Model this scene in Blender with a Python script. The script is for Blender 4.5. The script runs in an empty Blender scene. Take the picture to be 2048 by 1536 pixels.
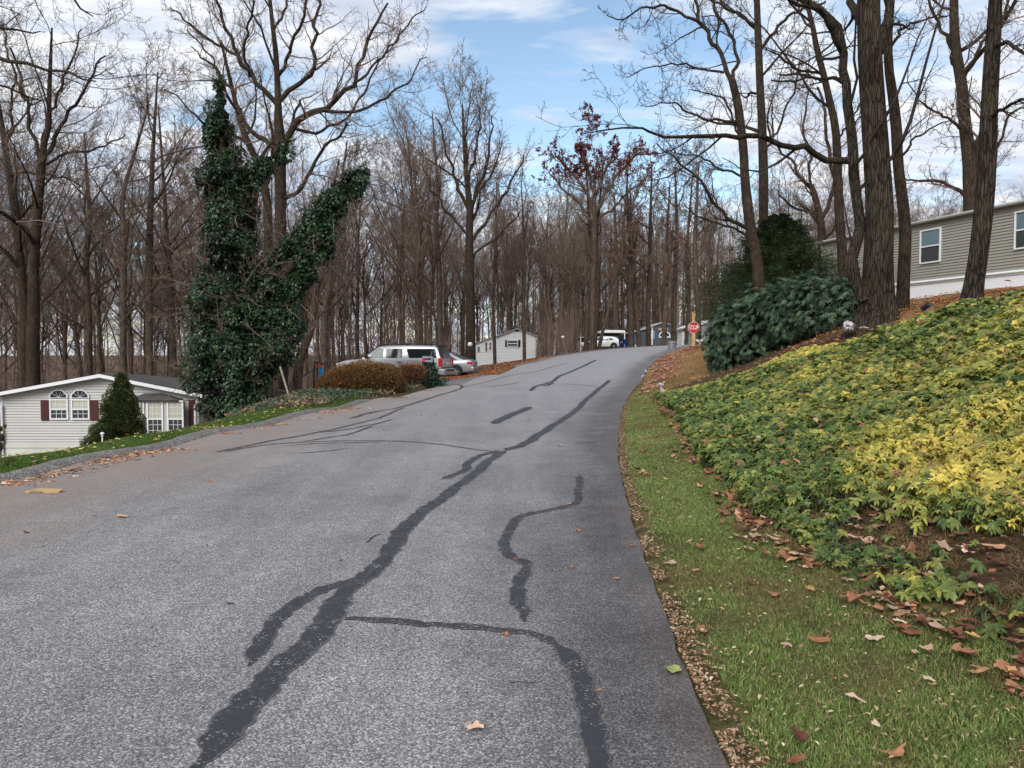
import bpy, math, random
import numpy as np
from mathutils import Vector, Matrix
R = math.radians
rs = np.random.RandomState(7)
scene = bpy.context.scene
COL = scene.collection

# ------------------------------------------------------------------ camera
F = 1540.0
EYE = np.array([0.0, 0.0, 1.6])
PITCH = math.atan(63 / F)
cam_d = bpy.data.cameras.new("camera")
cam_d.sensor_width = 36.0
cam_d.lens = F / 2048 * 36
cam_d.clip_start = 0.05
cam_d.clip_end = 3000
cam = bpy.data.objects.new("camera", cam_d)
cam.location = EYE
cam.rotation_euler = (math.pi / 2 - PITCH, 0, 0)
COL.objects.link(cam)
scene.camera = cam

def ray(px, py):
    u = (px - 1024) / F; v = (768 - py) / F
    c, s = math.cos(PITCH), math.sin(PITCH)
    return np.array([u, c + v * s, -s + v * c])

def at(px, py, Y):
    """world point on the sight line of a photo pixel at depth Y"""
    d = ray(px, py)
    return EYE + d * (Y / d[1])

# ------------------------------------------------------------------ road stations and terrain
ST = np.array([  # right x,y,z   left x,y,z
    [0.75, -9, 0, -7.2, -9, 0.0],
    [0.78, -4, 0, -7.1, -4, 0.0],
    [0.80, 0, 0, -6.95, 0, 0.0],
    [0.84, 3.03, 0, -6.75, 4, 0],
    [1.00, 5.5, 0, -6.55, 7, 0],
    [1.24, 8.19, 0, -6.3, 9.8, 0],
    [1.60, 11.5, 0, -5.85, 13, 0],
    [2.10, 15.1, 0, -5.4, 17, 0],
    [2.85, 20.0, 0, -4.8, 22, 0],
    [3.60, 24.4, 0.02, -4.0, 27, 0.03],
    [4.45, 28.5, .14, -2.95, 31.5, .2],
    [5.60, 33, .42, -1.7, 36, .48],
    [7.30, 40, 1.0, .4, 42.9, .86],
    [9.45, 46, 1.55, 2.7, 49.1, 1.3],
    [12.1, 52, 2.02, 5.8, 55.7, 1.68],
    [15.6, 57, 2.28, 9.5, 61.5, 1.97],
    [20, 61.5, 2.38, 14.5, 67, 2.17],
    [30, 68, 2.35, 25, 75, 2.2],
    [60, 84, 2.2, 56, 93, 2.1]])

def catmull(P, n):
    P = np.asarray(P, float)
    Q = np.vstack([2 * P[0] - P[1], P, 2 * P[-1] - P[-2]])
    out = []
    for i in range(1, len(Q) - 2):
        p0, p1, p2, p3 = Q[i - 1], Q[i], Q[i + 1], Q[i + 2]
        for t in np.arange(n) / n:
            out.append(.5 * ((2 * p1) + (-p0 + p2) * t + (2 * p0 - 5 * p1 + 4 * p2 - p3) * t * t + (-p0 + 3 * p1 - 3 * p2 + p3) * t ** 3))
    out.append(Q[-2])
    return np.array(out)

CTRL = [
    # right bank
    (1.95, 3, .08), (2.0, 6, .12), (2.35, 8.2, .13), (2.8, 11.5, .16), (3.4, 15, .18), (4.2, 20, .22), (4.7, 24, .28),
    (7.9, 16.5, 2.24), (8.3, 14, 2.42), (8.3, 12, 2.49), (8.0, 8, 2.5), (8, 3, 2.3), (8, -6, 2.1),
    (12, 12, 3.1), (12, 2, 3.0), (20, 10, 3.6), (15, 30, 3.62), (20, 25, 3.7), (14, 36, 3.3), (20, 42, 3.3), (30, 30, 4),
    (11, 24, 2.9), (11, 18, 2.95),
    (6.85, 27, .9), (7.5, 25, 1.25), (7.9, 22, 1.75), (7.86, 18.5, 2.15), (6.4, 30, .66), (8.3, 33, 1.35), (10.2, 38, 1.8),
    (11.3, 45, 1.95), (12.7, 52, 2.12), (16, 50, 2.5), (22, 56, 2.7), (35, 60, 2.8), (14, 44, 2.3),
    # left verge, lawn crest and the drop to the house
    (-8.0, 4, .08), (-7.75, 8, .07), (-7.4, 11.2, .06), (-6.9, 14.5, .05), (-6.5, 19, .04), (-6.1, 22, .06),
    (-9.6, 11, -.55), (-9.2, 14.5, -.5), (-8.6, 19, -.4), (-12, 15, -1.2), (-14, 20, -1.9), (-10.5, 24, -.95), (-12, 5, -1.0),
    (-16, 30, -2.55), (-22, 32, -2.85), (-13, 32, -1.9), (-10.2, 29, -1.15), (-20, 22, -2.4), (-25, 10, -2.7), (-16, 45, -2.9), (-25, 50, -3.6),
    (-5.6, 25.5, .22), (-6.8, 25.5, .25), (-5.0, 28.5, .1), (-6.5, 29, -.05), (-8.6, 25, -.35), (-8.5, 31, -.8),
    (-3.4, 33.5, .12), (-5.5, 34, .0), (-8.5, 36, -.5),
    (-3, 38.5, .10), (-6, 39.5, .03), (-3, 43, .12), (-3, 47, .2), (-9, 42, -.15), (-6, 47.5, 0.1), (-12, 42, -1.2), (-1.2, 44, .5),
    (-1, 55, .75), (-8, 60, -.3), (1, 72, .25), (-3, 70, .0), (-9, 75, -.8), (5, 70, 1.1), (8.5, 66, 1.7),
    (10.6, 90, 1.95), (17, 105, 2.45), (17, 80, 2.2), (24, 100, 2.6), (3, 92, 1.0), (38, 100, 2.8), (24, 76, 2.4),
    (-30, 80, -5), (-60, 40, -5), (-45, 110, -6), (-10, 120, -3), (-100, 100, -8), (0, 220, -4), (60, 200, 2),
    (-160, 260, -7), (-160, 20, -8), (-10, 260, -5), (160, 260, 3), (160, 60, 8), (-85, 180, -8), (-60, 80, -7), (60, 60, 4), (60, 10, 6), (-40, -10, -4), (30, -20, 5), (-5, -30, 0), (3, -30, .3),
]
cp = [list(p) for p in CTRL]
for s in ST:
    cp.append([s[0], s[1], s[2]]); cp.append([s[3], s[4], s[5]])
    cp.append([(s[0] + s[3]) / 2, (s[1] + s[4]) / 2, (s[2] + s[5]) / 2 + .04])
cp = np.array(cp)

def _phi(r):
    r = np.maximum(r, 1e-9)
    return r * r * np.log(r)
S_ = 20.0
_n = len(cp)
_A = np.zeros((_n + 3, _n + 3))
_d = np.linalg.norm(cp[:, None, :2] - cp[None, :, :2], axis=2) / S_
_A[:_n, :_n] = _phi(_d) + np.eye(_n) * 1e-5
_A[:_n, _n] = 1; _A[:_n, _n + 1:] = cp[:, :2] / S_
_A[_n, :_n] = 1; _A[_n + 1:, :_n] = cp[:, :2].T / S_
_w = np.linalg.solve(_A, np.concatenate([cp[:, 2], [0, 0, 0]]))

def T(x, y):
    x = np.asarray(x, float); y = np.asarray(y, float)
    sh = x.shape
    xf = np.clip(x.ravel(), -160, 160); yf = np.clip(y.ravel(), -60, 260)
    out = np.empty_like(xf)
    for i in range(0, len(xf), 20000):
        a = xf[i:i + 20000, None] / S_; b = yf[i:i + 20000, None] / S_
        r2 = (a - cp[None, :, 0] / S_) ** 2 + (b - cp[None, :, 1] / S_) ** 2
        r2 = np.maximum(r2, 1e-14)
        out[i:i + 20000] = (.5 * r2 * np.log(r2)) @ _w[:_n] + _w[_n] + a[:, 0] * _w[_n + 1] + b[:, 0] * _w[_n + 2]
    return out.reshape(sh)

RD = catmull(ST, 12)
EDGE_R = RD[:, :3]; EDGE_L = RD[:, 3:]
def xr(y): return np.interp(y, EDGE_R[:, 1], EDGE_R[:, 0])
def xl(y): return np.interp(y, EDGE_L[:, 1], EDGE_L[:, 0])

def _on(x, y):
    return float(T(np.array([x]), np.array([y]))[0])

_ts = np.concatenate([np.arange(1.5, 40, .04), np.arange(40, 130, .2)])
def G(px, py):
    """where the sight line of a photo pixel meets the ground"""
    d = ray(px, py); d = d / d[1]
    P = EYE[None] + d[None] * _ts[:, None]
    h = P[:, 2] - T(P[:, 0], P[:, 1])
    k = np.argmax(h < 0)
    if k == 0: k = len(h) - 1
    a = h[k - 1] / max(h[k - 1] - h[k], 1e-9)
    return P[k - 1] * (1 - a) + P[k] * a

def vnoise(x, y, sc=1.0, seed=0):
    """value noise 0..1, vectorised"""
    x = np.asarray(x) / sc + 137.3 * seed; y = np.asarray(y) / sc + 71.7 * seed
    xi = np.floor(x).astype(np.int64); yi = np.floor(y).astype(np.int64)
    xf = x - xi; yf = y - yi
    xf = xf * xf * (3 - 2 * xf); yf = yf * yf * (3 - 2 * yf)
    def h(a, b):
        n = (a * 374761393 + b * 668265263 + seed * 974711) & 0x7fffffff
        n = ((n ^ (n >> 13)) * 1274126177) & 0x7fffffff
        return ((n ^ (n >> 16)) & 0xffff) / 65535.0
    return (h(xi, yi) * (1 - xf) + h(xi + 1, yi) * xf) * (1 - yf) + (h(xi, yi + 1) * (1 - xf) + h(xi + 1, yi + 1) * xf) * yf
def fnoise(x, y, sc=1.0, seed=0):
    return (vnoise(x, y, sc, seed) * .55 + vnoise(x, y, sc / 2.1, seed + 1) * .3 + vnoise(x, y, sc / 4.3, seed + 2) * .15)

# ------------------------------------------------------------------ geometry accumulator
class Geo:
    def __init__(s): s.v = []; s.n = 0; s.f = []; s.c = []; s.mi = []
    def add(s, V, Fa, C=None, mi=0):
        V = np.asarray(V, float).reshape(-1, 3)
        Fa = np.asarray(Fa, np.int64)
        s.v.append(V); s.f.append(Fa + s.n); s.n += len(V)
        s.mi.append(np.full(len(Fa), mi, np.int32))
        if C is None: C = np.ones((len(V), 3)) * .5
        C = np.asarray(C, float)
        if C.ndim == 1: C = np.tile(C, (len(V), 1))
        s.c.append(C)
        return s
    def box(s, x0, x1, y0, y1, z0, z1, mi=0, C=None):
        V = [(x0, y0, z0), (x1, y0, z0), (x1, y1, z0), (x0, y1, z0), (x0, y0, z1), (x1, y0, z1), (x1, y1, z1), (x0, y1, z1)]
        Fa = [(0, 3, 2, 1), (4, 5, 6, 7), (0, 1, 5, 4), (1, 2, 6, 5), (2, 3, 7, 6), (3, 0, 4, 7)]
        return s.add(V, Fa, C, mi)
    def prism(s, pts, y0, y1, mi=0, C=None):
        """convex polygon in xz swept along y"""
        n = len(pts)
        V = [(p[0], y0, p[1]) for p in pts] + [(p[0], y1, p[1]) for p in pts]
        s.add(V, [(i, (i + 1) % n, n + (i + 1) % n, n + i) for i in range(n)], C, mi)
        s.add(V, [tuple(range(n))[::-1]], C, mi); s.add(V, [tuple(range(n, 2 * n))], C, mi)
        return s
    def tube(s, P, r, sides=8, cap=True, mi=0, C=None):
        P = np.asarray(P, float)[None]; r = np.broadcast_to(np.asarray(r, float), (P.shape[1],))[None]
        V, Q = tubes(P, r, sides)
        s.add(V, Q, C, mi)
        if cap:
            n = len(V)
            s.add(V[:sides], [tuple(range(sides))[::-1]], C, mi); s.add(V[n - sides:], [tuple(range(sides))], C, mi)
        return s
    def lathe(s, prof, sides=16, cx=0, cy=0, mi=0, C=None):
        a = np.arange(sides) / sides * 2 * math.pi
        V = np.array([[cx + r * math.cos(t), cy + r * math.sin(t), z] for r, z in prof for t in a])
        Q = []
        for k in range(len(prof) - 1):
            for i in range(sides):
                j = (i + 1) % sides
                Q.append((k * sides + i, k * sides + j, (k + 1) * sides + j, (k + 1) * sides + i))
        return s.add(V, Q, C, mi)
    def build(s, name, mats, parent=None, smooth=False, loc=None):
        me = bpy.data.meshes.new(name)
        V = np.concatenate(s.v) if s.v else np.zeros((0, 3))
        me.vertices.add(len(V)); me.vertices.foreach_set('co', V.astype(np.float32).ravel())
        loops = np.concatenate([f.ravel() for f in s.f]); tot = np.concatenate([np.full(len(f), f.shape[1]) for f in s.f])
        me.loops.add(len(loops)); me.loops.foreach_set('vertex_index', loops.astype(np.int32))
        me.polygons.add(len(tot))
        st = np.concatenate([[0], np.cumsum(tot)[:-1]])
        me.polygons.foreach_set('loop_start', st.astype(np.int32))
        try: me.polygons.foreach_set('loop_total', tot.astype(np.int32))
        except Exception: pass
        me.polygons.foreach_set('material_index', np.concatenate(s.mi))
        me.polygons.foreach_set('use_smooth', np.full(len(tot), smooth, dtype=bool))
        me.update(calc_edges=True)
        C = np.concatenate(s.c)
        at_ = me.color_attributes.new('Col', 'FLOAT_COLOR', 'POINT')
        at_.data.foreach_set('color', np.hstack([C, np.ones((len(C), 1))]).astype(np.float32).ravel())
        if not isinstance(mats, (list, tuple)): mats = [mats]
        for m in mats: me.materials.append(m)
        ob = bpy.data.objects.new(name, me)
        COL.objects.link(ob)
        if parent is not None: ob.parent = parent
        if loc is not None: ob.location = loc
        return ob

def tubes(P, Rr, sides):
    """P (N,n,3), Rr (N,n) -> verts, quads"""
    N, n, _ = P.shape
    Tn = np.empty_like(P)
    Tn[:, 1:-1] = P[:, 2:] - P[:, :-2]; Tn[:, 0] = P[:, 1] - P[:, 0]; Tn[:, -1] = P[:, -1] - P[:, -2]
    Tn /= np.linalg.norm(Tn, axis=2, keepdims=True) + 1e-9
    m = Tn.mean(1)
    ref = np.where(np.abs(m[:, 2:3]) < .8, np.array([[0, 0, 1.]]), np.array([[1., 0, 0]]))
    a = np.cross(Tn, ref[:, None, :]); a /= np.linalg.norm(a, axis=2, keepdims=True) + 1e-9
    b = np.cross(Tn, a)
    th = np.arange(sides) / sides * 2 * math.pi
    V = P[:, :, None, :] + Rr[:, :, None, None] * (a[:, :, None, :] * np.cos(th)[None, None, :, None] + b[:, :, None, :] * np.sin(th)[None, None, :, None])
    V = V.reshape(-1, 3)
    base = (np.arange(N) * n * sides)[:, None, None]
    k = (np.arange(n - 1) * sides)[None, :, None]
    i = np.arange(sides)[None, None, :]; j = (i + 1) % sides
    Q = np.stack([base + k + i, base + k + sides + i, base + k + sides + j, base + k + j], -1).reshape(-1, 4)
    return V, Q

# ------------------------------------------------------------------ tagging
def empty(name, loc=(0, 0, 0), rz=0, s=1):
    o = bpy.data.objects.new(name, None); COL.objects.link(o)
    o.location = loc; o.rotation_euler = (0, 0, rz); o.scale = (s, s, s); o.empty_display_size = .2
    return o
def tag(o, label=None, cat=None, group=None, kind=None):
    if label: o['label'] = label
    if cat: o['category'] = cat
    if group: o['group'] = group
    if kind: o['kind'] = kind
    return o
def copy_tree(o, parent=None):
    c = o.copy(); COL.objects.link(c); c.parent = parent
    for ch in list(o.children): copy_tree(ch, c)
    return c

# ------------------------------------------------------------------ materials
class NT:
    def __init__(s, mat):
        mat.use_nodes = True
        s.t = mat.node_tree; s.t.nodes.clear()
        s.out = s.t.nodes.new('ShaderNodeOutputMaterial')
    def n(s, typ, ins=None, **kw):
        nd = s.t.nodes.new(typ)
        for k, v in kw.items(): setattr(nd, k, v)
        for k, v in (ins or {}).items(): s.put(nd.inputs[k], v)
        return nd
    def put(s, sock, v):
        if isinstance(v, bpy.types.NodeSocket): s.t.links.new(v, sock)
        elif isinstance(v, (tuple, list)) and sock.type == 'RGBA': sock.default_value = (*v[:3], 1)
        else: sock.default_value = v
    def obj(s): return s.n('ShaderNodeTexCoord').outputs['Object']
    def pos(s): return s.n('ShaderNodeNewGeometry').outputs['Position']
    def mapping(s, vec, scale=(1, 1, 1), loc=(0, 0, 0)):
        return s.n('ShaderNodeMapping', {'Vector': vec, 'Scale': scale, 'Location': loc}).outputs[0]
    def noise(s, vec, scale, detail=4, rough=.55, dist=0):
        return s.n('ShaderNodeTexNoise', {'Vector': vec, 'Scale': scale, 'Detail': detail, 'Roughness': rough, 'Distortion': dist}).outputs['Fac']
    def voro(s, vec, scale, feature='F1', out='Distance'):
        return s.n('ShaderNodeTexVoronoi', {'Vector': vec, 'Scale': scale}, feature=feature).outputs[out]
    def ramp(s, fac, stops):
        nd = s.n('ShaderNodeValToRGB', {'Fac': fac})
        cr = nd.color_ramp
        while len(cr.elements) > 1: cr.elements.remove(cr.elements[-1])
        cr.elements[0].position = stops[0][0]; cr.elements[0].color = (*stops[0][1], 1) if not isinstance(stops[0][1], float) else (stops[0][1],) * 3 + (1,)
        for p, c in stops[1:]:
            e = cr.elements.new(p); e.color = (*c, 1) if not isinstance(c, float) else (c, c, c, 1)
        return nd.outputs['Color']
    def mix(s, fac, a, b, mode='MIX'):
        nd = s.n('ShaderNodeMix', data_type='RGBA', blend_type=mode)
        s.put(nd.inputs['Factor'], fac); s.put(nd.inputs['A'], a) if False else None
        s.put(nd.inputs[6], a); s.put(nd.inputs[7], b)
        return nd.outputs[2]
    def math(s, op, a, b=0.0, c=None, clamp=False):
        nd = s.n('ShaderNodeMath', operation=op, use_clamp=clamp)
        s.put(nd.inputs[0], a); s.put(nd.inputs[1], b)
        if c is not None: s.put(nd.inputs[2], c)
        return nd.outputs[0]
    def attr(s, name='Col'):
        return s.n('ShaderNodeAttribute', attribute_name=name)
    def sep(s, v):
        return s.n('ShaderNodeSeparateXYZ', {'Vector': v}).outputs
    def bump(s, h, strength=.5, dist=.01):
        return s.n('ShaderNodeBump', {'Height': h, 'Strength': strength, 'Distance': dist}).outputs[0]
    def bsdf(s, color, rough=.8, normal=None, metal=0.0, spec=.3, **ins):
        d = {'Base Color': color, 'Roughness': rough, 'Metallic': metal, 'Specular IOR Level': spec}
        d.update(ins)
        nd = s.n('ShaderNodeBsdfPrincipled', d)
        if normal is not None: s.put(nd.inputs['Normal'], normal)
        s.t.links.new(nd.outputs[0], s.out.inputs[0])
        return nd
def M(name): return bpy.data.materials.new(name)
def plain(name, col, rough=.7, metal=0.0, spec=.3, var=.12, sc=6, bump=0, **ins):
    m = M(name); t = NT(m)
    o = t.obj(); nz = t.noise(o, sc, 5, .6)
    dark = tuple(c * (1 - var) for c in col); lite = tuple(min(1, c * (1 + var)) for c in col)
    c = t.mix(nz, dark, lite)
    t.bsdf(c, rough, t.bump(t.noise(o, sc * 8, 3), bump, .005) if bump else None, metal, spec, **ins)
    return m
def mat_asphalt():
    m = M('asphalt'); t = NT(m); p = t.pos()
    col = t.attr().outputs['Color']; sp = t.sep(col)   # R dirt left, G dark right, B distance-along tone
    v1 = t.n('ShaderNodeTexVoronoi', {'Vector': p, 'Scale': 95.0, 'Randomness': 1.0}); 
    stone = t.sep(t.n('ShaderNodeSeparateColor', {'Color': v1.outputs['Color']}).outputs[0] if False else v1.outputs['Color'])[0]
    v2 = t.n('ShaderNodeTexVoronoi', {'Vector': p, 'Scale': 230.0}); s2 = t.sep(v2.outputs['Color'])[1]
    base = t.ramp(stone, [(0, (.06, .061, .066)), (.4, (.165, .166, .174)), (.68, (.29, .29, .30)), (.9, (.50, .49, .485)), (1, (.70, .68, .66))])
    fine = t.ramp(s2, [(0, (.08, .08, .085)), (.6, (.225, .227, .237)), (1, (.42, .42, .42))])
    c = t.mix(.58, base, fine)
    gap = t.ramp(v1.outputs['Distance'], [(0.3, (1., 1., 1.)), (.75, (.42, .42, .45))])
    c = t.mix(1.0, c, gap, 'MULTIPLY')
    big = t.ramp(t.noise(p, .55, 6, .62, .4), [(.3, (.78, .78, .80)), (.5, (1.0, 1.0, 1.0)), (.7, (1.2, 1.2, 1.2))])
    c = t.mix(1.0, c, big, 'MULTIPLY')
    mid = t.ramp(t.noise(p, 6, 5, .7), [(.3, (.87, .87, .88)), (.7, (1.12, 1.12, 1.11))])
    c = t.mix(1.0, c, mid, 'MULTIPLY')
    # worn wheel streaks, stains and hairline cracks
    c = t.mix(1.0, c, t.ramp(t.noise(t.mapping(p, (1.3, .09, 1)), 1.5, 5, .6), [(.35, (.86, .86, .88)), (.65, (1.13, 1.13, 1.12))]), 'MULTIPLY')
    stn = t.ramp(t.noise(p, 1.7, 6, .72, .6), [(.60, 0.0), (.72, .5)])
    c = t.mix(stn, c, t.mix(1.0, c, (.55, .52, .5), 'MULTIPLY'))
    wv = t.n('ShaderNodeVectorMath', {0: p, 1: t.n('ShaderNodeVectorMath', {0: t.n('ShaderNodeTexNoise', {'Vector': p, 'Scale': 2.2, 'Detail': 5.0}).outputs['Color'], 1: (.55, .55, .0)}, operation='MULTIPLY').outputs[0]}, operation='ADD').outputs[0]
    de = t.voro(t.mapping(wv, (1, .6, 0)), .75, 'DISTANCE_TO_EDGE')
    hc = t.math('MULTIPLY', t.ramp(de, [(.0, 1.0), (.006, .8), (.011, 0.0)]), t.ramp(t.noise(p, .5, 3), [(.64, 0.0), (.72, .6)]))
    c = t.mix(hc, c, (.05, .05, .052))
    c = t.mix(1.0, c, (1.20, 1.15, 1.09), 'MULTIPLY')
    # dirt, darker right strip, lighter far tone
    st = t.noise(t.mapping(p, (1.6, .35, 1)), 1.6, 6, .65, .3)
    dn = t.math('MULTIPLY', t.ramp(st, [(.35, .35), (.62, 1.0)]), sp[0], clamp=True)
    c = t.mix(dn, c, t.mix(t.noise(p, 40, 4, .7), (.12, .09, .07), (.33, .245, .19)))
    sn = t.math('MULTIPLY', t.ramp(t.noise(p, 1.3, 6, .65), [(.25, .55), (.6, 1.0)]), sp[1], clamp=True)
    c = t.mix(sn, c, t.mix(1.0, c, (.36, .34, .34), 'MULTIPLY'))
    far = sp[2]
    c = t.mix(far, c, t.mix(t.noise(t.mapping(p, (1, .3, 1)), 2.5, 6, .7), (.23, .23, .243), (.33, .332, .348)))
    h = t.math('MULTIPLY', v1.outputs['Distance'], -1.0)
    t.bsdf(c, .72, t.bump(h, .5, .006), spec=.35)
    return m

def mat_sealer():
    m = M('crack_sealer'); t = NT(m); p = t.pos()
    n1 = t.noise(p, 9, 6, .7); v = t.n('ShaderNodeTexVoronoi', {'Vector': p, 'Scale': 110.0}); s = t.sep(v.outputs['Color'])[0]
    c = t.mix(n1, (.013, .013, .016), (.044, .045, .052))
    grit = t.ramp(s, [(.86, 0.0), (.93, 1.0)])
    gm = t.math('MULTIPLY', grit, t.ramp(t.noise(p, 5, 4), [(.42, 0.0), (.62, 1.0)]))
    c = t.mix(gm, c, (.27, .26, .25))
    c = t.mix(t.attr().outputs['Fac'], (.15, .152, .165), c)
    t.bsdf(c, t.ramp(n1, [(.35, .5), (.6, .85)]), t.bump(t.math('ADD', n1, t.math('MULTIPLY', gm, .3)), .5, .012), spec=.4)
    return m

def mat_ground():
    m = M('ground_soil'); t = NT(m); p = t.pos()
    col = t.attr().outputs['Color']
    n1 = t.noise(p, 22, 6, .75); n2 = t.noise(p, 3.1, 5, .65); n3 = t.noise(p, 90, 4, .75)
    c = t.mix(1.0, col, t.ramp(n1, [(.25, (.45, .45, .45)), (.5, (.95, .95, .95)), (.75, (1.55, 1.5, 1.42))]), 'MULTIPLY')
    c = t.mix(1.0, c, t.ramp(n2, [(.3, (.72, .75, .72)), (.7, (1.25, 1.2, 1.15))]), 'MULTIPLY')
    c = t.mix(1.0, c, t.ramp(n3, [(.3, (.65, .65, .65)), (.7, (1.3, 1.28, 1.25))]), 'MULTIPLY')
    t.bsdf(c, .95, t.bump(t.math('ADD', n1, n3), .9, .03), spec=.1)
    return m

def mat_kerb():
    m = M('asphalt_kerb'); t = NT(m); p = t.pos()
    v = t.n('ShaderNodeTexVoronoi', {'Vector': p, 'Scale': 60.0}); s = t.sep(v.outputs['Color'])[0]
    c = t.ramp(s, [(0, (.06, .056, .053)), (.5, (.16, .15, .143)), (.9, (.30, .285, .27)), (1, (.42, .40, .38))])
    c = t.mix(t.ramp(t.noise(p, 2.2, 5, .7), [(.5, 0.0), (.7, .6)]), c, (.085, .09, .045))
    c = t.mix(t.ramp(t.noise(p, 5, 5, .7), [(.5, 0.0), (.7, .6)]), c, (.16, .12, .09))
    t.bsdf(c, .9, t.bump(t.math('ADD', s, t.noise(p, 12, 5)), .8, .02), spec=.15)
    return m

def mat_bark(name, c0, c1, moss=.0, sc=1.0, bump=.8, bd=.02):
    m = M(name); t = NT(m); p = t.obj()
    q = t.mapping(p, (1, 1, .07))
    n = t.noise(q, 16 * sc, 7, .72, .35)
    v = t.n('ShaderNodeTexVoronoi', {'Vector': t.mapping(t.n('ShaderNodeVectorMath', {0: p, 1: t.n('ShaderNodeVectorMath', {0: t.n('ShaderNodeTexNoise', {'Vector': p, 'Scale': 3.0}).outputs['Color'], 1: (.10, .10, .3)}, operation='MULTIPLY').outputs[0]}, operation='ADD').outputs[0], (1, 1, .11)), 'Scale': 15.0 * sc}, feature='DISTANCE_TO_EDGE').outputs['Distance']
    de = t.math('MULTIPLY', t.ramp(v, [(.0, 0.0), (.10, .45), (.3, .62)]), 1.0)
    h = t.math('ADD', t.math('MULTIPLY', n, .6), t.math('MULTIPLY', de, .55))
    c = t.ramp(h, [(.28, tuple(x * .4 for x in c0)), (.5, c0), (.72, c1), (.95, tuple(min(1, x * 1.35) for x in c1))])
    c = t.mix(1.0, c, t.ramp(t.noise(p, 1.3, 5, .6), [(.3, (.72, .72, .72)), (.7, (1.25, 1.22, 1.18))]), 'MULTIPLY')
    if moss:
        mm = t.ramp(t.noise(p, 2.4, 6, .7), [(.5, 0.0), (.68, moss)])
        c = t.mix(mm, c, (.1, .105, .05))
    t.bsdf(c, .95, t.bump(h, bump, bd), spec=.1)
    return m

def mat_leaf(name, rough=.5, spec=.35, trans=.25, var=.25, sc=20):
    m = M(name); t = NT(m); col = t.attr().outputs['Color']; p = t.pos()
    c = t.mix(1.0, col, t.ramp(t.noise(p, sc, 3), [(.3, (1 - var,) * 3), (.7, (1 + var,) * 3)]), 'MULTIPLY')
    b = t.bsdf(c, rough, None, spec=spec)
    if trans:
        tr = t.n('ShaderNodeBsdfTranslucent', {'Color': c})
        mx = t.n('ShaderNodeMixShader', {'Fac': trans})
        t.t.links.new(b.outputs[0], mx.inputs[1]); t.t.links.new(tr.outputs[0], mx.inputs[2])
        t.t.links.new(mx.outputs[0], t.out.inputs[0])
    return m

def mat_siding(name, col, dirt=.12):
    m = M(name); t = NT(m); p = t.obj()
    n = t.noise(t.mapping(p, (.6, .6, 3)), 2.2, 6, .65)
    c = t.mix(n, tuple(x * (1 - dirt) for x in col), tuple(min(1, x * (1 + dirt * .4)) for x in col))
    st = t.ramp(t.noise(t.mapping(p, (3, 3, .25)), 3, 5, .7), [(.5, 0.0), (.75, .18)])
    c = t.mix(st, c, tuple(x * .55 for x in col))
    t.bsdf(c, .55, t.bump(t.noise(t.mapping(p, (1, 1, 14)), 30, 3), .12, .002), spec=.35)
    return m

def mat_glass(name, col=(.02, .024, .028), rough=.04, refl=.7):
    m = M(name); t = NT(m)
    n = t.noise(t.obj(), .8, 3)
    t.bsdf(t.mix(n, col, tuple(x * 1.6 for x in col)), rough, t.bump(t.noise(t.obj(), 1.1, 2), .04, .02), spec=refl)
    return m

def mat_shingle(name, col):
    m = M(name); t = NT(m); p = t.obj()
    b = t.n('ShaderNodeTexBrick', {'Vector': p, 'Scale': 3.2, 'Color1': (*[x * .8 for x in col], 1), 'Color2': (*[x * 1.25 for x in col], 1), 'Mortar': (*[x * .4 for x in col], 1), 'Mortar Size': .012})
    c = t.mix(.5, b.outputs[0], t.mix(t.noise(p, 60, 3), tuple(x * .6 for x in col), tuple(x * 1.5 for x in col)))
    c = t.mix(t.ramp(t.noise(p, 1.2, 5), [(.45, 0.0), (.7, .5)]), c, tuple(x * .5 for x in col))
    t.bsdf(c, .95, None, spec=.1)
    return m

def mat_paint(name, col, rough=.28, metal=.35, dirt=.15):
    m = M(name); t = NT(m); p = t.obj(); z = t.sep(p)[2]
    n = t.noise(p, 1.7, 5, .6)
    c = t.mix(n, tuple(x * .93 for x in col), col)
    low = t.math('MULTIPLY', t.ramp(z, [(.25, 1.0), (.75, 0.0)]), t.math('ADD', .35, t.noise(p, 7, 4)), clamp=True)
    c = t.mix(t.math('MULTIPLY', low, dirt * 2), c, (.16, .14, .12))
    t.bsdf(c, t.math('ADD', rough, t.math('MULTIPLY', n, .12)), None, metal, .5, **{'Coat Weight': .5, 'Coat Roughness': .08})
    return m

def mat_rock():
    m = M('pale_rock'); t = NT(m); p = t.obj()
    c = t.ramp(t.noise(p, 24, 5, .75), [(.40, (.03, .028, .03)), (.48, (.30, .27, .28)), (.56, (.62, .60, .62)), (.7, (.74, .72, .74))])
    t.bsdf(c, .85, t.bump(t.noise(p, 30, 4), .8, .02), spec=.2)
    return m

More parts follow.
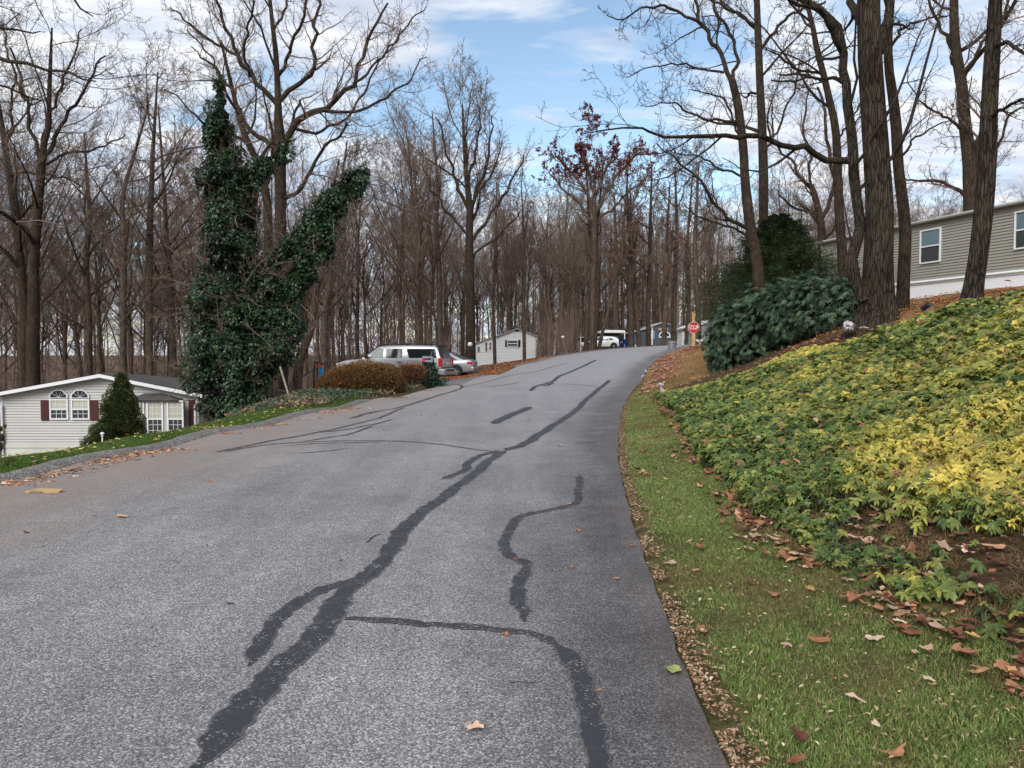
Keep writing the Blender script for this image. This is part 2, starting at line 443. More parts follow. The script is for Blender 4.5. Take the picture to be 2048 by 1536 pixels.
MT = dict(
    asphalt=mat_asphalt(), sealer=mat_sealer(), ground=mat_ground(), kerb=mat_kerb(),
    oak=mat_bark('oak_bark', (.034, .026, .021), (.085, .068, .054), .3, 1.4, 1.0, .06),
    bark=mat_bark('grey_bark', (.038, .027, .021), (.088, .066, .050), .3, 1.8, .9, .03),
    barkfar=mat_bark('woodland_bark', (.074, .052, .040), (.150, .113, .090), .2, .9, .5, .02),
    twig=plain('twig_bark', (.178, .130, .104), .95, spec=.05, var=.3, sc=1.2),
    twigdark=plain('dark_twig_bark', (.052, .041, .035), .95, spec=.05, var=.3, sc=1.2),
    leaf=mat_leaf('leaf'), ivy=mat_leaf('ivy_leaf', .42, .45, .1), grass=mat_leaf('grass_blade', .7, .15, .3),
    litter=mat_leaf('dead_leaf', .85, .1, .1), rhodo=mat_leaf('rhododendron_leaf', .45, .4, .08), needle=mat_leaf('needle', .7, .15, .05),
    white=plain('white_trim', (.74, .75, .76), .5, var=.05, sc=3), whitepanel=mat_siding('white_skirting', (.80, .81, .83), .04),
    cream=mat_siding('cream_skirting', (.62, .61, .54), .1),
    sid1=mat_siding('pale_grey_siding', (.50, .49, .47), .16), sid2=mat_siding('taupe_siding', (.30, .288, .25), .16),
    sid3=mat_siding('weathered_white_siding', (.80, .80, .79), .12), sid4=mat_siding('slate_blue_siding', (.055, .075, .095)),
    sid5=mat_siding('light_grey_siding', (.50, .50, .49)),
    maroon=plain('maroon_shutter', (.075, .022, .022), .5, var=.1), black=plain('black_shutter', (.015, .016, .018), .6),
    glass=mat_glass('window_glass'), glass_sky=mat_glass('sky_tinted_glass', (.10, .15, .17), .08, 1.0),  # second glass has a pale sky reflection put into its colour
    blind=plain('window_blind_behind_glass', (.46, .46, .38), .25, spec=.6, var=.1),
    curtain=plain('dark_curtain_glass', (.05, .055, .06), .15, spec=.6, var=.3, sc=14),
    shingle=mat_shingle('grey_shingle', (.085, .08, .078)), metalroof=plain('grey_roof_edge', (.36, .355, .34), .5, var=.1),
    silver=mat_paint('silver_car_paint', (.50, .50, .51), .25, .55), silver2=mat_paint('bright_silver_paint', (.47, .48, .5), .25, .6),
    whitecar=mat_paint('white_car_paint', (.72, .73, .74), .3, .0),
    carglass=mat_glass('tinted_car_glass', (.012, .014, .016), .06, .45), carglass2=mat_glass('clear_car_glass', (.035, .06, .055), .08, .4),
    rubber=plain('tyre_rubber', (.018, .018, .018), .85), rim=plain('alloy_rim', (.45, .45, .46), .3, .7, var=.1),
    trimblack=plain('black_plastic', (.02, .02, .022), .55), chrome=plain('chrome', (.6, .6, .6), .15, .9, var=.05),
    redlamp=plain('red_lamp_lens', (.55, .018, .02), .18, spec=.6, var=.25, sc=12), clearlamp=plain('clear_lamp_lens', (.7, .6, .58), .15, spec=.6),
    plate=plain('number_plate', (.6, .62, .6), .5), greenplate=plain('teal_plate', (.05, .2, .17), .5),
    red=plain('red_sign_paint', (.52, .018, .035), .45, var=.06), signwhite=plain('sign_white', (.8, .8, .8), .5, var=.04),
    wood=plain('yellow_post_wood', (.50, .315, .14), .8, var=.25, sc=4, bump=.3), greywood=plain('weathered_wood', (.2, .165, .13), .9, var=.3, sc=5, bump=.4),
    galv=plain('galvanised_metal', (.27, .29, .31), .45, .6, var=.3, sc=5), navy=plain('navy_plastic', (.012, .02, .07), .45, var=.1), blue=plain('blue_plastic', (.01, .05, .22), .4),
    globe=plain('opal_lamp_globe', (.75, .72, .64), .35, var=.04), darkmetal=plain('dark_metal', (.02, .022, .022), .5), 
    toyblue=plain('blue_toy_plastic', (.01, .27, .55), .4), toyred=plain('red_toy_plastic', (.6, .02, .05), .4), toyorange=plain('orange_toy_plastic', (.7, .12, .02), .4), toygreen=plain('green_toy_plastic', (.3, .5, .02), .4),
    rockw=mat_rock(), rockb=plain('beige_rock', (.36, .32, .24), .9, var=.35, sc=7, bump=.8),
    bronze=plain('dark_bronze', (.03, .03, .026), .5), brickred=plain('brick_red', (.2, .07, .05), .85, var=.3),
)
# ------------------------------------------------------------------ ground sheet
def ground_color(X, Y):
    X = np.asarray(X, float); Y = np.asarray(Y, float)
    dr = X - xr(Y); dl = xl(Y) - X
    n = fnoise(X, Y, 2.3, 3); n2 = fnoise(X, Y, .7, 9)
    C = np.empty(X.shape + (3,))
    C[:] = (.125, .085, .06)                     # woodland floor
    right = dr > -.5
    soil = np.array([.105, .066, .042]); mulch = np.array([.30, .172, .078]); vg = np.array([.085, .088, .036])
    C[right] = mulch
    bank = right & (Y < 26.2) & (X < 7.9) & (dr > .9)
    C[bank] = soil
    verge = right & (dr <= 1.15) & (Y < 34)
    C[verge] = vg * 1.0 + np.stack([n2, n2 * .7, n2 * .35], -1)[verge] * .09
    fade = np.clip((Y - 24) / 8, 0, 1) * verge
    C = C * (1 - fade[..., None]) + mulch * .8 * fade[..., None]
    g = right & (Y > 25) & (n > .56)
    C[g] = C[g] * .6 + np.array([.10, .10, .035]) * .4
    back = right & (Y > 60)
    C[back] = (.15, .10, .065)
    left = dl > -.5
    lawn = left & (dl < 9) & (Y < 24.5)
    C[lawn] = (.06, .10, .022)
    br = lawn & (n2 > .66)
    C[br] = (.12, .10, .045)
    drv = left & (Y > 33) & (Y < 75) & (dl < 9)
    C[drv] = (.17, .098, .055)
    hb = left & (Y >= 24.5) & (Y < 36) & (dl < 8)
    C[hb] = (.09, .07, .04)
    return C

def axis(lo, hi, dlo, dhi, d, grow=1.18, big=40):
    mid = list(np.arange(dlo, dhi + 1e-6, d))
    a = []; x = dlo; s = d
    while x > lo: s = min(s * grow, big); x -= s; a.append(x)
    b = []; x = mid[-1]; s = d
    while x < hi: s = min(s * grow, big); x += s; b.append(x)
    return np.array(a[::-1] + mid + b)
gx = axis(-900, 900, -12, 12, .2); gy = axis(-300, 1500, -2, 48, .25)
XX, YY = np.meshgrid(gx, gy)
ZZ = T(XX, YY)
dR = XX - xr(YY); dL = xl(YY) - XX
ins = np.clip(np.minimum(-dR, -dL) / .35, 0, 1)
ZZ = ZZ - .03 - .10 * ins * (np.clip((YY + 12) / 3, 0, 1))
ZZ += (fnoise(XX, YY, .45, 20) - .5) * .05 * (1 - ins) * (np.abs(XX) < 30)
farfade = np.clip((np.hypot(XX, YY) - 180) / 300, 0, 1)
ZZ = ZZ * (1 - farfade) + (-4) * farfade
nY, nX = XX.shape
idx = np.arange(nX * nY).reshape(nY, nX)
Fq = np.stack([idx[:-1, :-1], idx[:-1, 1:], idx[1:, 1:], idx[1:, :-1]], -1).reshape(-1, 4)
g = Geo().add(np.stack([XX, YY, ZZ], -1), Fq, ground_color(XX, YY).reshape(-1, 3))
tag(g.build('ground', MT['ground'], smooth=True), kind='structure')

# ------------------------------------------------------------------ road
def strip(Lp, Rp, n, zoff=0.0, colf=None, name='road', mat=None, crown=True):
    u = np.linspace(0, 1, n)
    X = Lp[:, None, 0] * (1 - u) + Rp[:, None, 0] * u
    Y = Lp[:, None, 1] * (1 - u) + Rp[:, None, 1] * u
    Z = T(X, Y) + zoff
    C = colf(X, Y, u[None] + 0 * X)
    m, k = X.shape
    idx = np.arange(m * k).reshape(m, k)
    Q = np.stack([idx[:-1, :-1], idx[:-1, 1:], idx[1:, 1:], idx[1:, :-1]], -1).reshape(-1, 4)
    return Geo().add(np.stack([X, Y, Z], -1), Q, C.reshape(-1, 3)).build(name, mat, smooth=True)
def dense(E, k=3):
    t = np.arange(len(E)); tt = np.linspace(0, len(E) - 1, (len(E) - 1) * k + 1)
    return np.stack([np.interp(tt, t, E[:, i]) for i in range(3)], 1)
DR, DL = dense(EDGE_R), dense(EDGE_L)
# ragged asphalt edge
wob = (fnoise(DR[:, 1], DR[:, 1] * 0, .35, 31) - .5) * .05
DRw = DR.copy(); DRw[:, 0] += wob
def roadcol(X, Y, u):
    w = 7.4
    dr = (1 - u) * w; dl = u * w
    n = fnoise(X, Y, 1.1, 40)
    dirt = np.clip(1.35 - dl / (1.6 + 1.3 * n), 0, 1) * np.clip((Y - 1) / 5, .4, 1)
    dirt = np.maximum(dirt, .5 * np.clip(1 - dr / .25, 0, 1) * (n > .45))
    # darker shoulder strip on the right, stronger from y=14 to 34
    dark = np.clip(1.5 - dr / (.50 + .45 * n + .35 * np.clip((Y - 8) / 10, 0, 1)), 0, 1)
    # darker around the patched cracks
    patch = np.exp(-((X - .35) ** 2) / .35) * np.exp(-((Y - 6.2) ** 2) / 5) * .6
    dark = np.maximum(dark, patch * (.5 + n))
    far = np.clip((Y - 9) / 45, 0, .62) * (1 - dark * .7)
    return np.stack([dirt, dark, far], -1)
tag(strip(DL, DRw, 90, 0, roadcol, 'road', MT['asphalt']), kind='structure')

# driveway apron leaving the road on the left, down to the cars
def col_drive(X, Y, u): return np.stack([.35 + 0 * X, .75 + 0 * X, 0 * X + .15], -1)
la = np.array([[-3.0, 30.6], [-3.5, 33.8], [-4.2, 37.5], [-6.5, 41.0], [-9.5, 44.5]])
ra = np.array([[-.5, 38.6], [-1.4, 41.0], [-1.7, 44.5], [-2.0, 48.5], [-3.5, 51]])
la = np.stack([np.interp(np.linspace(0, 4, 30), range(5), la[:, i]) for i in (0, 1)] , 1); la = np.hstack([la, la[:, :1]])
ra = np.stack([np.interp(np.linspace(0, 4, 30), range(5), ra[:, i]) for i in (0, 1)] , 1); ra = np.hstack([ra, ra[:, :1]])
tag(strip(la, ra, 40, .012, col_drive, 'driveway', MT['asphalt']), kind='structure')

# rolled asphalt kerb on the left edge
def kerb(y0, y1, h0=.13, fade=True, name='kerb'):
    sel = DL[(DL[:, 1] >= y0) & (DL[:, 1] <= y1)]
    t = np.linspace(0, len(sel) - 1, len(sel) * 2)
    P = np.stack([np.interp(t, np.arange(len(sel)), sel[:, i]) for i in range(3)], 1)
    tg = np.gradient(P[:, :2], axis=0); tg /= np.linalg.norm(tg, axis=1, keepdims=True)
    nl = np.stack([-tg[:, 1], tg[:, 0]], 1)      # to the left
    prof = [(-.10, -.03), (-.07, .012), (0.0, .055), (.05, .10), (.12, .125), (.20, .12), (.26, .085), (.30, .02), (.34, -.06)]
    m = len(P); V = []
    hh = h0 / .125 * (.85 + .35 * fnoise(P[:, 0] * 1.0, P[:, 1], .8, 50))
    if fade:
        e = np.minimum(np.arange(m), m - 1 - np.arange(m)) / 10.0
        hh = hh * np.clip(e, .1, 1)
    for j, (o, z) in enumerate(prof):
        jit = (vnoise(P[:, 1] * 7, P[:, 1] * 0 + j * 13, 1, 51) - .5) * .03
        XY = P[:, :2] + nl * (o + jit)[:, None]
        zz = T(P[:, 0], P[:, 1]) + np.where(z > 0, z * hh, z) + jit * .5
        V.append(np.hstack([XY, zz[:, None]]))
    V = np.stack(V, 1); k = len(prof)
    idx = np.arange(m * k).reshape(m, k)
    Q = np.stack([idx[:-1, :-1], idx[1:, :-1], idx[1:, 1:], idx[:-1, 1:]], -1).reshape(-1, 4)
    return tag(Geo().add(V, Q).build(name, MT['kerb'], smooth=True), kind='structure')
kerb(-6, 24.5, .06)
kerb(42.5, 66, .06)

# tar-sealed cracks: thin sheets lying on the road
def sealer(pts, w, name='crack_sealer', seed=0, wv=.35):
    W = np.array([G(*p[:2]) for p in pts])[:, :2]
    seg = np.concatenate([[0], np.cumsum(np.linalg.norm(np.diff(W, axis=0), axis=1))])
    n = max(12, int(seg[-1] / .025))
    q = catmull(np.hstack([W, np.zeros((len(W), 1))]), 12)[:, :2]
    sq = np.concatenate([[0], np.cumsum(np.linalg.norm(np.diff(q, axis=0), axis=1))])
    tt = np.linspace(0, sq[-1], n)
    P = np.stack([np.interp(tt, sq, q[:, i]) for i in (0, 1)], 1)
    wob = np.stack([vnoise(tt * 2.2, tt * 0 + i * 9, 1, 60 + seed) - .5 for i in (0, 1)], 1) * .05
    P = P + wob
    tg = np.gradient(P, axis=0); tg /= np.linalg.norm(tg, axis=1, keepdims=True) + 1e-9
    nl = np.stack([-tg[:, 1], tg[:, 0]], 1)
    ends = np.clip(np.minimum(tt, tt[-1] - tt) / .25, .12, 1)
    ww = w * ends * (1 - wv / 2 + wv * fnoise(tt, tt * 0, .6, 70 + seed)) 
    us = [-1, -.82, 0, .82, 1]
    jl = (vnoise(tt * 16, tt * 0, 1, 80 + seed) - .5) * .04 + (vnoise(tt * 45, tt * 0, 1, 85 + seed) - .5) * .02; jr = (vnoise(tt * 16, tt * 0 + 5, 1, 81 + seed) - .5) * .04 + (vnoise(tt * 45, tt * 0 + 5, 1, 86 + seed) - .5) * .02
    V = []; C = []
    for u in us:
        o = u * ww / 2 + (jl if u > .3 else 0) * abs(u) + (jr if u < -.3 else 0) * abs(u)
        XY = P + nl * o[:, None]
        zz = T(XY[:, 0], XY[:, 1]) + (.006 if abs(u) < .9 else .004)
        V.append(np.hstack([XY, zz[:, None]]))
        C.append(np.full((n, 3), .35 if abs(u) > .9 else 1.0))
    V = np.stack(V, 1); C = np.stack(C, 1)
    idx = np.arange(n * 5).reshape(n, 5)
    Q = np.stack([idx[:-1, :-1], idx[1:, :-1], idx[1:, 1:], idx[:-1, 1:]], -1).reshape(-1, 4)
    return V.reshape(-1, 3), Q, C.reshape(-1, 3)
CR = [
    ([(385, 1545), (440, 1480), (500, 1408), (560, 1335), (640, 1262), (680, 1205), (735, 1150), (765, 1118), (788, 1085), (812, 1055), (850, 1022), (905, 980), (950, 945), (985, 915), (1010, 902)], .125),
    ([(1010, 902), (1045, 890), (1075, 872), (1100, 855), (1125, 840), (1150, 822), (1172, 800), (1195, 780), (1220, 760)], .16),
    ([(495, 1332), (520, 1290), (548, 1245), (590, 1208), (640, 1182), (690, 1166), (725, 1152)], .085),
    ([(668, 1237), (715, 1239), (760, 1241), (830, 1247), (900, 1252), (980, 1257), (1050, 1266), (1100, 1281), (1135, 1312)], .055),
    ([(1085, 1274), (1120, 1292), (1142, 1320), (1157, 1352), (1170, 1400), (1182, 1450), (1190, 1500), (1196, 1560), (1204, 1640)], .078),
    ([(1162, 950), (1158, 985), (1148, 1008), (1100, 1020), (1045, 1032), (1020, 1055), (1008, 1090), (1022, 1115), (1050, 1128), (1035, 1165), (1038, 1205), (1050, 1245)], .075),
    ([(1000, 905), (950, 899), (900, 892), (850, 886), (800, 883), (700, 882), (600, 885), (520, 892), (440, 905)], .05),
    ([(1000, 900), (965, 910), (940, 925), (925, 942), (885, 960)], .085),
    ([(1062, 814), (1040, 823), (1015, 833), (985, 848)], .20),
    ([(1192, 720), (1172, 730), (1150, 740), (1120, 752), (1105, 763), (1075, 772), (1060, 782)], .13),
    ([(1106, 765), (1092, 772), (1085, 768)], .14),
    ([(560, 893), (620, 888), (690, 886), (760, 885)], .035),
    ([(430, 905), (480, 895), (540, 882), (600, 872), (660, 860), (720, 846), (765, 834), (790, 822), (810, 815)], .06),
    ([(640, 866), (700, 858), (760, 846), (785, 838)], .045),
    ([(600, 884), (640, 878), (700, 868), (745, 852)], .04),
    ([(700, 838), (760, 822), (830, 806), (870, 793), (905, 783), (925, 774), (912, 768)], .10),
    ([(925, 774), (980, 762), (1040, 748), (1090, 738), (1135, 726)], .06),
    ([(570, 908), (640, 904), (702, 896)], .025),
    ([(1240, 775), (1200, 775), (1160, 770), (1120, 768)], .05),
    ([(960, 775), (1010, 770), (1040, 764)], .05),
    ([(1145, 888), (1165, 886), (1185, 887)], .03),
    ([(735, 1085), (748, 1075), (760, 1070)], .02),
]
sg = Geo()
for i, (p, w) in enumerate(CR):
    V, Q, C = sealer(p, w * 1.3, seed=i); V = V.copy(); V[:, 2] += .0008 * (i % 5)
    sg.add(V, Q, C)
tag(sg.build('road_crack_sealer', MT['sealer'], smooth=True), kind='structure')

# ------------------------------------------------------------------ sky and light
SUN_EL, SUN_AZ = R(38), R(205)      # azimuth clockwise from +Y
w = bpy.data.worlds.new('World'); scene.world = w; w.use_nodes = True
nt = w.node_tree; nt.nodes.clear()
class WT(NT):
    def __init__(s, t): s.t = t
t = WT(nt)
wout = nt.nodes.new('ShaderNodeOutputWorld')
sky = t.n('ShaderNodeTexSky', sky_type='NISHITA', sun_disc=False, sun_elevation=SUN_EL, sun_rotation=SUN_AZ, altitude=200, air_density=1.0, dust_density=.6, ozone_density=1.3)
bg1 = t.n('ShaderNodeBackground', {'Color': t.mix(1.0, sky.outputs[0], (1.50, 1.48, 1.36), 'MULTIPLY'), 'Strength': .15})
vec = t.n('ShaderNodeTexCoord').outputs['Generated']
sx = t.sep(vec)
den = t.math('ADD', t.math('MAXIMUM', sx[2], 0.0), .16)
px_ = t.math('DIVIDE', sx[0], den); py_ = t.math('DIVIDE', sx[1], den)
uv = t.n('ShaderNodeCombineXYZ', {0: px_, 1: py_, 2: 0.0}).outputs[0]
n1 = t.noise(t.mapping(uv, (1.0, 1.5, 1), (3.1, 1.7, 0)), 1.15, 9, .55, .25)
n2 = t.noise(t.mapping(uv, (1.6, 3.4, 1), (8.1, .7, 0)), 1.5, 7, .6, .15)
cov = t.math('ADD', t.math('MULTIPLY', n1, .62), t.math('MULTIPLY', n2, .38))
# an opening of blue sky above the road
def hole(az, el, size, depth):
    d0 = (math.cos(R(el)) * math.sin(R(az)), math.cos(R(el)) * math.cos(R(az)), math.sin(R(el)))
    dt = t.n('ShaderNodeVectorMath', {0: vec, 1: d0}, operation='DOT_PRODUCT').outputs['Value']
    return t.math('MULTIPLY', t.ramp(dt, [(math.cos(R(size)), 0.0), (min(.9999, math.cos(R(size * .15))), 1.0)]), depth)
H = t.math('ADD', hole(3, 23.5, 15, .125), hole(9, 14, 8, .07))
H = t.math('ADD', H, hole(-5, 15, 8, .04))
H = t.math('ADD', H, hole(-22, 12, 10, .03))
cov = t.math('SUBTRACT', cov, H)
mask = t.ramp(cov, [(.385, 0.0), (.44, .55), (.50, 1.0)])
shade = t.noise(t.mapping(uv, (1.2, 3.8, 1), (1.1, 4.7, 0)), 1.9, 7, .6, .2)
ccol = t.ramp(shade, [(.3, (.52, .58, .72)), (.45, (.68, .74, .86)), (.57, (.86, .895, .95)), (.7, (1.0, 1.0, 1.0))])
bg2 = t.n('ShaderNodeBackground', {'Color': ccol, 'Strength': 1.1})
ms = t.n('ShaderNodeMixShader', {'Fac': mask})
nt.links.new(bg1.outputs[0], ms.inputs[1]); nt.links.new(bg2.outputs[0], ms.inputs[2])
nt.links.new(ms.outputs[0], wout.inputs[0])
sd = bpy.data.lights.new('sun', 'SUN'); sd.energy = 3.1; sd.angle = R(35); sd.color = (1, .96, .91)
so = bpy.data.objects.new('sun', sd); COL.objects.link(so)
dv = Vector((math.sin(SUN_AZ) * math.cos(SUN_EL), math.cos(SUN_AZ) * math.cos(SUN_EL), math.sin(SUN_EL)))
so.rotation_euler = (-dv).to_track_quat('-Z', 'Y').to_euler()
scene.view_settings.view_transform = 'Standard'; scene.view_settings.look = 'None'
scene.view_settings.exposure = 0; scene.view_settings.gamma = 1
scene.cycles.max_bounces = 6; scene.cycles.diffuse_bounces = 2; scene.cycles.glossy_bounces = 2
scene.cycles.transmission_bounces = 2; scene.cycles.transparent_max_bounces = 4; scene.cycles.use_adaptive_sampling = True; scene.cycles.adaptive_threshold = .03
# ------------------------------------------------------------------ branching
def unit(v): return v / (np.linalg.norm(v, axis=-1, keepdims=True) + 1e-9)
def spawn(P, Rr, L, nchild, t0, t1, ang, lr, rr, npts, curl, up, rng, minr=.003, taper=.72, shape=.6, out=None, down=0):
    N, n, _ = P.shape
    M_ = N * nchild
    idx = np.repeat(np.arange(N), nchild)
    t = t0 + (t1 - t0) * ((np.tile(np.arange(nchild), N) + rng.rand(M_)) / nchild)
    f = t * (n - 1); i = np.minimum(f.astype(int), n - 2); a = (f - i)[:, None]
    st = P[idx, i] * (1 - a) + P[idx, i + 1] * a
    tg = unit(P[idx, i + 1] - P[idx, i])
    r = Rr[idx, i] * (1 - a[:, 0]) + Rr[idx, i + 1] * a[:, 0]
    rnd = rng.randn(M_, 3)
    if out is not None: rnd = rnd + out
    pp = unit(np.cross(tg, rnd))
    an = np.radians(rng.uniform(ang[0], ang[1], M_))[:, None]
    d = unit(tg * np.cos(an) + pp * np.sin(an))
    ln = L[idx] * lr * (1 - shape * t) * rng.uniform(.65, 1.3, M_)
    r0 = np.maximum(np.minimum(r * .85, r * rr * rng.uniform(.75, 1.2, M_)), minr)
    seg = (ln / (npts - 1))[:, None]
    Q = np.empty((M_, npts, 3)); Q[:, 0] = st
    for k in range(1, npts):
        d = unit(d + rng.randn(M_, 3) * curl + np.array([0, 0, up]))
        Q[:, k] = Q[:, k - 1] + d * seg
    Rn = np.maximum(r0[:, None] * (1 - taper * np.linspace(0, 1, npts))[None], minr * .6)
    return Q, Rn, ln

def addt(geo, P, Rr, sides, mi=0):
    V, Q = tubes(P, Rr, sides); geo.add(V, Q, None, mi)

def path(pts, n):
    """pts rows [x,y,z,r] -> smooth (1,n,3),(1,n)"""
    q = catmull(np.array(pts, float), 10)
    s = np.concatenate([[0], np.cumsum(np.linalg.norm(np.diff(q[:, :3], axis=0), axis=1))])
    tt = np.linspace(0, s[-1], n)
    o = np.stack([np.interp(tt, s, q[:, i]) for i in range(4)], 1)
    return o[None, :, :3], o[None, :, 3], np.array([s[-1]])

def twigs(P, Rr, L, rng, crown, tr, spec, minr):
    """grow successive levels; first level(s) of spec flagged 'T' go to the trunk mesh"""
    for sp in spec:
        P, Rr, L = spawn(P, Rr, L, sp['n'], sp.get('t0', .2), sp.get('t1', 1.0), sp.get('ang', (30, 65)), sp.get('lr', .5), sp.get('rr', .5), sp.get('pts', 5),
                         sp.get('curl', .2), sp.get('up', .05), rng, sp.get('minr', minr), sp.get('taper', .75), sp.get('shape', .55))
        addt(tr if sp.get('T') else crown, P, Rr, sp.get('sides', 3))
    return P, Rr, L

# ---- woodland tree variants, base at the origin, 20 m tall
def variant(seed, fork=False, dens=1.0, H=20., low=.38):
    rng = np.random.RandomState(seed)
    tr, cr = Geo(), Geo()
    n = 11
    lean = rng.randn(2) * .35
    z = np.linspace(-.5, H * (.72 if fork else .9), n)
    P = np.stack([lean[0] * (z / H) + np.cumsum(rng.randn(n)) * .10, lean[1] * (z / H) + np.cumsum(rng.randn(n)) * .10, z], 1)
    P[0, :2] = P[1, :2] * .8
    r0 = rng.uniform(.12, .22)
    rad = r0 * (1 - .8 * np.linspace(0, 1, n) ** 1.1); rad[0] *= 1.5
    P = P[None]; rad = rad[None]; L = np.array([H * .9])
    addt(tr, P, rad, 8)
    A = spawn(P, rad, L, 8 if fork else 6, low, .85, (20, 48), .66, .62, 8, .13, .10, rng, shape=.45)
    B = spawn(P, rad, L, 11, low + .1, 1.0, (30, 60), .40, .42, 6, .13, .10, rng, shape=.55)
    addt(tr, A[0], A[1], 5); addt(tr, B[0], B[1], 4)
    # a few short dead side limbs low on the trunk
    D = spawn(P, rad, L, 5, .14, low + .05, (55, 95), .16, .18, 5, .22, .0, rng)
    addt(cr, D[0], D[1], 3)
    md = .0078
    for (Q, Rq, Lq), k in ((A, 11), (B, 7), (D, 5)):
        twigs(Q, Rq, Lq, rng, cr, tr, [dict(n=int(k * dens), t0=.18, lr=.42, rr=.42, pts=5, curl=.17, up=.09, minr=.012),
                                      dict(n=7, t0=.15, lr=.5, rr=.5, pts=4, curl=.2, up=.08, minr=.010),
                                      dict(n=5, t0=.1, lr=.52, rr=.6, pts=3, curl=.22, up=.06, minr=md)], md)
    return tr, cr
VARS = []
def tree_obj(tr, cr, name='bare_tree', mats=(None, None), loc=(0, 0, 0)):
    o = empty(name, loc)
    tr.build('trunk', mats[0], o, smooth=True)
    if cr.v: cr.build('crown', mats[1], o, smooth=True)
    return o
NV = 9
for k in range(NV):
    tr, cr = variant(100 + k, fork=(k % 3 != 1), dens=1.0, low=[.38, .3, .45][k % 3])
    VARS.append(tree_obj(tr, cr, 'bare_tree', (MT['barkfar'], MT['twig'])))
used_v = [False] * NV

def put_var(k, x, y, s, rz, label, group, sxy=None):
    if not used_v[k]:
        o = VARS[k]; used_v[k] = True
    else: o = copy_tree(VARS[k])
    z = _on(x, y)
    o.location = (x, y, z); o.rotation_euler = (0, 0, rz)
    o.scale = (s if sxy is None else sxy, s if sxy is None else sxy, s)
    tag(o, label, 'tree', group)
    return o

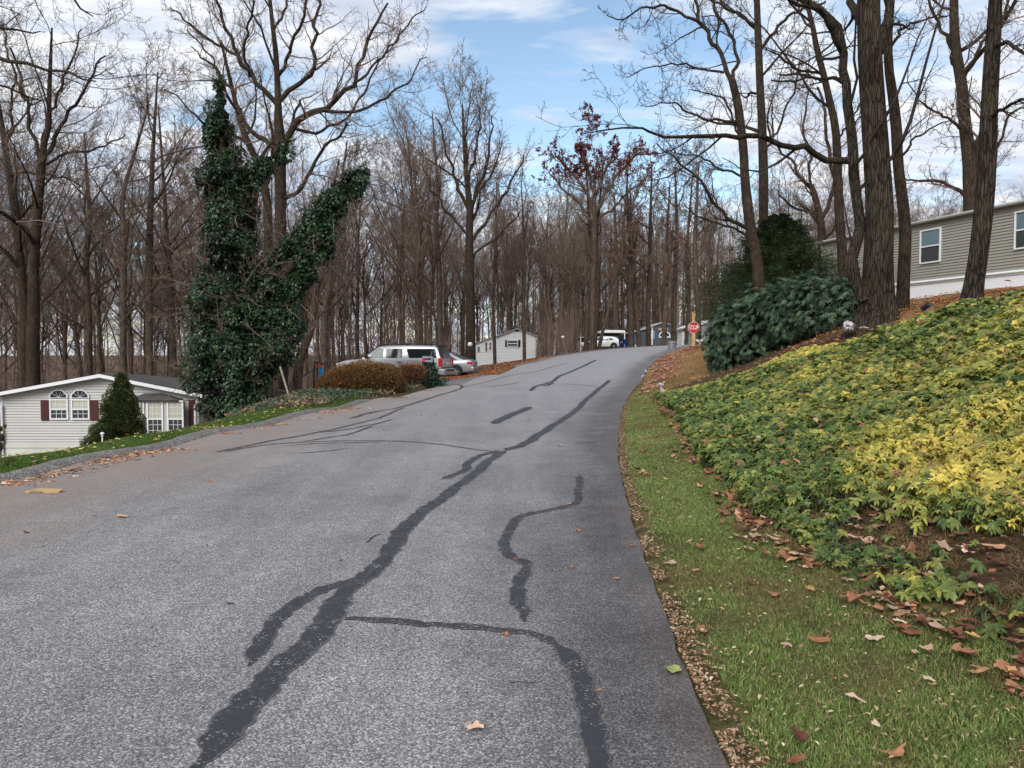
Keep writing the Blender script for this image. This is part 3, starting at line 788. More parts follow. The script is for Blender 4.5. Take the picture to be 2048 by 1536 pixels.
# ---- individually shaped trees, drawn after the photo: trunk and limb lines as (px, py, width in px)
def hero(label, Y, trunk, limbs=(), seed=0, extra=3.0, auto=8, aut_t0=.45, lr=.35, mat='bark', tw='twig', name='bare_tree', sides=12, dens=1.0, flare=1.0, group=None, leaves=None, ang=(35, 70), up=.07, tdy=0.0, minr=.004, sub=(9, 6, 4), auto_lr=None):
    rng = np.random.RandomState(seed)
    base = at(trunk[0][0], trunk[0][1], Y)
    gz = _on(base[0], base[1])
    k0 = Y / F
    pts = []
    nT = len(trunk)
    for i, (px, py, w_) in enumerate(trunk):
        yy = Y + tdy * i / max(1, nT - 1)
        p = at(px, py, yy); pts.append([p[0], p[1], p[2], w_ * k0 / 2 * .93])
    pts[0][2] = gz - .05
    pts.insert(0, [pts[0][0], pts[0][1], gz - .5, pts[0][3] * 1.15 * flare])
    if extra:
        a, b = np.array(pts[-2]), np.array(pts[-1])
        d = unit(b[:3] - a[:3])
        e = b[:3] + d * extra; pts.append([e[0], e[1], e[2], b[3] * .45])
    o = empty(name, (base[0], base[1], gz))
    off = np.array([base[0], base[1], gz])
    tr, cr = Geo(), Geo()
    P, Rr, L = path(pts, max(16, int(L_len(pts) / .45)))
    # gentle wobble of girth
    P = P - off
    Vt, Qt = tubes(P, Rr, sides)
    if flare > 1.0:
        sd_ = sides; nn = P.shape[1]
        ang_ = np.tile(np.arange(sd_) / sd_ * 2 * math.pi, nn)
        zz = Vt[:, 2]
        amp = .22 * np.exp(-np.maximum(zz, 0) / .45) * (flare - 1) * 2 + .035
        rad_ = np.repeat(Rr[0], sd_); ctr = np.repeat(P[0], sd_, axis=0)
        Vt = ctr + (Vt - ctr) * (1 + amp * np.cos(ang_ * 5 + 1.3 * np.sin(zz * .5)) + amp * .6 * np.cos(ang_ * 3 + 2) + .5 * amp + .02 * np.cos(ang_ * 11 + zz))[:, None]
    tr.add(Vt, Qt)
    LI = []
    for lm in limbs:
        dy = lm[0]; dy0 = 0.0; q = []
        if isinstance(dy, tuple): dy0, dy = dy; dy -= dy0
        m = len(lm[1])
        for i, (px, py, w_) in enumerate(lm[1]):
            p = at(px, py, Y + tdy * .5 + dy0 + dy * i / max(1, m - 1)); q.append([p[0] - off[0], p[1] - off[1], p[2] - off[2], w_ * k0 / 2 * .76])
        n_ = 20
        Pl, Rl, Ll = path(q, n_)
        wob = rng.randn(1, n_, 3) * .014 * Ll; wob[:, 0] = 0; wob = (wob + np.roll(wob, 1, 1)) * .55; wob[:, 0] = 0
        Pl = Pl + wob
        LI.append((Pl, Rl, Ll)); addt(tr, Pl, Rl, 8)
    if LI:
        LP = np.concatenate([l[0] for l in LI]); LR_ = np.concatenate([l[1] for l in LI]); LL = np.concatenate([l[2] for l in LI])
    allb = []
    if auto:
        A = spawn(P, Rr, L, auto, aut_t0, 1.0, ang, auto_lr or lr, .45, 9, .15, up, rng, shape=.4)
        addt(tr, A[0], A[1], 6); allb.append(A)
    if LI: allb.append((LP, LR_, LL))
    ends = []
    for (Q, Rq, Lq) in allb:
        e = twigs(Q, Rq, Lq, rng, cr, tr, [dict(n=int(sub[0] * dens), t0=.15, t1=1.0, lr=.5, rr=.45, pts=9, curl=.2, up=.07, sides=4, minr=minr * 2, shape=.45),
                                      dict(n=sub[1], t0=.12, lr=.45, rr=.5, pts=6, curl=.24, up=.05, minr=minr * 1.5),
                                      dict(n=sub[2], t0=.1, lr=.5, rr=.6, pts=4, curl=.26, up=.03, minr=minr),
                                      dict(n=3, t0=.1, lr=.55, rr=.7, pts=3, curl=.28, up=.03, minr=minr * .8)], minr)
        ends.append(e)
        # sprays straight off the limbs
        twigs(Q, Rq, Lq, rng, cr, tr, [dict(n=int(10 * dens), t0=.1, lr=.16, rr=.22, pts=6, curl=.25, up=.05, minr=minr * 1.6),
                                       dict(n=4, t0=.1, lr=.5, rr=.6, pts=4, curl=.28, up=.03, minr=minr)], minr)
    tr.build('trunk', MT[mat], o, smooth=True)
    cr.build('crown', MT[tw], o, smooth=True)
    if leaves: leaves(o, ends, rng)
    tag(o, label, 'tree', group)
    return o
def L_len(pts):
    q = np.array(pts)[:, :3]
    return np.linalg.norm(np.diff(q, axis=0), axis=1).sum()

def hang_leaves(col, frac, size, name='dead_leaves', zmin=None, clumps=0):
    def f(o, ends, rng):
        g = Geo()
        for (P, Rr, L) in ends:
            tips = P[:, 1:].reshape(-1, 3)
            if zmin is not None:
                lo, hi = zmin
                pr = np.clip((tips[:, 2] - lo) / (hi - lo), 0, 1)
                tips = tips[rng.rand(len(tips)) < pr * frac + .004]
            else: tips = tips[rng.rand(len(tips)) < frac]
            if clumps: tips = tips[vnoise(tips[:, 0] + tips[:, 1], tips[:, 2], clumps, 5) > .5]
            n = len(tips)
            if n == 0: continue
            d = unit(rng.randn(n, 3) + np.array([0, 0, -.6])); u = unit(rng.randn(n, 3))
            V, Q, C = leaf_geo(tips, d, u, size * rng.uniform(.6, 1.3, n), .6, np.array(col)[None] * rng.uniform(.5, 1.5, (n, 1)))
            g.add(V, Q, C)
        if g.v: g.build(name, MT['litter'], o)
    return f

def leaf_geo(pos, d, u, ln, wr, col, droop=0.0, fold=.15, simple=True):
    """diamond leaves: base, side, tip, side (+ midrib) ; d = direction, u = approximate up"""
    n = len(pos)
    ln = np.broadcast_to(ln, (n,))[:, None]
    s = unit(np.cross(d, u)); nn = unit(np.cross(s, d))
    tip = pos + d * ln - np.array([0, 0, 1]) * droop * ln
    m = pos + d * ln * .5 - np.array([0, 0, 1]) * droop * .25 * ln
    a = m + s * ln * wr * .5 + nn * ln * fold * .4; b = m - s * ln * wr * .5 + nn * ln * fold * .4
    C = np.repeat(np.broadcast_to(col, (n, 3)), 4, axis=0)
    V = np.stack([pos, a, tip, b], 1).reshape(-1, 3)
    k = np.arange(n)[:, None] * 4
    Q = np.concatenate([k + np.array([[0, 1, 2]]), k + np.array([[0, 2, 3]])])
    return V, Q, C
def leaf_geo6(pos, d, u, ln, wr, col, droop=.2, fold=.2):
    """rounder leaf with a midrib, 8 verts 6 tris"""
    n = len(pos); ln = np.broadcast_to(ln, (n,))[:, None]
    s = unit(np.cross(d, u)); nn = unit(np.cross(s, d)); z = np.array([0, 0, 1.])
    def pt(t, side, w):
        return pos + d * ln * t + s * side * ln * wr * .5 * w + nn * ln * (fold * .35 * abs(side)) * w - z * droop * ln * t * t
    V = np.stack([pt(0, 0, 0), pt(.35, 1, .85), pt(.72, 1, .8), pt(1, 0, 0), pt(.72, -1, .8), pt(.35, -1, .85), pt(.5, 0, 0)], 1).reshape(-1, 3)
    C = np.repeat(np.broadcast_to(col, (n, 3)), 7, axis=0)
    k = np.arange(n)[:, None] * 7
    Q = np.concatenate([k + np.array([[6, a, b]]) for a, b in ((0, 1), (1, 2), (2, 3), (3, 4), (4, 5), (5, 0))])
    return V, Q, C

# ================= trees on the right bank =================
hero('massive oak with deeply ridged bark and flared roots beside the white painted rock', 16.6,
     [(1756, 640, 78), (1757, 600, 62), (1758, 520, 57), (1760, 420, 54), (1754, 320, 51), (1746, 200, 48), (1740, 100, 45), (1738, 0, 43), (1742, -120, 40), (1740, -300, 32)],
     [(1.0, [(1730, 600, 36), (1722, 520, 32), (1722, 425, 28), (1709, 330, 28), (1700, 250, 26), (1693, 150, 24), (1670, 55, 22), (1630, 12, 19), (1580, -10, 16), (1500, -30, 9)]),
      ((.33, -1.6), [(1712, 322, 20), (1670, 310, 18), (1624, 300, 16), (1580, 297, 15), (1539, 287, 14), (1489, 275, 13), (1440, 279, 11), (1399, 281, 10), (1345, 279, 8), (1290, 276, 6), (1230, 272, 4), (1180, 268, 2.5)]),
      (.5, [(1752, 110, 30), (1762, 70, 26), (1776, 20, 22), (1795, -60, 18), (1830, -170, 12)]),
      ((.5, 1.4), [(1696, 190, 14), (1688, 165, 12), (1650, 158, 9), (1610, 156, 7), (1570, 165, 6), (1545, 160, 4)]),
      ((.62, -.6), [(1681, 100, 16), (1664, 60, 13), (1640, 20, 11), (1590, 5, 9), (1560, -10, 7)]),
      (2, [(1740, 130, 22), (1712, 20, 20), (1700, -80, 16), (1660, -200, 10)])],
     seed=11, extra=3, auto=7, aut_t0=.62, mat='oak', tw='twigdark', sides=40, flare=1.4, minr=.0042, name='oak_tree', sub=(8, 5, 4), dens=.8, lr=.4)
hero('straight slim trunk standing just right of the massive oak', 18.5,
     [(1805, 618, 27), (1808, 540, 25), (1811, 460, 24), (1803, 380, 22), (1796, 325, 21), (1794, 270, 22), (1787, 200, 20), (1779, 150, 18), (1776, 80, 17), (1782, 0, 15), (1790, -120, 12)],
     [(1, [(1795, 330, 9), (1815, 290, 6), (1850, 265, 5), (1900, 240, 3), (1940, 235, 2)]),
      (1, [(1778, 120, 9), (1800, 60, 8), (1840, 40, 5), (1890, 30, 4)])],
     seed=12, extra=3, auto=6, aut_t0=.55, sides=14, flare=1.15, mat='bark', tw='twigdark', sub=(8, 5, 4), dens=.75)
hero('leaning trunk rising from the top edge of the groundcover in front of the taupe house', 14.2,
     [(1942, 603, 40), (1950, 560, 36), (1959, 500, 36), (1966, 440, 36), (1972, 380, 35), (1976, 300, 34), (1979, 220, 32), (1984, 120, 30), (1990, 30, 26), (1994, -100, 20)],
     [(-1, [(1978, 240, 12), (2000, 220, 9), (2030, 205, 8), (2070, 195, 6)]),
      (-1, [(1986, 100, 12), (2010, 85, 10), (2050, 105, 8), (2090, 115, 7)]),
      (1.4, [(1972, 330, 8), (1950, 300, 6), (1935, 250, 5), (1910, 220, 3)])],
     seed=13, extra=3, auto=5, aut_t0=.6, sides=20, flare=1.2, mat='oak', tw='twigdark', sub=(8, 5, 4), dens=.7)
hero('thick forked tree standing behind the roof of the taupe house', 33,
     [(1946, 560, 40), (1944, 410, 34), (1942, 360, 32), (1939, 320, 28), (1930, 250, 24), (1924, 175, 22), (1912, 100, 20), (1908, 40, 18), (1909, -40, 15), (1915, -150, 11)],
     [(-1, [(1943, 350, 22), (1962, 270, 18), (1978, 200, 16), (1985, 140, 12), (1990, 90, 9)]),
      (1, [(1934, 395, 12), (1905, 375, 9), (1870, 360, 8), (1835, 362, 6), (1810, 355, 4)]),
      (1, [(1922, 180, 12), (1900, 90, 10), (1880, 50, 8), (1850, -20, 6)]),
      (-2, [(1925, 160, 12), (1945, 120, 10), (1975, 70, 8), (2010, 20, 7), (2040, -50, 5)]),
      (-1, [(1930, 260, 9), (1900, 240, 7), (1860, 215, 5), (1830, 200, 3)]),
      (-1, [(1960, 400, 10), (1985, 340, 8), (1998, 290, 7), (2022, 230, 6), (2050, 215, 4)])],
     seed=14, extra=3, auto=8, aut_t0=.5, sides=14, mat='bark', sub=(10, 6, 4), minr=.006)
hero('curving slender tree rising out of the rhododendrons with long limbs sweeping left', 25,
     [(1526, 590, 27), (1515, 530, 24), (1505, 480, 22), (1497, 425, 22), (1490, 360, 19), (1487, 300, 18), (1480, 240, 18), (1474, 200, 17), (1464, 160, 15)],
     [(.6, [(1466, 165, 13), (1447, 120, 12), (1424, 85, 11), (1405, 45, 10), (1385, 0, 8), (1360, -50, 6)]),
      (.6, [(1466, 160, 10), (1472, 110, 9), (1458, 60, 8), (1430, 20, 7), (1412, -30, 5)]),
      (-.8, [(1497, 458, 12), (1470, 440, 10), (1445, 422, 9), (1420, 390, 8), (1405, 370, 7), (1380, 348, 6), (1355, 320, 5), (1330, 300, 4), (1310, 280, 2.5)]),
      (-.5, [(1500, 480, 9), (1480, 462, 7), (1450, 450, 6), (1415, 440, 5), (1390, 430, 4), (1370, 410, 2.5)]),
      (-.8, [(1480, 245, 8), (1440, 242, 7), (1400, 235, 6), (1370, 215, 5), (1330, 205, 3.5), (1290, 215, 2)]),
      (.8, [(1448, 145, 7), (1410, 140, 6), (1370, 128, 5), (1330, 130, 4), (1290, 140, 3), (1250, 160, 2)]),
      (-.6, [(1400, 45, 8), (1340, 18, 7), (1290, 15, 5), (1250, 35, 4), (1215, 25, 2.5)]),
      (.5, [(1478, 270, 6), (1450, 200, 5), (1425, 190, 4), (1380, 180, 2)]),
      (.5, [(1488, 355, 7), (1450, 340, 6), (1410, 320, 5), (1380, 310, 3.5), (1330, 300, 2)])],
     seed=15, extra=0, auto=0, sides=14, mat='bark', tw='twigdark', sub=(10, 5, 4), minr=.005, dens=1.0)
hero('upright dark trunk rising directly behind the hemlock', 30,
     [(1530, 560, 22), (1527, 440, 20), (1527, 350, 20), (1524, 250, 18), (1520, 170, 16), (1517, 90, 15), (1514, 10, 13), (1512, -90, 10)],
     [(-1, [(1520, 100, 10), (1560, 50, 8), (1600, 20, 7), (1650, 5, 5)]),
      (1, [(1516, 60, 9), (1480, 30, 8), (1440, 10, 6), (1400, -10, 4)]),
      (1, [(1526, 300, 7), (1555, 260, 6), (1585, 190, 5), (1600, 120, 4)])],
     seed=16, extra=2, auto=7, aut_t0=.45, sides=12, mat='bark', tw='twigdark', sub=(9, 5, 4), minr=.005, dens=.8)
hero('mid brown trunk between the hemlock and the massive oak', 24,
     [(1688, 575, 21), (1684, 500, 20), (1679, 440, 19), (1676, 360, 18), (1674, 300, 17), (1670, 250, 16), (1659, 200, 14), (1645, 140, 13), (1634, 100, 12), (1625, 50, 10), (1612, 0, 8), (1600, -60, 6)],
     [(-1, [(1645, 150, 7), (1590, 135, 6), (1560, 115, 5), (1530, 95, 3)]),
      (1, [(1650, 165, 7), (1600, 150, 6), (1560, 150, 5)]),
      (1, [(1672, 280, 6), (1700, 240, 5), (1730, 190, 4)])],
     seed=17, extra=2, auto=7, aut_t0=.5, sides=12, mat='bark', tw='twigdark', sub=(8, 5, 4), minr=.005, dens=.8)
hero('spreading bare tree with a crooked multi-limbed crown behind the left corner of the taupe house', 42,
     [(1646, 600, 18), (1644, 480, 17), (1640, 440, 15), (1632, 400, 13), (1622, 370, 12)],
     [(0, [(1640, 445, 12), (1660, 400, 11), (1662, 350, 10), (1655, 300, 9), (1650, 240, 8), (1640, 170, 6)]),
      (1, [(1625, 380, 9), (1600, 350, 8), (1585, 330, 7), (1560, 300, 6), (1545, 260, 5), (1540, 200, 3)]),
      (1, [(1622, 370, 8), (1618, 300, 7), (1605, 250, 6), (1615, 180, 4)]),
      (-1, [(1638, 430, 8), (1600, 420, 6), (1570, 400, 5), (1555, 380, 3)])],
     seed=18, extra=0, auto=5, aut_t0=.6, sides=10, sub=(10, 6, 4), minr=.007)
# crowns seen above the roof of the house
for i, (px, Y, top, lab) in enumerate([(1702, 55, 250, 'forked bare tree seen above the roof just left of the massive oak'), (1755, 60, 330, 'bare tree mostly hidden behind the massive oak'),
                                  (1850, 62, 380, 'low bare crown showing above the roof of the taupe house over its middle window'), (2005, 55, 300, 'reddish twiggy crown above the right end of the taupe house roof'),
                                  (1590, 60, 330, 'bare tree showing between the hemlock top and the mid brown trunk')]):
    pass

# ================= the big oak and others on the left =================
hero('tall spreading oak with a broad open crown rising behind the ivy covered tree', 37,
     [(562, 800, 34), (560, 640, 28), (560, 500, 25), (561, 400, 24), (560, 330, 25), (560, 290, 26), (557, 240, 18), (556, 200, 14), (554, 150, 12), (551, 100, 11), (545, 50, 9), (540, 0, 8), (532, -60, 6)],
     [(0.5, [(562, 300, 20), (590, 256, 18), (620, 230, 16), (650, 215, 15), (680, 195, 13), (705, 165, 11), (722, 125, 9), (735, 85, 8), (752, 45, 7), (775, 10, 5)]),
      (-1, [(558, 212, 14), (525, 180, 12), (495, 150, 11), (478, 120, 10), (462, 80, 9), (448, 40, 8), (435, 0, 7), (425, -40, 5)]),
      (1, [(560, 200, 14), (585, 175, 12), (615, 155, 11), (630, 130, 10), (625, 80, 9), (633, 30, 8), (645, -20, 6)]),
      (-2, [(557, 150, 10), (575, 120, 9), (585, 80, 8), (605, 40, 7), (612, -10, 6)]),
      (1.5, [(556, 300, 16), (530, 280, 13), (508, 262, 12), (490, 240, 11), (478, 210, 10), (462, 180, 8), (440, 150, 7), (410, 120, 5), (380, 95, 3)]),
      (-1.5, [(565, 400, 12), (590, 385, 10), (612, 360, 9), (630, 325, 8), (655, 290, 7), (680, 262, 6), (700, 240, 5)]),
      (1, [(640, 220, 9), (700, 225, 8), (740, 215, 7), (780, 190, 6), (820, 150, 4), (850, 110, 2.5)]),
      (2, [(592, 258, 9), (620, 262, 8), (660, 255, 7), (700, 225, 6), (740, 160, 5), (770, 110, 4), (800, 60, 3)]),
      (-1, [(474, 110, 8), (440, 90, 7), (405, 70, 6), (370, 40, 5), (340, 15, 3)]),
      (-2, [(500, 155, 7), (490, 100, 7), (500, 50, 6), (510, 0, 5)]),
      (1, [(548, 60, 7), (570, 20, 6), (580, -30, 5)]),
      (1, [(705, 168, 7), (740, 140, 6), (780, 100, 5), (815, 50, 4), (850, 10, 2.5)])],
     seed=21, extra=2, auto=4, aut_t0=.7, sides=16, mat='bark', tw='twig', sub=(11, 6, 4), minr=.006, name='oak_tree', dens=1.0)
hero('second grey trunk of the ivy thicket, splitting high up just left of the spreading oak', 39,
     [(538, 800, 26), (536, 640, 22), (536, 520, 20), (536, 430, 18), (528, 370, 17), (512, 320, 15), (498, 290, 14), (482, 250, 12), (470, 200, 10)],
     [(1, [(530, 380, 12), (545, 330, 10), (560, 300, 9), (585, 250, 8), (600, 200, 6)]),
      (-1, [(500, 290, 9), (465, 270, 8), (430, 255, 7), (400, 240, 6), (360, 200, 4), (330, 180, 3)]),
      (0, [(475, 220, 8), (450, 180, 7), (430, 130, 5), (400, 90, 4), (370, 60, 3)])],
     seed=22, extra=3, auto=5, aut_t0=.6, sides=12, mat='bark', sub=(10, 6, 4), minr=.006)
hero('tall pale grey tree at the far left, forking above the gabled house roof', 42,
     [(66, 800, 30), (66, 700, 26), (67, 620, 24), (68, 540, 20), (73, 460, 18), (79, 380, 17), (83, 330, 17), (88, 290, 12), (98, 250, 10), (98, 200, 9), (100, 150, 8)],
     [(0, [(83, 330, 12), (72, 290, 10), (60, 250, 9), (50, 200, 8), (40, 150, 7), (25, 100, 5)]),
      (1, [(86, 325, 12), (105, 280, 11), (125, 250, 9), (145, 215, 8), (170, 180, 7), (190, 150, 6), (215, 110, 4)]),
      (-1, [(98, 240, 8), (112, 200, 7), (130, 150, 6), (150, 110, 5), (165, 60, 3)]),
      (1, [(88, 330, 8), (130, 310, 7), (170, 300, 6), (215, 290, 5), (250, 270, 3)]),
      (0, [(50, 200, 7), (30, 150, 6), (15, 100, 5), (5, 50, 4)])],
     seed=23, extra=2.5, auto=6, aut_t0=.5, sides=12, mat='bark', sub=(11, 6, 4), minr=.0065)
hero('grey trunk leaning left at the left edge of the picture', 45,
     [(48, 790, 22), (50, 650, 19), (44, 560, 17), (36, 480, 16), (26, 400, 15), (18, 340, 13), (10, 290, 12), (0, 230, 10), (-12, 160, 8)],
     [(1, [(18, 345, 8), (50, 345, 7), (90, 350, 6), (130, 355, 5), (165, 375, 3)]), (-1, [(12, 300, 8), (25, 250, 7), (20, 200, 6), (30, 150, 4)])],
     seed=24, extra=3, auto=8, aut_t0=.4, sides=10, mat='bark', sub=(10, 6, 4), minr=.007)
# a near tree standing out of the picture on the left; its outer limbs reach in at the top left corner
hero('dark limbs of a near tree reaching in over the top left corner', 13.5,
     [(-420, 1010, 60), (-425, 800, 50), (-420, 500, 44), (-400, 200, 38), (-380, -100, 30), (-370, -500, 16)],
     [(-1.0, [(-405, 300, 26), (-300, 200, 22), (-150, 120, 18), (-60, 98, 14), (0, 104, 11), (40, 120, 9), (90, 140, 7), (140, 165, 5), (185, 168, 3)]),
      (0.5, [(-380, 100, 22), (-250, 0, 16), (-120, -60, 12), (0, -60, 9), (100, -40, 7), (165, 10, 5), (190, 30, 3)]),
      (0, [(-390, 250, 20), (-250, 190, 14), (-120, 175, 10), (0, 170, 7), (40, 185, 5), (80, 205, 3)]),
      (.5, [(-390, 0, 20), (-250, -60, 14), (-120, -20, 10), (-20, 40, 7), (40, 70, 5), (80, 60, 3)])],
     seed=25, extra=0, auto=0, sides=14, mat='bark', tw='twigdark', sub=(6, 5, 4), minr=.003, dens=1.0)
for i, a in enumerate([
    ('straight tree behind the gabled house, first big trunk left of the ivy tree', 44, [(300, 800, 17), (298, 640, 15), (299, 520, 14), (300, 440, 13), (303, 380, 11), (305, 320, 9), (308, 270, 7)]),
    ('tree with a forked crown standing behind the ridge of the gabled house', 43, [(247, 800, 16), (246, 660, 14), (247, 560, 13), (248, 460, 12), (244, 420, 10), (250, 370, 8), (262, 330, 7)]),
    ('grey trunk behind the roof of the gabled house, above its bay window', 46, [(350, 800, 15), (344, 640, 13), (340, 540, 12), (332, 470, 10), (330, 400, 8), (325, 330, 6)]),
    ('leaning trunk between the pale forked tree and the gabled house ridge', 48, [(178, 800, 18), (176, 640, 15), (172, 520, 12), (180, 440, 10), (176, 380, 7)]),
    ]):
    hero(a[0], a[1], a[2], seed=40 + i, extra=3.5, auto=12, aut_t0=.38, sides=10, mat='barkfar', sub=(9, 6, 4), minr=.007, lr=.3)

# ================= the row beyond the cars and the crest =================
hero('big round-crowned maple between the parked sedan and the white cottage', 55,
     [(941, 700, 24), (941, 620, 20), (940, 540, 18), (939, 460, 16), (940, 420, 15), (932, 350, 9), (928, 280, 7), (926, 235, 5)],
     [(1, [(941, 430, 11), (958, 370, 9), (975, 320, 7), (982, 275, 5), (985, 230, 3)]),
      (-1, [(938, 430, 10), (915, 370, 8), (898, 315, 6), (885, 270, 5), (875, 235, 3)]),
      (1, [(945, 480, 9), (980, 430, 8), (1010, 390, 6), (1035, 345, 5), (1050, 310, 3)]),
      (0, [(938, 420, 9), (940, 350, 8), (955, 290, 6), (960, 235, 4), (955, 195, 2.5)]),
      (2, [(935, 470, 8), (900, 430, 7), (870, 390, 6), (850, 340, 4), (845, 300, 3)]),
      (1, [(942, 520, 7), (975, 490, 6), (1010, 460, 5), (1040, 420, 3)])],
     seed=31, extra=1, auto=9, aut_t0=.55, sides=12, mat='bark', sub=(12, 7, 4), minr=.008, ang=(18, 45), up=.10, name='maple_tree')
red = hang_leaves((.135, .032, .028), 1.6, .16, zmin=(13.4, 15.2))
hero('oak still holding dark red leaves across the top of its crown', 62,
     [(1184, 700, 13), (1185, 600, 12), (1188, 500, 11), (1190, 440, 10), (1188, 400, 8), (1190, 360, 6), (1192, 335, 5), (1195, 315, 3)],
     [(1, [(1188, 430, 9), (1170, 380, 8), (1148, 350, 6), (1125, 325, 5), (1108, 305, 3)]),
      (-1, [(1190, 430, 9), (1215, 380, 8), (1240, 340, 6), (1265, 318, 5), (1290, 300, 3)]),
      (0, [(1190, 400, 8), (1210, 340, 7), (1228, 318, 5), (1240, 295, 3)]),
      (0, [(1188, 400, 7), (1175, 340, 6), (1165, 320, 5), (1160, 298, 3)]),
      (2, [(1190, 450, 7), (1230, 410, 6), (1270, 375, 5), (1302, 345, 3)]),
      (1, [(1188, 450, 7), (1150, 400, 6), (1120, 372, 5), (1098, 345, 3)])],
     seed=32, extra=.2, auto=4, aut_t0=.4, sides=10, mat='barkfar', sub=(11, 6, 4), minr=.008, ang=(20, 45), up=.08, name='red_oak_tree', leaves=red)
rust = hang_leaves((.22, .075, .045), .06, .14)
row = [  # trunks standing along the crest, left to right
    ('twin-stemmed grey trunk over the nose of the white hatchback', 66, [(1172, 702, 12), (1174, 640, 10), (1178, 560, 9), (1180, 480, 8), (1176, 400, 6)]),
    ('dark trunk crossing the bonnet of the white hatchback', 64, [(1190, 702, 9), (1192, 640, 8), (1196, 560, 8), (1193, 480, 7), (1200, 400, 5)]),
    ('slanting dark trunk leaning right across the white hatchback', 63, [(1197, 701, 9), (1206, 660, 8), (1217, 620, 8), (1228, 580, 7), (1240, 540, 7), (1246, 480, 6), (1250, 420, 4)]),
    ('pale trunk standing behind the white carport roof', 108, [(1232, 690, 13), (1231, 640, 12), (1230, 580, 11), (1232, 500, 9), (1230, 430, 6)]),
    ('thick grey trunk just right of the blue bins', 66, [(1262, 698, 15), (1262, 640, 13), (1260, 580, 12), (1262, 520, 10), (1258, 440, 7)]),
    ('trunk leaning left in front of the slate blue house wing', 66, [(1279, 696, 11), (1275, 640, 10), (1268, 580, 10), (1264, 520, 8), (1262, 440, 6)]),
    ('straight brown trunk at the left wall of the slate blue house', 68, [(1296, 695, 11), (1297, 640, 10), (1298, 560, 9), (1300, 480, 8), (1302, 400, 6)]),
    ('trunk crossing the arched window of the slate blue house', 64, [(1328, 694, 12), (1330, 640, 11), (1334, 580, 11), (1332, 520, 9), (1336, 440, 6)]),
    ('thick trunk at the right edge of the slate blue house', 66, [(1348, 693, 13), (1348, 640, 12), (1350, 560, 11), (1354, 480, 9), (1352, 400, 6)]),
    ('slim trunk in front of the low white shed beside the stop sign', 68, [(1372, 690, 9), (1375, 640, 8), (1378, 580, 8), (1374, 500, 7), (1380, 420, 5)]),
    ('dark trunk rising right behind the stop sign', 62, [(1397, 688, 13), (1396, 620, 11), (1392, 560, 11), (1390, 480, 9), (1394, 400, 6)]),
    ('grey trunk at the left corner of the white cottage', 62, [(990, 722, 8), (988, 660, 8), (986, 600, 7), (990, 520, 7), (992, 440, 5)]),
    ('trunk crossing the gable of the white cottage near its window', 60, [(1049, 722, 8), (1048, 660, 8), (1047, 600, 7), (1050, 520, 6), (1046, 440, 4)]),
    ('tall grey trunk rising behind the tail of the silver sport utility vehicle', 60, [(883, 720, 15), (880, 640, 13), (878, 540, 12), (872, 460, 10), (876, 380, 8), (870, 300, 5)]),
    ('slim trunk above the roof rack of the silver sport utility vehicle', 56, [(843, 720, 11), (840, 640, 10), (836, 560, 9), (838, 480, 8), (832, 400, 6)]),
    ('leaning trunk right of the ivy tree arm over the orange-brown hedge', 48, [(655, 780, 20), (648, 700, 16), (650, 620, 14), (662, 540, 12), (668, 460, 9), (680, 380, 6)]),
    ('crooked trunk between the ivy tree base and the toy slide', 38, [(590, 800, 24), (600, 720, 19), (622, 660, 16), (630, 600, 14), (640, 520, 11), (655, 440, 7)]),
    ('grey trunk at the foot of the ivy tree on its right side', 33, [(556, 815, 32), (566, 740, 25), (575, 660, 22), (580, 560, 18)]),
]
for i, (lab, Y, tk) in enumerate(row):
    hero(lab, Y, tk, seed=60 + i, extra=3.0 if i != 17 else 2, auto=11 if i != 17 else 4, aut_t0=.36, sides=9, mat='barkfar', sub=(8, 5, 4), minr=.008, lr=.30,
         leaves=rust if i in (2, 4, 5, 7, 8) else None, ang=(25, 60))

# ================= the woodland =================
occ = []
def free(x, y, dmin):
    for a, b in occ:
        if (a - x) ** 2 + (b - y) ** 2 < dmin * dmin: return False
    occ.append((x, y)); return True
def blocked(x, y):
    px = 1024 + F * x / y
    if xl(y) - 2.0 < x < xr(y) + 2.0 and y < 90: return True
    if -23 < x < -12 and 30 < y < 48: return True            # gabled house
    if -12 < x < 1 and 36 < y < 52: return True              # cars
    if 905 < px < 1085 and y < 90: return True               # in front of the white cottage
    if 1150 < px < 1365 and y < 112: return True             # carport, blue house
    if 1365 < px < 1460 and y < 95: return True
    if x > 3 and y < 60: return True
    if 1440 < px < 2100 and y < 44: return True
    return False
def zone(px):
    if px < 420: return ('bare woodland tree crowded behind the pale grey gabled house', 'bare woodland trees behind the gabled house')
    if px < 700: return ('bare woodland tree in the hollow behind the ivy covered tree', 'bare woodland trees behind the ivy tree')
    if px < 950: return ('bare woodland tree on the slope behind the two parked silver cars', 'bare woodland trees behind the silver cars')
    if px < 1170: return ('bare woodland tree behind the white cottage left of the road', 'bare woodland trees behind the white cottage')
    if px < 1460: return ('bare woodland tree beyond the crest behind the slate blue house and carport', 'bare woodland trees beyond the crest')
    return ('bare woodland tree up the hill behind the taupe house', 'bare woodland trees behind the taupe house')
def topline(px):
    return float(np.interp(px, [-300, 0, 200, 420, 650, 780, 860, 930, 1050, 1120, 1200, 1300, 1420, 1500, 1600, 1750, 1900, 2048, 2300], [170, 150, 215, 250, 270, 235, 190, 300, 310, 340, 330, 330, 330, 340, 330, 340, 350, 330, 320]))
wr = np.random.RandomState(5)
cnt = 0; tries = 0
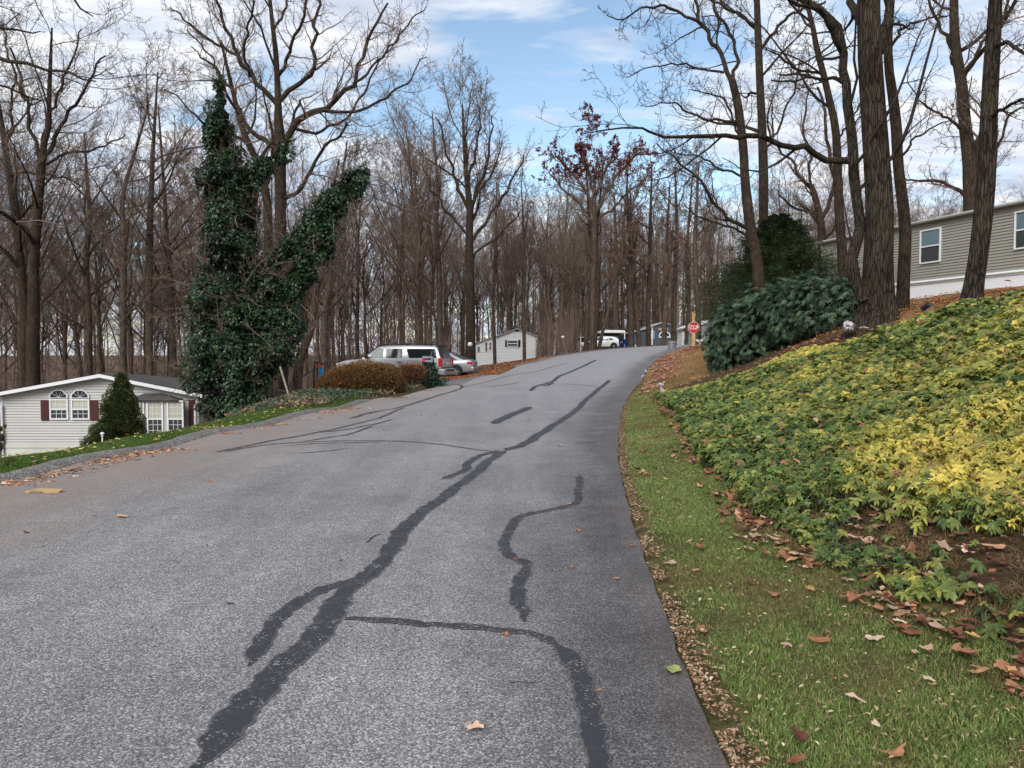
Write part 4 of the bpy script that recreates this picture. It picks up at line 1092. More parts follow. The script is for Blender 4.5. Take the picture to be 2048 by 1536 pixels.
while cnt < 165 and tries < 9000:
    tries += 1
    Y = wr.uniform(44, 128); px = wr.uniform(-220, 2200)
    if px > 1450 and wr.rand() < .72: continue
    if px < 430 and wr.rand() < .45: continue
    if 1090 < px < 1450 and Y < 100 and wr.rand() < .3: continue
    x = (px - 1024) / F * Y
    if blocked(x, Y) or not free(x, Y, 2.1): continue
    z = _on(x, Y)
    top = topline(px) + wr.uniform(-50, 90)
    want = (1.6 + (705 - top) * Y / F) - z
    s = np.clip(want / 19.5, .55, 1.15)
    lab, grp = zone(px)
    th = np.clip(wr.uniform(.75, 1.25), .7, 1.3)
    put_var(wr.randint(NV), x, Y, s, wr.uniform(0, 6.28), lab, grp, sxy=s * (.8 + .2 * th))
    cnt += 1
for k in range(NV):
    if not used_v[k]: put_var(k, -40 - 3 * k, 60, 1, 0, *zone(0))

# far wood: one mass beyond what can be told apart
def far_wood():
    rng = np.random.RandomState(99)
    g = Geo()
    n = 760
    px = rng.uniform(-500, 2500, n); px[:180] = rng.uniform(1000, 1500, 180); Y = rng.uniform(112, 215, n)
    keep = ~((px > 1500) & (rng.rand(n) < .45)) & ~((px < 700) & (rng.rand(n) < .25)); px, Y = px[keep], Y[keep]; n = len(px)
    x = (px - 1024) / F * Y
    z = T(x, Y)
    H = np.clip(1.6 + (705 - (np.interp(px, [0, 1000, 1100, 1400, 2048], [440, 430, 390, 400, 490]) + rng.uniform(-60, 60, n))) * Y / F - z, 8, 26)
    m = 6; tt = np.linspace(0, 1, m)
    P = np.zeros((n, m, 3)); wob = np.cumsum(rng.randn(n, m, 2) * .25, axis=1)
    P[:, :, 0] = x[:, None] + wob[:, :, 0]; P[:, :, 1] = Y[:, None] + wob[:, :, 1]; P[:, :, 2] = z[:, None] - .5 + H[:, None] * .95 * tt
    Rr = rng.uniform(.12, .28, n)[:, None] * (1 - .8 * tt)[None]
    V, Q = tubes(P, Rr, 5); g.add(V, Q)
    A = spawn(P, Rr, H, 10, .12, 1.0, (25, 65), .33, .4, 4, .15, .08, rng)
    V, Q = tubes(A[0], A[1], 3); g.add(V, Q)
    B = spawn(*A, 6, .1, 1.0, (25, 65), .5, .55, 3, .2, .06, rng, minr=.022)
    V, Q = tubes(B[0], B[1], 3); g.add(V, Q)
    Cc = spawn(*B, 3, .1, 1.0, (25, 65), .55, .6, 2, .2, .04, rng, minr=.018)
    V, Q = tubes(Cc[0], Cc[1], 3); g.add(V, Q)
    o = g.build('distant_wood', MT['twig'], smooth=True)
    tag(o, 'brown mass of bare trees on the far hillside behind everything', 'woodland', kind='stuff')
far_wood()

# leafless undergrowth between the trunks
def brush():
    rng = np.random.RandomState(77)
    g = Geo()
    n = 2300
    px = rng.uniform(-200, 2000, n); px[:260] = rng.uniform(1050, 1460, 260); Y = rng.uniform(46, 120, n)
    x = (px - 1024) / F * Y
    ok = np.array([not blocked(a, b) for a, b in zip(x, Y)]); ok &= ~((px > 1450) & (Y < 62))
    x, Y = x[ok], Y[ok]; n = len(x); z = T(x, Y)
    H = rng.uniform(1.2, 5.5, n)
    m = 5; tt = np.linspace(0, 1, m)
    P = np.zeros((n, m, 3)); wob = np.cumsum(rng.randn(n, m, 2) * .16, axis=1); wob[:, 0] = 0
    P[:, :, 0] = x[:, None] + wob[:, :, 0]; P[:, :, 1] = Y[:, None] + wob[:, :, 1]; P[:, :, 2] = z[:, None] - .2 + H[:, None] * tt
    Rr = rng.uniform(.015, .035, n)[:, None] * (1 - .6 * tt)[None]
    V, Q = tubes(P, Rr, 3); g.add(V, Q)
    A = spawn(P, Rr, H, 8, .05, 1.0, (20, 70), .5, .6, 4, .22, .06, rng, minr=.009)
    V, Q = tubes(A[0], A[1], 3); g.add(V, Q)
    B = spawn(*A, 5, .1, 1.0, (25, 75), .5, .7, 3, .25, .03, rng, minr=.008)
    V, Q = tubes(B[0], B[1], 3); g.add(V, Q)
    tag(g.build('undergrowth', MT['twig']), 'leafless brown saplings and brush filling the gaps between the woodland trunks', 'undergrowth', kind='stuff')
brush()
# ------------------------------------------------------------------ leafy volumes
def fib(n, rng):
    v = rng.randn(n, 3); return unit(v)
def blob_points(blobs, dens, rng, lump=.22, seed=0):
    """points over the union of lumpy spheres (cx,cy,cz,rx,ry,rz); returns pos, outward normal, depth 0..1"""
    B = np.array(blobs, float)
    P, Nn, D = [], [], []
    for i, b in enumerate(B):
        area = 4 * math.pi * (b[3] * b[4] * b[5]) ** (2 / 3)
        n = int(area * dens)
        if n < 4: continue
        d = fib(n, rng)
        lum = 1 + lump * (fnoise(d[:, 0] * 2 + d[:, 2] + i, d[:, 1] * 2 - d[:, 2], .8, seed + i % 7) - .5) * 2
        dep = rng.rand(n) ** 1.6
        r = lum * (1.0 - .22 * dep)
        p = b[:3] + d * b[3:6] * r[:, None]
        ok = np.ones(n, bool)
        for j, c in enumerate(B):
            if j == i: continue
            q = (p - c[:3]) / c[3:6]
            ok &= (q ** 2).sum(1) > .72
        nn = unit(d / b[3:6])
        P.append(p[ok]); Nn.append(nn[ok]); D.append(dep[ok])
    return np.concatenate(P), np.concatenate(Nn), np.concatenate(D)
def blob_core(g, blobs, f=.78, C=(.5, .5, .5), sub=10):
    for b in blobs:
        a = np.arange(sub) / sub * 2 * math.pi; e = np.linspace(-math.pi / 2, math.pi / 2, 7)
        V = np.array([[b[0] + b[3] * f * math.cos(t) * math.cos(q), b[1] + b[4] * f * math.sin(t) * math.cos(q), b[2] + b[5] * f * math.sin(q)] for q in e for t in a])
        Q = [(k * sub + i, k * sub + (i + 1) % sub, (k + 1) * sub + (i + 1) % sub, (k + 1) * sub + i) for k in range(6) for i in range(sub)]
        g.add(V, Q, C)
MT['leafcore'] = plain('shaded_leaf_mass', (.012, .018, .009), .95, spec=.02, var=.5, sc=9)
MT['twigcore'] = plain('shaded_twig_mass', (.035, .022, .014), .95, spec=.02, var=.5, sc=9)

def palette(cols, n, rng, w=None, jit=.25):
    cols = np.array(cols); k = rng.choice(len(cols), n, p=w)
    return cols[k] * rng.uniform(1 - jit, 1 + jit, (n, 1))

# ---- the ivy covered tree
def ivy_tree():
    Y = 29.0; k = Y / F; rng = np.random.RandomState(3)
    b0 = at(478, 850, Y); gz = _on(b0[0], b0[1]); o = empty('ivy_covered_tree', (b0[0], b0[1], gz)); off = np.array([b0[0], b0[1], gz])
    rows = [  # px, py, rx px, ry px
        (439, 175, 9, 24), (441, 205, 13, 22), (441, 235, 24, 24), (436, 258, 36, 24), (440, 288, 26, 22), (447, 318, 40, 26), (438, 350, 52, 30), (462, 355, 40, 28),
        (452, 392, 50, 32), (462, 430, 54, 36), (455, 470, 52, 36), (462, 510, 58, 38), (452, 548, 62, 38), (450, 590, 68, 42), (470, 630, 72, 42), (450, 665, 70, 42),
        (460, 705, 74, 40), (440, 745, 74, 38), (480, 750, 66, 44), (500, 700, 76, 46), (476, 800, 60, 44), (490, 835, 52, 30), (440, 812, 40, 26),
        (515, 335, 18, 16), (535, 322, 16, 14), (555, 312, 15, 14), (568, 300, 11, 12), (500, 352, 22, 18),
        (535, 575, 52, 42), (560, 545, 44, 36), (585, 520, 46, 36), (612, 495, 46, 34), (628, 465, 42, 32), (640, 440, 38, 28), (655, 418, 34, 26), (668, 395, 34, 26), (690, 378, 36, 26), (705, 355, 30, 22), (722, 346, 20, 16), (735, 342, 12, 10),
        (545, 620, 58, 46), (570, 650, 40, 40), (560, 690, 36, 38), (600, 560, 34, 30), (545, 600, 40, 40), (640, 490, 38, 36), (655, 470, 28, 22),
    ]
    blobs = []
    for i, (px, py, rx, ry) in enumerate(rows):
        p = at(px, py, Y + rng.uniform(-.4, .4)) - off
        f = 1.0
        f = 1.06 if i < 23 else (1.0 if i < 32 or i > 39 else [.95, .9, .86, .8, .78, .74, .7, .7][i - 32]); blobs.append((p[0], p[1], p[2], rx * k * .93 * f, rx * k * .85 * f, max(ry, rx * .62) * k * .95 * f))
    P, Nn, D = blob_points(blobs, 480, rng, .42, 2)
    # break the outline into clumps with gaps
    nz = fnoise(P[:, 0] + P[:, 1] * .5, P[:, 2], .55, 12)
    keep = (nz + .3 * (1 - D)) > .38
    P, Nn, D, nz = P[keep], Nn[keep], D[keep], nz[keep]
    P = P + Nn * ((nz - .5) * .8)[:, None] - np.array([0, 0, 1.]) * (np.maximum(fnoise(P[:, 0] * 2, P[:, 1] * 2, .35, 91) - .62, 0) * 2.2)[:, None]
    n = len(P)
    d = unit(Nn * .6 + rng.randn(n, 3) * .45 + np.array([0, 0, -.55])); u = unit(Nn + np.array([0, 0, .8]) + rng.randn(n, 3) * .35)
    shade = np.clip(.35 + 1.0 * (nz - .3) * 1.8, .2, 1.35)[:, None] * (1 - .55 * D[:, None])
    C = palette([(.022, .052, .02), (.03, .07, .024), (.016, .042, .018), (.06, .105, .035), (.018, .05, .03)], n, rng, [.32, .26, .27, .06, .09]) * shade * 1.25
    yel = rng.rand(n) < .004; C[yel] = (.2, .22, .05)
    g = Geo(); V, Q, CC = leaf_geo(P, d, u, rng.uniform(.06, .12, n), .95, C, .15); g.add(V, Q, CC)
    g.build('ivy_foliage', MT['ivy'], o)
    g = Geo(); blob_core(g, blobs, .72); g.build('shaded_core', MT['leafcore'], o)  # dark filler blobs, shade inside the ivy put into their colour
    # trunk and arms inside
    g = Geo()
    for ln in ([(478, 870, 40), (470, 700, 34), (458, 560, 28), (452, 430, 22), (445, 320, 15), (440, 230, 9), (440, 160, 3)], [(500, 760, 30), (545, 600, 26), (610, 500, 20), (665, 410, 14), (735, 335, 6)], [(465, 370, 10), (520, 335, 8), (570, 298, 4)]):
        q = [list(at(a, b, Y) - off) + [w_ * k / 2] for a, b, w_ in ln]; q[0][2] = min(q[0][2], -.2)
        Pp, Rr, L = path(q, 20); addt(g, Pp, Rr, 8)
    g.build('trunk', MT['bark'], o, smooth=True)
    # dead twigs of the tree sticking out of the ivy
    g = Geo(); sel = rng.choice(n, 330, replace=False)
    S = P[sel] - Nn[sel] * .3; dd = unit(Nn[sel] + rng.randn(330, 3) * .35 + np.array([0, 0, -.05])); ln = rng.uniform(.7, 2.4, 330)
    m = 6; Q_ = np.empty((330, m, 3)); Q_[:, 0] = S
    for j in range(1, m):
        dd = unit(dd + rng.randn(330, 3) * .16 + np.array([0, 0, .02])); Q_[:, j] = Q_[:, j - 1] + dd * (ln / (m - 1))[:, None]
    Rr = np.linspace(.014, .005, m)[None] * rng.uniform(.7, 1.5, (330, 1))
    addt(g, Q_, Rr, 3); A = spawn(Q_, Rr, ln, 6, .25, 1, (25, 60), .45, .6, 4, .2, .02, rng, minr=.004); addt(g, A[0], A[1], 3)
    A = spawn(*A, 3, .2, 1, (25, 60), .5, .6, 3, .2, .02, rng, minr=.004); addt(g, A[0], A[1], 3)
    g.build('bare_branches', MT['twig'], o)
    tag(o, 'two-armed tree wholly wrapped in dark green ivy beside the gabled house', 'tree')
ivy_tree()

# ---- rhododendron hedge below the hemlock
def rhodo():
    rng = np.random.RandomState(8)
    spec = [  # px, py, Y, rx, rz (m)
        (1445, 690, 27, .72, .95), (1462, 665, 27, .8, .95), (1490, 650, 26, .95, 1.05), (1520, 640, 25, 1.0, 1.1), (1560, 628, 24, 1.05, 1.0), (1600, 612, 23, .95, .85), (1640, 602, 22, .95, .80), (1680, 600, 21, .8, .62), (1705, 615, 20, .55, .6),
        (1440, 725, 26.6, .5, .5), (1490, 700, 25.5, .9, .8), (1540, 680, 24.5, .95, .75), (1590, 655, 23, .9, .65), (1640, 640, 21.5, .8, .55), (1680, 640, 20, .55, .38), (1580, 600, 25, .9, .6), (1460, 640, 27.6, .6, .6)]
    c = at(1550, 700, 24); gz = _on(c[0], c[1]); off = np.array([c[0], c[1], gz]); o = empty('rhododendron_hedge', off)
    blobs = []
    for px, py, Y, rx, rz in spec:
        p = at(px, py, Y) - off; blobs.append((p[0], p[1], p[2], rx, rx * 1.0, rz))
    P, Nn, D = blob_points(blobs, 62, rng, .42, 3)
    nr = len(P); L6 = 9
    ax = unit(Nn * .8 + np.array([0, 0, .55]) + rng.randn(nr, 3) * .25)
    t1 = unit(np.cross(ax, rng.randn(nr, 3))); t2 = np.cross(ax, t1)
    th = np.tile(np.arange(L6) / L6 * 2 * math.pi, nr) + np.repeat(rng.rand(nr) * 6, L6)
    i = np.repeat(np.arange(nr), L6)
    rad = t1[i] * np.cos(th)[:, None] + t2[i] * np.sin(th)[:, None]
    d = unit(rad + ax[i] * rng.uniform(-.1, .55, (len(i), 1)) - np.array([0, 0, .28]))
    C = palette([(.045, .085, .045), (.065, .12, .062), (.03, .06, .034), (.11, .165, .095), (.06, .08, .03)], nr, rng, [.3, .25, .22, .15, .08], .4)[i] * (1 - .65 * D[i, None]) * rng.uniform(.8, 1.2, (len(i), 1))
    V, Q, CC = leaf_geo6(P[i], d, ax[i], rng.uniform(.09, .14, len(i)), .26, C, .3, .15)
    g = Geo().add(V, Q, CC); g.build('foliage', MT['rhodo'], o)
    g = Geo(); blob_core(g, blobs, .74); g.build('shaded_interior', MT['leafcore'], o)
    g = Geo()
    for b in blobs[::2]:
        gx_, gy_ = b[0] + off[0], b[1] + off[1]
        q = [[b[0], b[1], _on(gx_, gy_) - gz - .1, .03], [b[0] + rng.uniform(-.2, .2), b[1], b[2] * .5, .025], [b[0], b[1], b[2], .015]]
        Pp, Rr, L = path(q, 8); addt(g, Pp, Rr, 6)
    g.build('stem', MT['bark'], o)
    tag(o, 'wide rounded rhododendron hedge with drooping blue-green leaves below the hemlock', 'shrub')
rhodo()

# ---- hemlock
def hemlock():
    rng = np.random.RandomState(9); Y = 29
    c = at(1548, 640, Y); gz = _on(c[0], c[1]); o = empty('hemlock_tree', (c[0], c[1], gz))
    top = at(1560, 428, Y)[2] - gz
    g = Geo(); P, Rr, L = path([(0, 0, -.3, .12), (.02, 0, top * .5, .08), (.15, 0, top, .012)], 12); addt(g, P, Rr, 8)
    g.build('trunk', MT['bark'], o, smooth=True)
    gb, gl = Geo(), Geo()
    n = 430
    t = rng.rand(n) ** .85
    z = top * (.04 + .95 * t); ln = np.interp(t, [0, .25, .5, .75, 1], [2.9, 3.1, 2.3, 1.3, .3]) * rng.uniform(.6, 1.2, n)
    a = rng.rand(n) * 2 * math.pi
    m = 7; Q_ = np.empty((n, m, 3)); Q_[:, 0] = np.stack([.15 * t ** 2, 0 * t, z], 1)
    d = unit(np.stack([np.cos(a), np.sin(a), .25 + 0 * a], 1))
    for j in range(1, m):
        d = unit(d + rng.randn(n, 3) * .10 + np.array([0, 0, -.045])); Q_[:, j] = Q_[:, j - 1] + d * (ln / (m - 1))[:, None]
    Rb = np.linspace(.02, .005, m)[None] * np.ones((n, 1)); addt(gb, Q_, Rb, 3)
    A = spawn(Q_, Rb, ln, 17, .22, 1, (30, 60), .34, .6, 4, .12, -.05, rng, minr=.003, shape=.45); addt(gb, A[0], A[1], 3)
    B = spawn(*A, 6, .1, 1, (35, 60), .5, .6, 3, .1, -.05, rng, minr=.002, shape=.4)
    pts = B[0].reshape(-1, 3); base = B[0]
    # flat needle sprays along the last twigs
    M_ = len(base); K = 4
    i = np.repeat(np.arange(M_), K); tt = rng.rand(M_ * K)
    f = tt * 2; i0 = np.minimum(f.astype(int), 1); fr = (f - i0)[:, None]
    pos = base[i, i0] * (1 - fr) + base[i, i0 + 1] * fr
    tg = unit(base[i, i0 + 1] - base[i, i0]); side = unit(np.cross(tg, [0, 0, 1.])) * rng.choice([-1, 1], len(i))[:, None]
    dd = unit(tg * .7 + side * .8 + rng.randn(len(i), 3) * .2)
    dep = np.clip(np.hypot(pos[:, 0], pos[:, 1]) / 1.6, .25, 1)[:, None]  # needles darken towards the trunk, interior shade put into the colour
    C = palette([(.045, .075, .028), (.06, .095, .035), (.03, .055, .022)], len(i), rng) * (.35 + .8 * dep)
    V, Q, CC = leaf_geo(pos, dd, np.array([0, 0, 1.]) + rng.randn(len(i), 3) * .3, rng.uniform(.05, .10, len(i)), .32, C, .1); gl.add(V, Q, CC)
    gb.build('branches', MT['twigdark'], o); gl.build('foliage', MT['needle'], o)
    tag(o, 'dark green feathery hemlock behind the rhododendron hedge', 'tree')
hemlock()

# ---- dwarf spruce in front of the gabled house
def dwarf_spruce():
    rng = np.random.RandomState(10); Y = 27.5
    c = at(230, 880, Y); gz = _on(c[0], c[1]); o = empty('dwarf_spruce', (c[0], c[1], gz)); k = Y / F
    off = np.array([c[0], c[1], gz])
    rows = [(243, 760, 12, 14), (243, 778, 20, 18), (242, 800, 30, 20), (240, 820, 36, 22), (242, 845, 42, 22), (236, 862, 50, 20), (232, 885, 56, 24), (205, 890, 34, 20), (262, 885, 30, 22), (232, 915, 54, 24), (228, 945, 48, 24)]
    blobs = []
    for px, py, rx, ry in rows:
        p = at(px, py, Y) - off; blobs.append((p[0], p[1], p[2], rx * k, rx * k, ry * k * 1.15))
    P, Nn, D = blob_points(blobs, 1500, rng, .28, 5)
    nz = fnoise(P[:, 0] * 1.3 + P[:, 1], P[:, 2], .22, 4); P = P + Nn * ((nz - .5) * .2)[:, None]
    n = len(P); d = unit(Nn + rng.randn(n, 3) * .45 + np.array([0, 0, .35]))
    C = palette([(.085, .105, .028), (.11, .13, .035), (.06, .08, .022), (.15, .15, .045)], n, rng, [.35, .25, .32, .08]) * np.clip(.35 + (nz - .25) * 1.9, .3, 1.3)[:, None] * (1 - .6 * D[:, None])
    V, Q, CC = leaf_geo(P, d, rng.randn(n, 3), rng.uniform(.04, .075, n), .4, C); Geo().add(V, Q, CC).build('foliage', MT['needle'], o)
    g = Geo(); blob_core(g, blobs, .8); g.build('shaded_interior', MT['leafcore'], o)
    g = Geo(); g.tube([(0, 0, -.3), (0, 0, 1.5)], .06, 8); g.build('trunk', MT['bark'], o)
    tag(o, 'cone-shaped dwarf spruce in front of the pale grey gabled house', 'shrub')
dwarf_spruce()

# ---- twiggy leafy shrubs
def shrub(name, label, rows, Y, cols, w, dens, size, seed, core='twigcore', nt=250, cat='shrub', tw=.5, top=None, mat='leaf'):
    rng = np.random.RandomState(seed); k = Y / F
    c = at(rows[0][0], rows[0][1], Y); gz = _on(c[0], c[1]); off = np.array([c[0], c[1], gz]); o = empty(name, off)
    blobs = []
    for px, py, rx, ry in rows:
        p = at(px, py, Y) - off; blobs.append((p[0], p[1], p[2], rx * k, rx * k * .8, ry * k))
    P, Nn, D = blob_points(blobs, dens, rng, .15, seed)
    P = P + rng.randn(len(P), 3) * .035
    z0 = P[:, 2].min(); P = P[T(P[:, 0] + off[0], P[:, 1] + off[1]) - gz < P[:, 2] + .02]; 
    n = len(P); Nn = unit(P - np.array([b[:3] for b in blobs]).mean(0)); D = rng.rand(n)
    d = unit(Nn * .7 + rng.randn(n, 3) * .6 + np.array([0, 0, .3]))
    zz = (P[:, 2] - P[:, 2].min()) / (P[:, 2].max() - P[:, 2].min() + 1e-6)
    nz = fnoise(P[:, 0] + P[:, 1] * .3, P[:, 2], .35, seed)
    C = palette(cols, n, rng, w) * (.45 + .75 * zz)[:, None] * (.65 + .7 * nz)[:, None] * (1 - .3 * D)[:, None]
    if top is not None:
        tm = rng.rand(n) < np.clip(zz - .35, 0, 1) * 1.1; C[tm] = C[tm] * .35 + np.array(top) * .65
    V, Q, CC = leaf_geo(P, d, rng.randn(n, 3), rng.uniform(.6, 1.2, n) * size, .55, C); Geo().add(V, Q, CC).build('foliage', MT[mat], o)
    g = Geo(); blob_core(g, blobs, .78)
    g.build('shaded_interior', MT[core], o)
    g = Geo(); m = 5; ii = rng.randint(len(P), size=nt)
    S = P[ii] * .75; S[:, 2] *= .9; dd = unit(P[ii] - np.array([0, 0, P[:, 2].min()]) + rng.randn(nt, 3) * .2 + np.array([0, 0, .4])); Q_ = np.empty((nt, m, 3)); Q_[:, 0] = S
    ln = rng.uniform(.4, 1.0, nt) * tw
    for j in range(1, m):
        dd = unit(dd + rng.randn(nt, 3) * .12); Q_[:, j] = Q_[:, j - 1] + dd * (ln / (m - 1))[:, None]
    addt(g, Q_, np.full((nt, m), .004), 3); g.build('twigs', MT['twigdark'], o)
    tag(o, label, cat)
    return o
shrub('clipped_shrub', 'broad mounded shrub in olive and orange autumn leaf before the sport utility vehicle',
      [(725, 765, 62, 41), (690, 768, 44, 36), (765, 765, 42, 39), (660, 776, 26, 30), (790, 778, 22, 23), (720, 792, 60, 26), (678, 797, 36, 22), (748, 750, 34, 19), (704, 752, 32, 18)], 29,
      [(.25, .10, .03), (.17, .10, .026), (.33, .125, .035), (.09, .09, .022), (.32, .18, .05)], [.3, .28, .15, .17, .1], 1500, .06, 21, nt=500, top=(.20, .10, .028))
shrub('barberry_shrub', 'small rust orange twiggy shrub squeezed between the olive shrub and the ivy post',
      [(822, 748, 20, 17), (810, 742, 15, 14), (836, 745, 16, 17), (822, 736, 14, 8)], 31.5,
      [(.34, .13, .055), (.42, .17, .07), (.24, .09, .04)], [.4, .3, .3], 1400, .05, 22, nt=350, tw=.6)

# ---- ivy covered post box
def ivy_post():
    rng = np.random.RandomState(12); Y = 32.5; k = Y / F
    c = at(861, 768, Y); gz = _on(c[0], c[1]); off = np.array([c[0], c[1], gz]); o = empty('ivy_covered_letterbox', off)
    rows = [(858, 728, 12, 14), (860, 740, 15, 16), (862, 752, 17, 16), (864, 764, 20, 14), (868, 774, 26, 9), (850, 772, 26, 9)]
    blobs = [(*(at(a, b, Y) - off), rx * k, rx * k * .8, ry * k) for a, b, rx, ry in rows]
    P, Nn, D = blob_points(blobs, 500, rng, .25, 5); n = len(P)
    d = unit(Nn * .6 + rng.randn(n, 3) * .45 + np.array([0, 0, -.5]))
    C = palette([(.025, .055, .025), (.035, .075, .03), (.015, .04, .018)], n, rng) * (1 - .5 * D[:, None])
    V, Q, CC = leaf_geo(P, d, Nn + np.array([0, 0, .6]), rng.uniform(.05, .09, n), .95, C, .15); Geo().add(V, Q, CC).build('ivy_foliage', MT['ivy'], o)
    g = Geo(); blob_core(g, blobs, .8); g.tube([(0, 0, -.2), (0, 0, 1.2)], .05, 8); g.build('post', MT['leafcore'], o)  # post plus near-black filler blobs that paint the shade under the ivy
    p = at(852, 718, Y) - off
    g = Geo(); x0, x1 = (at(843, 718, Y) - off)[0], (at(864, 718, Y) - off)[0]; z0 = (at(850, 724, Y) - off)[2]; z1 = (at(850, 713, Y) - off)[2]
    g.box(x0 + .05, x1 - .02, p[1] - .18, p[1] + .18, z0 - .1, z1 - .07); g.build('box', MT['darkmetal'], o)
    g = Geo(); g.add([(x0 - .03, p[1] - .28, z0 + .02), (x1 + .04, p[1] - .28, z0 + .0), (x1 + .04, p[1], z1), (x0 + .05, p[1], z1 + .02), (x0 - .03, p[1] + .28, z0 + .02), (x1 + .04, p[1] + .28, z0)], [(0, 1, 2, 3), (3, 2, 5, 4)])
    g.add([(x0 - .03, p[1] - .28, z0), (x1 + .04, p[1] - .28, z0 - .02), (x1 + .04, p[1], z1 - .03), (x0 + .05, p[1], z1 - .01)], [(0, 3, 2, 1)])
    g.build('roof', MT['galv'], o)
    g = Geo(); q = at(846, 719, Y - .3) - off; g.prism([(q[0] - .06, q[2] - .12), (q[0] + .09, q[2] - .05), (q[0] + .0, q[2] + .1)], q[1] - .02, q[1]); g.build('reflector', MT['toyred'], o)
    tag(o, 'small grey-roofed letterbox on a post smothered in ivy beside the driveway', 'letterbox')
ivy_post()

# ------------------------------------------------------------------ ground cover on the bank
def tuft_leaves(X, Y, Z, nl, size, cols, rng, lift, tilt=.25, droop=.25):
    n = len(X); i = np.repeat(np.arange(n), nl)
    th = np.tile(np.arange(nl) / nl * 2 * math.pi, n) + np.repeat(rng.rand(n) * 6, nl) + rng.randn(n * nl) * .2
    ax = unit(np.stack([rng.randn(n) * tilt - .25, rng.randn(n) * tilt - .3, np.ones(n)], 1))
    t1 = unit(np.cross(ax, [0, 1, 0.1])); t2 = np.cross(ax, t1)
    d = unit(t1[i] * np.cos(th)[:, None] + t2[i] * np.sin(th)[:, None] + ax[i] * rng.uniform(-.05, .5, (n * nl, 1)))
    pos = np.stack([X, Y, Z + lift], 1)[i]
    return pos, d, ax[i], size[i] * rng.uniform(.75, 1.2, n * nl), cols[i] * rng.uniform(.82, 1.15, (n * nl, 1))

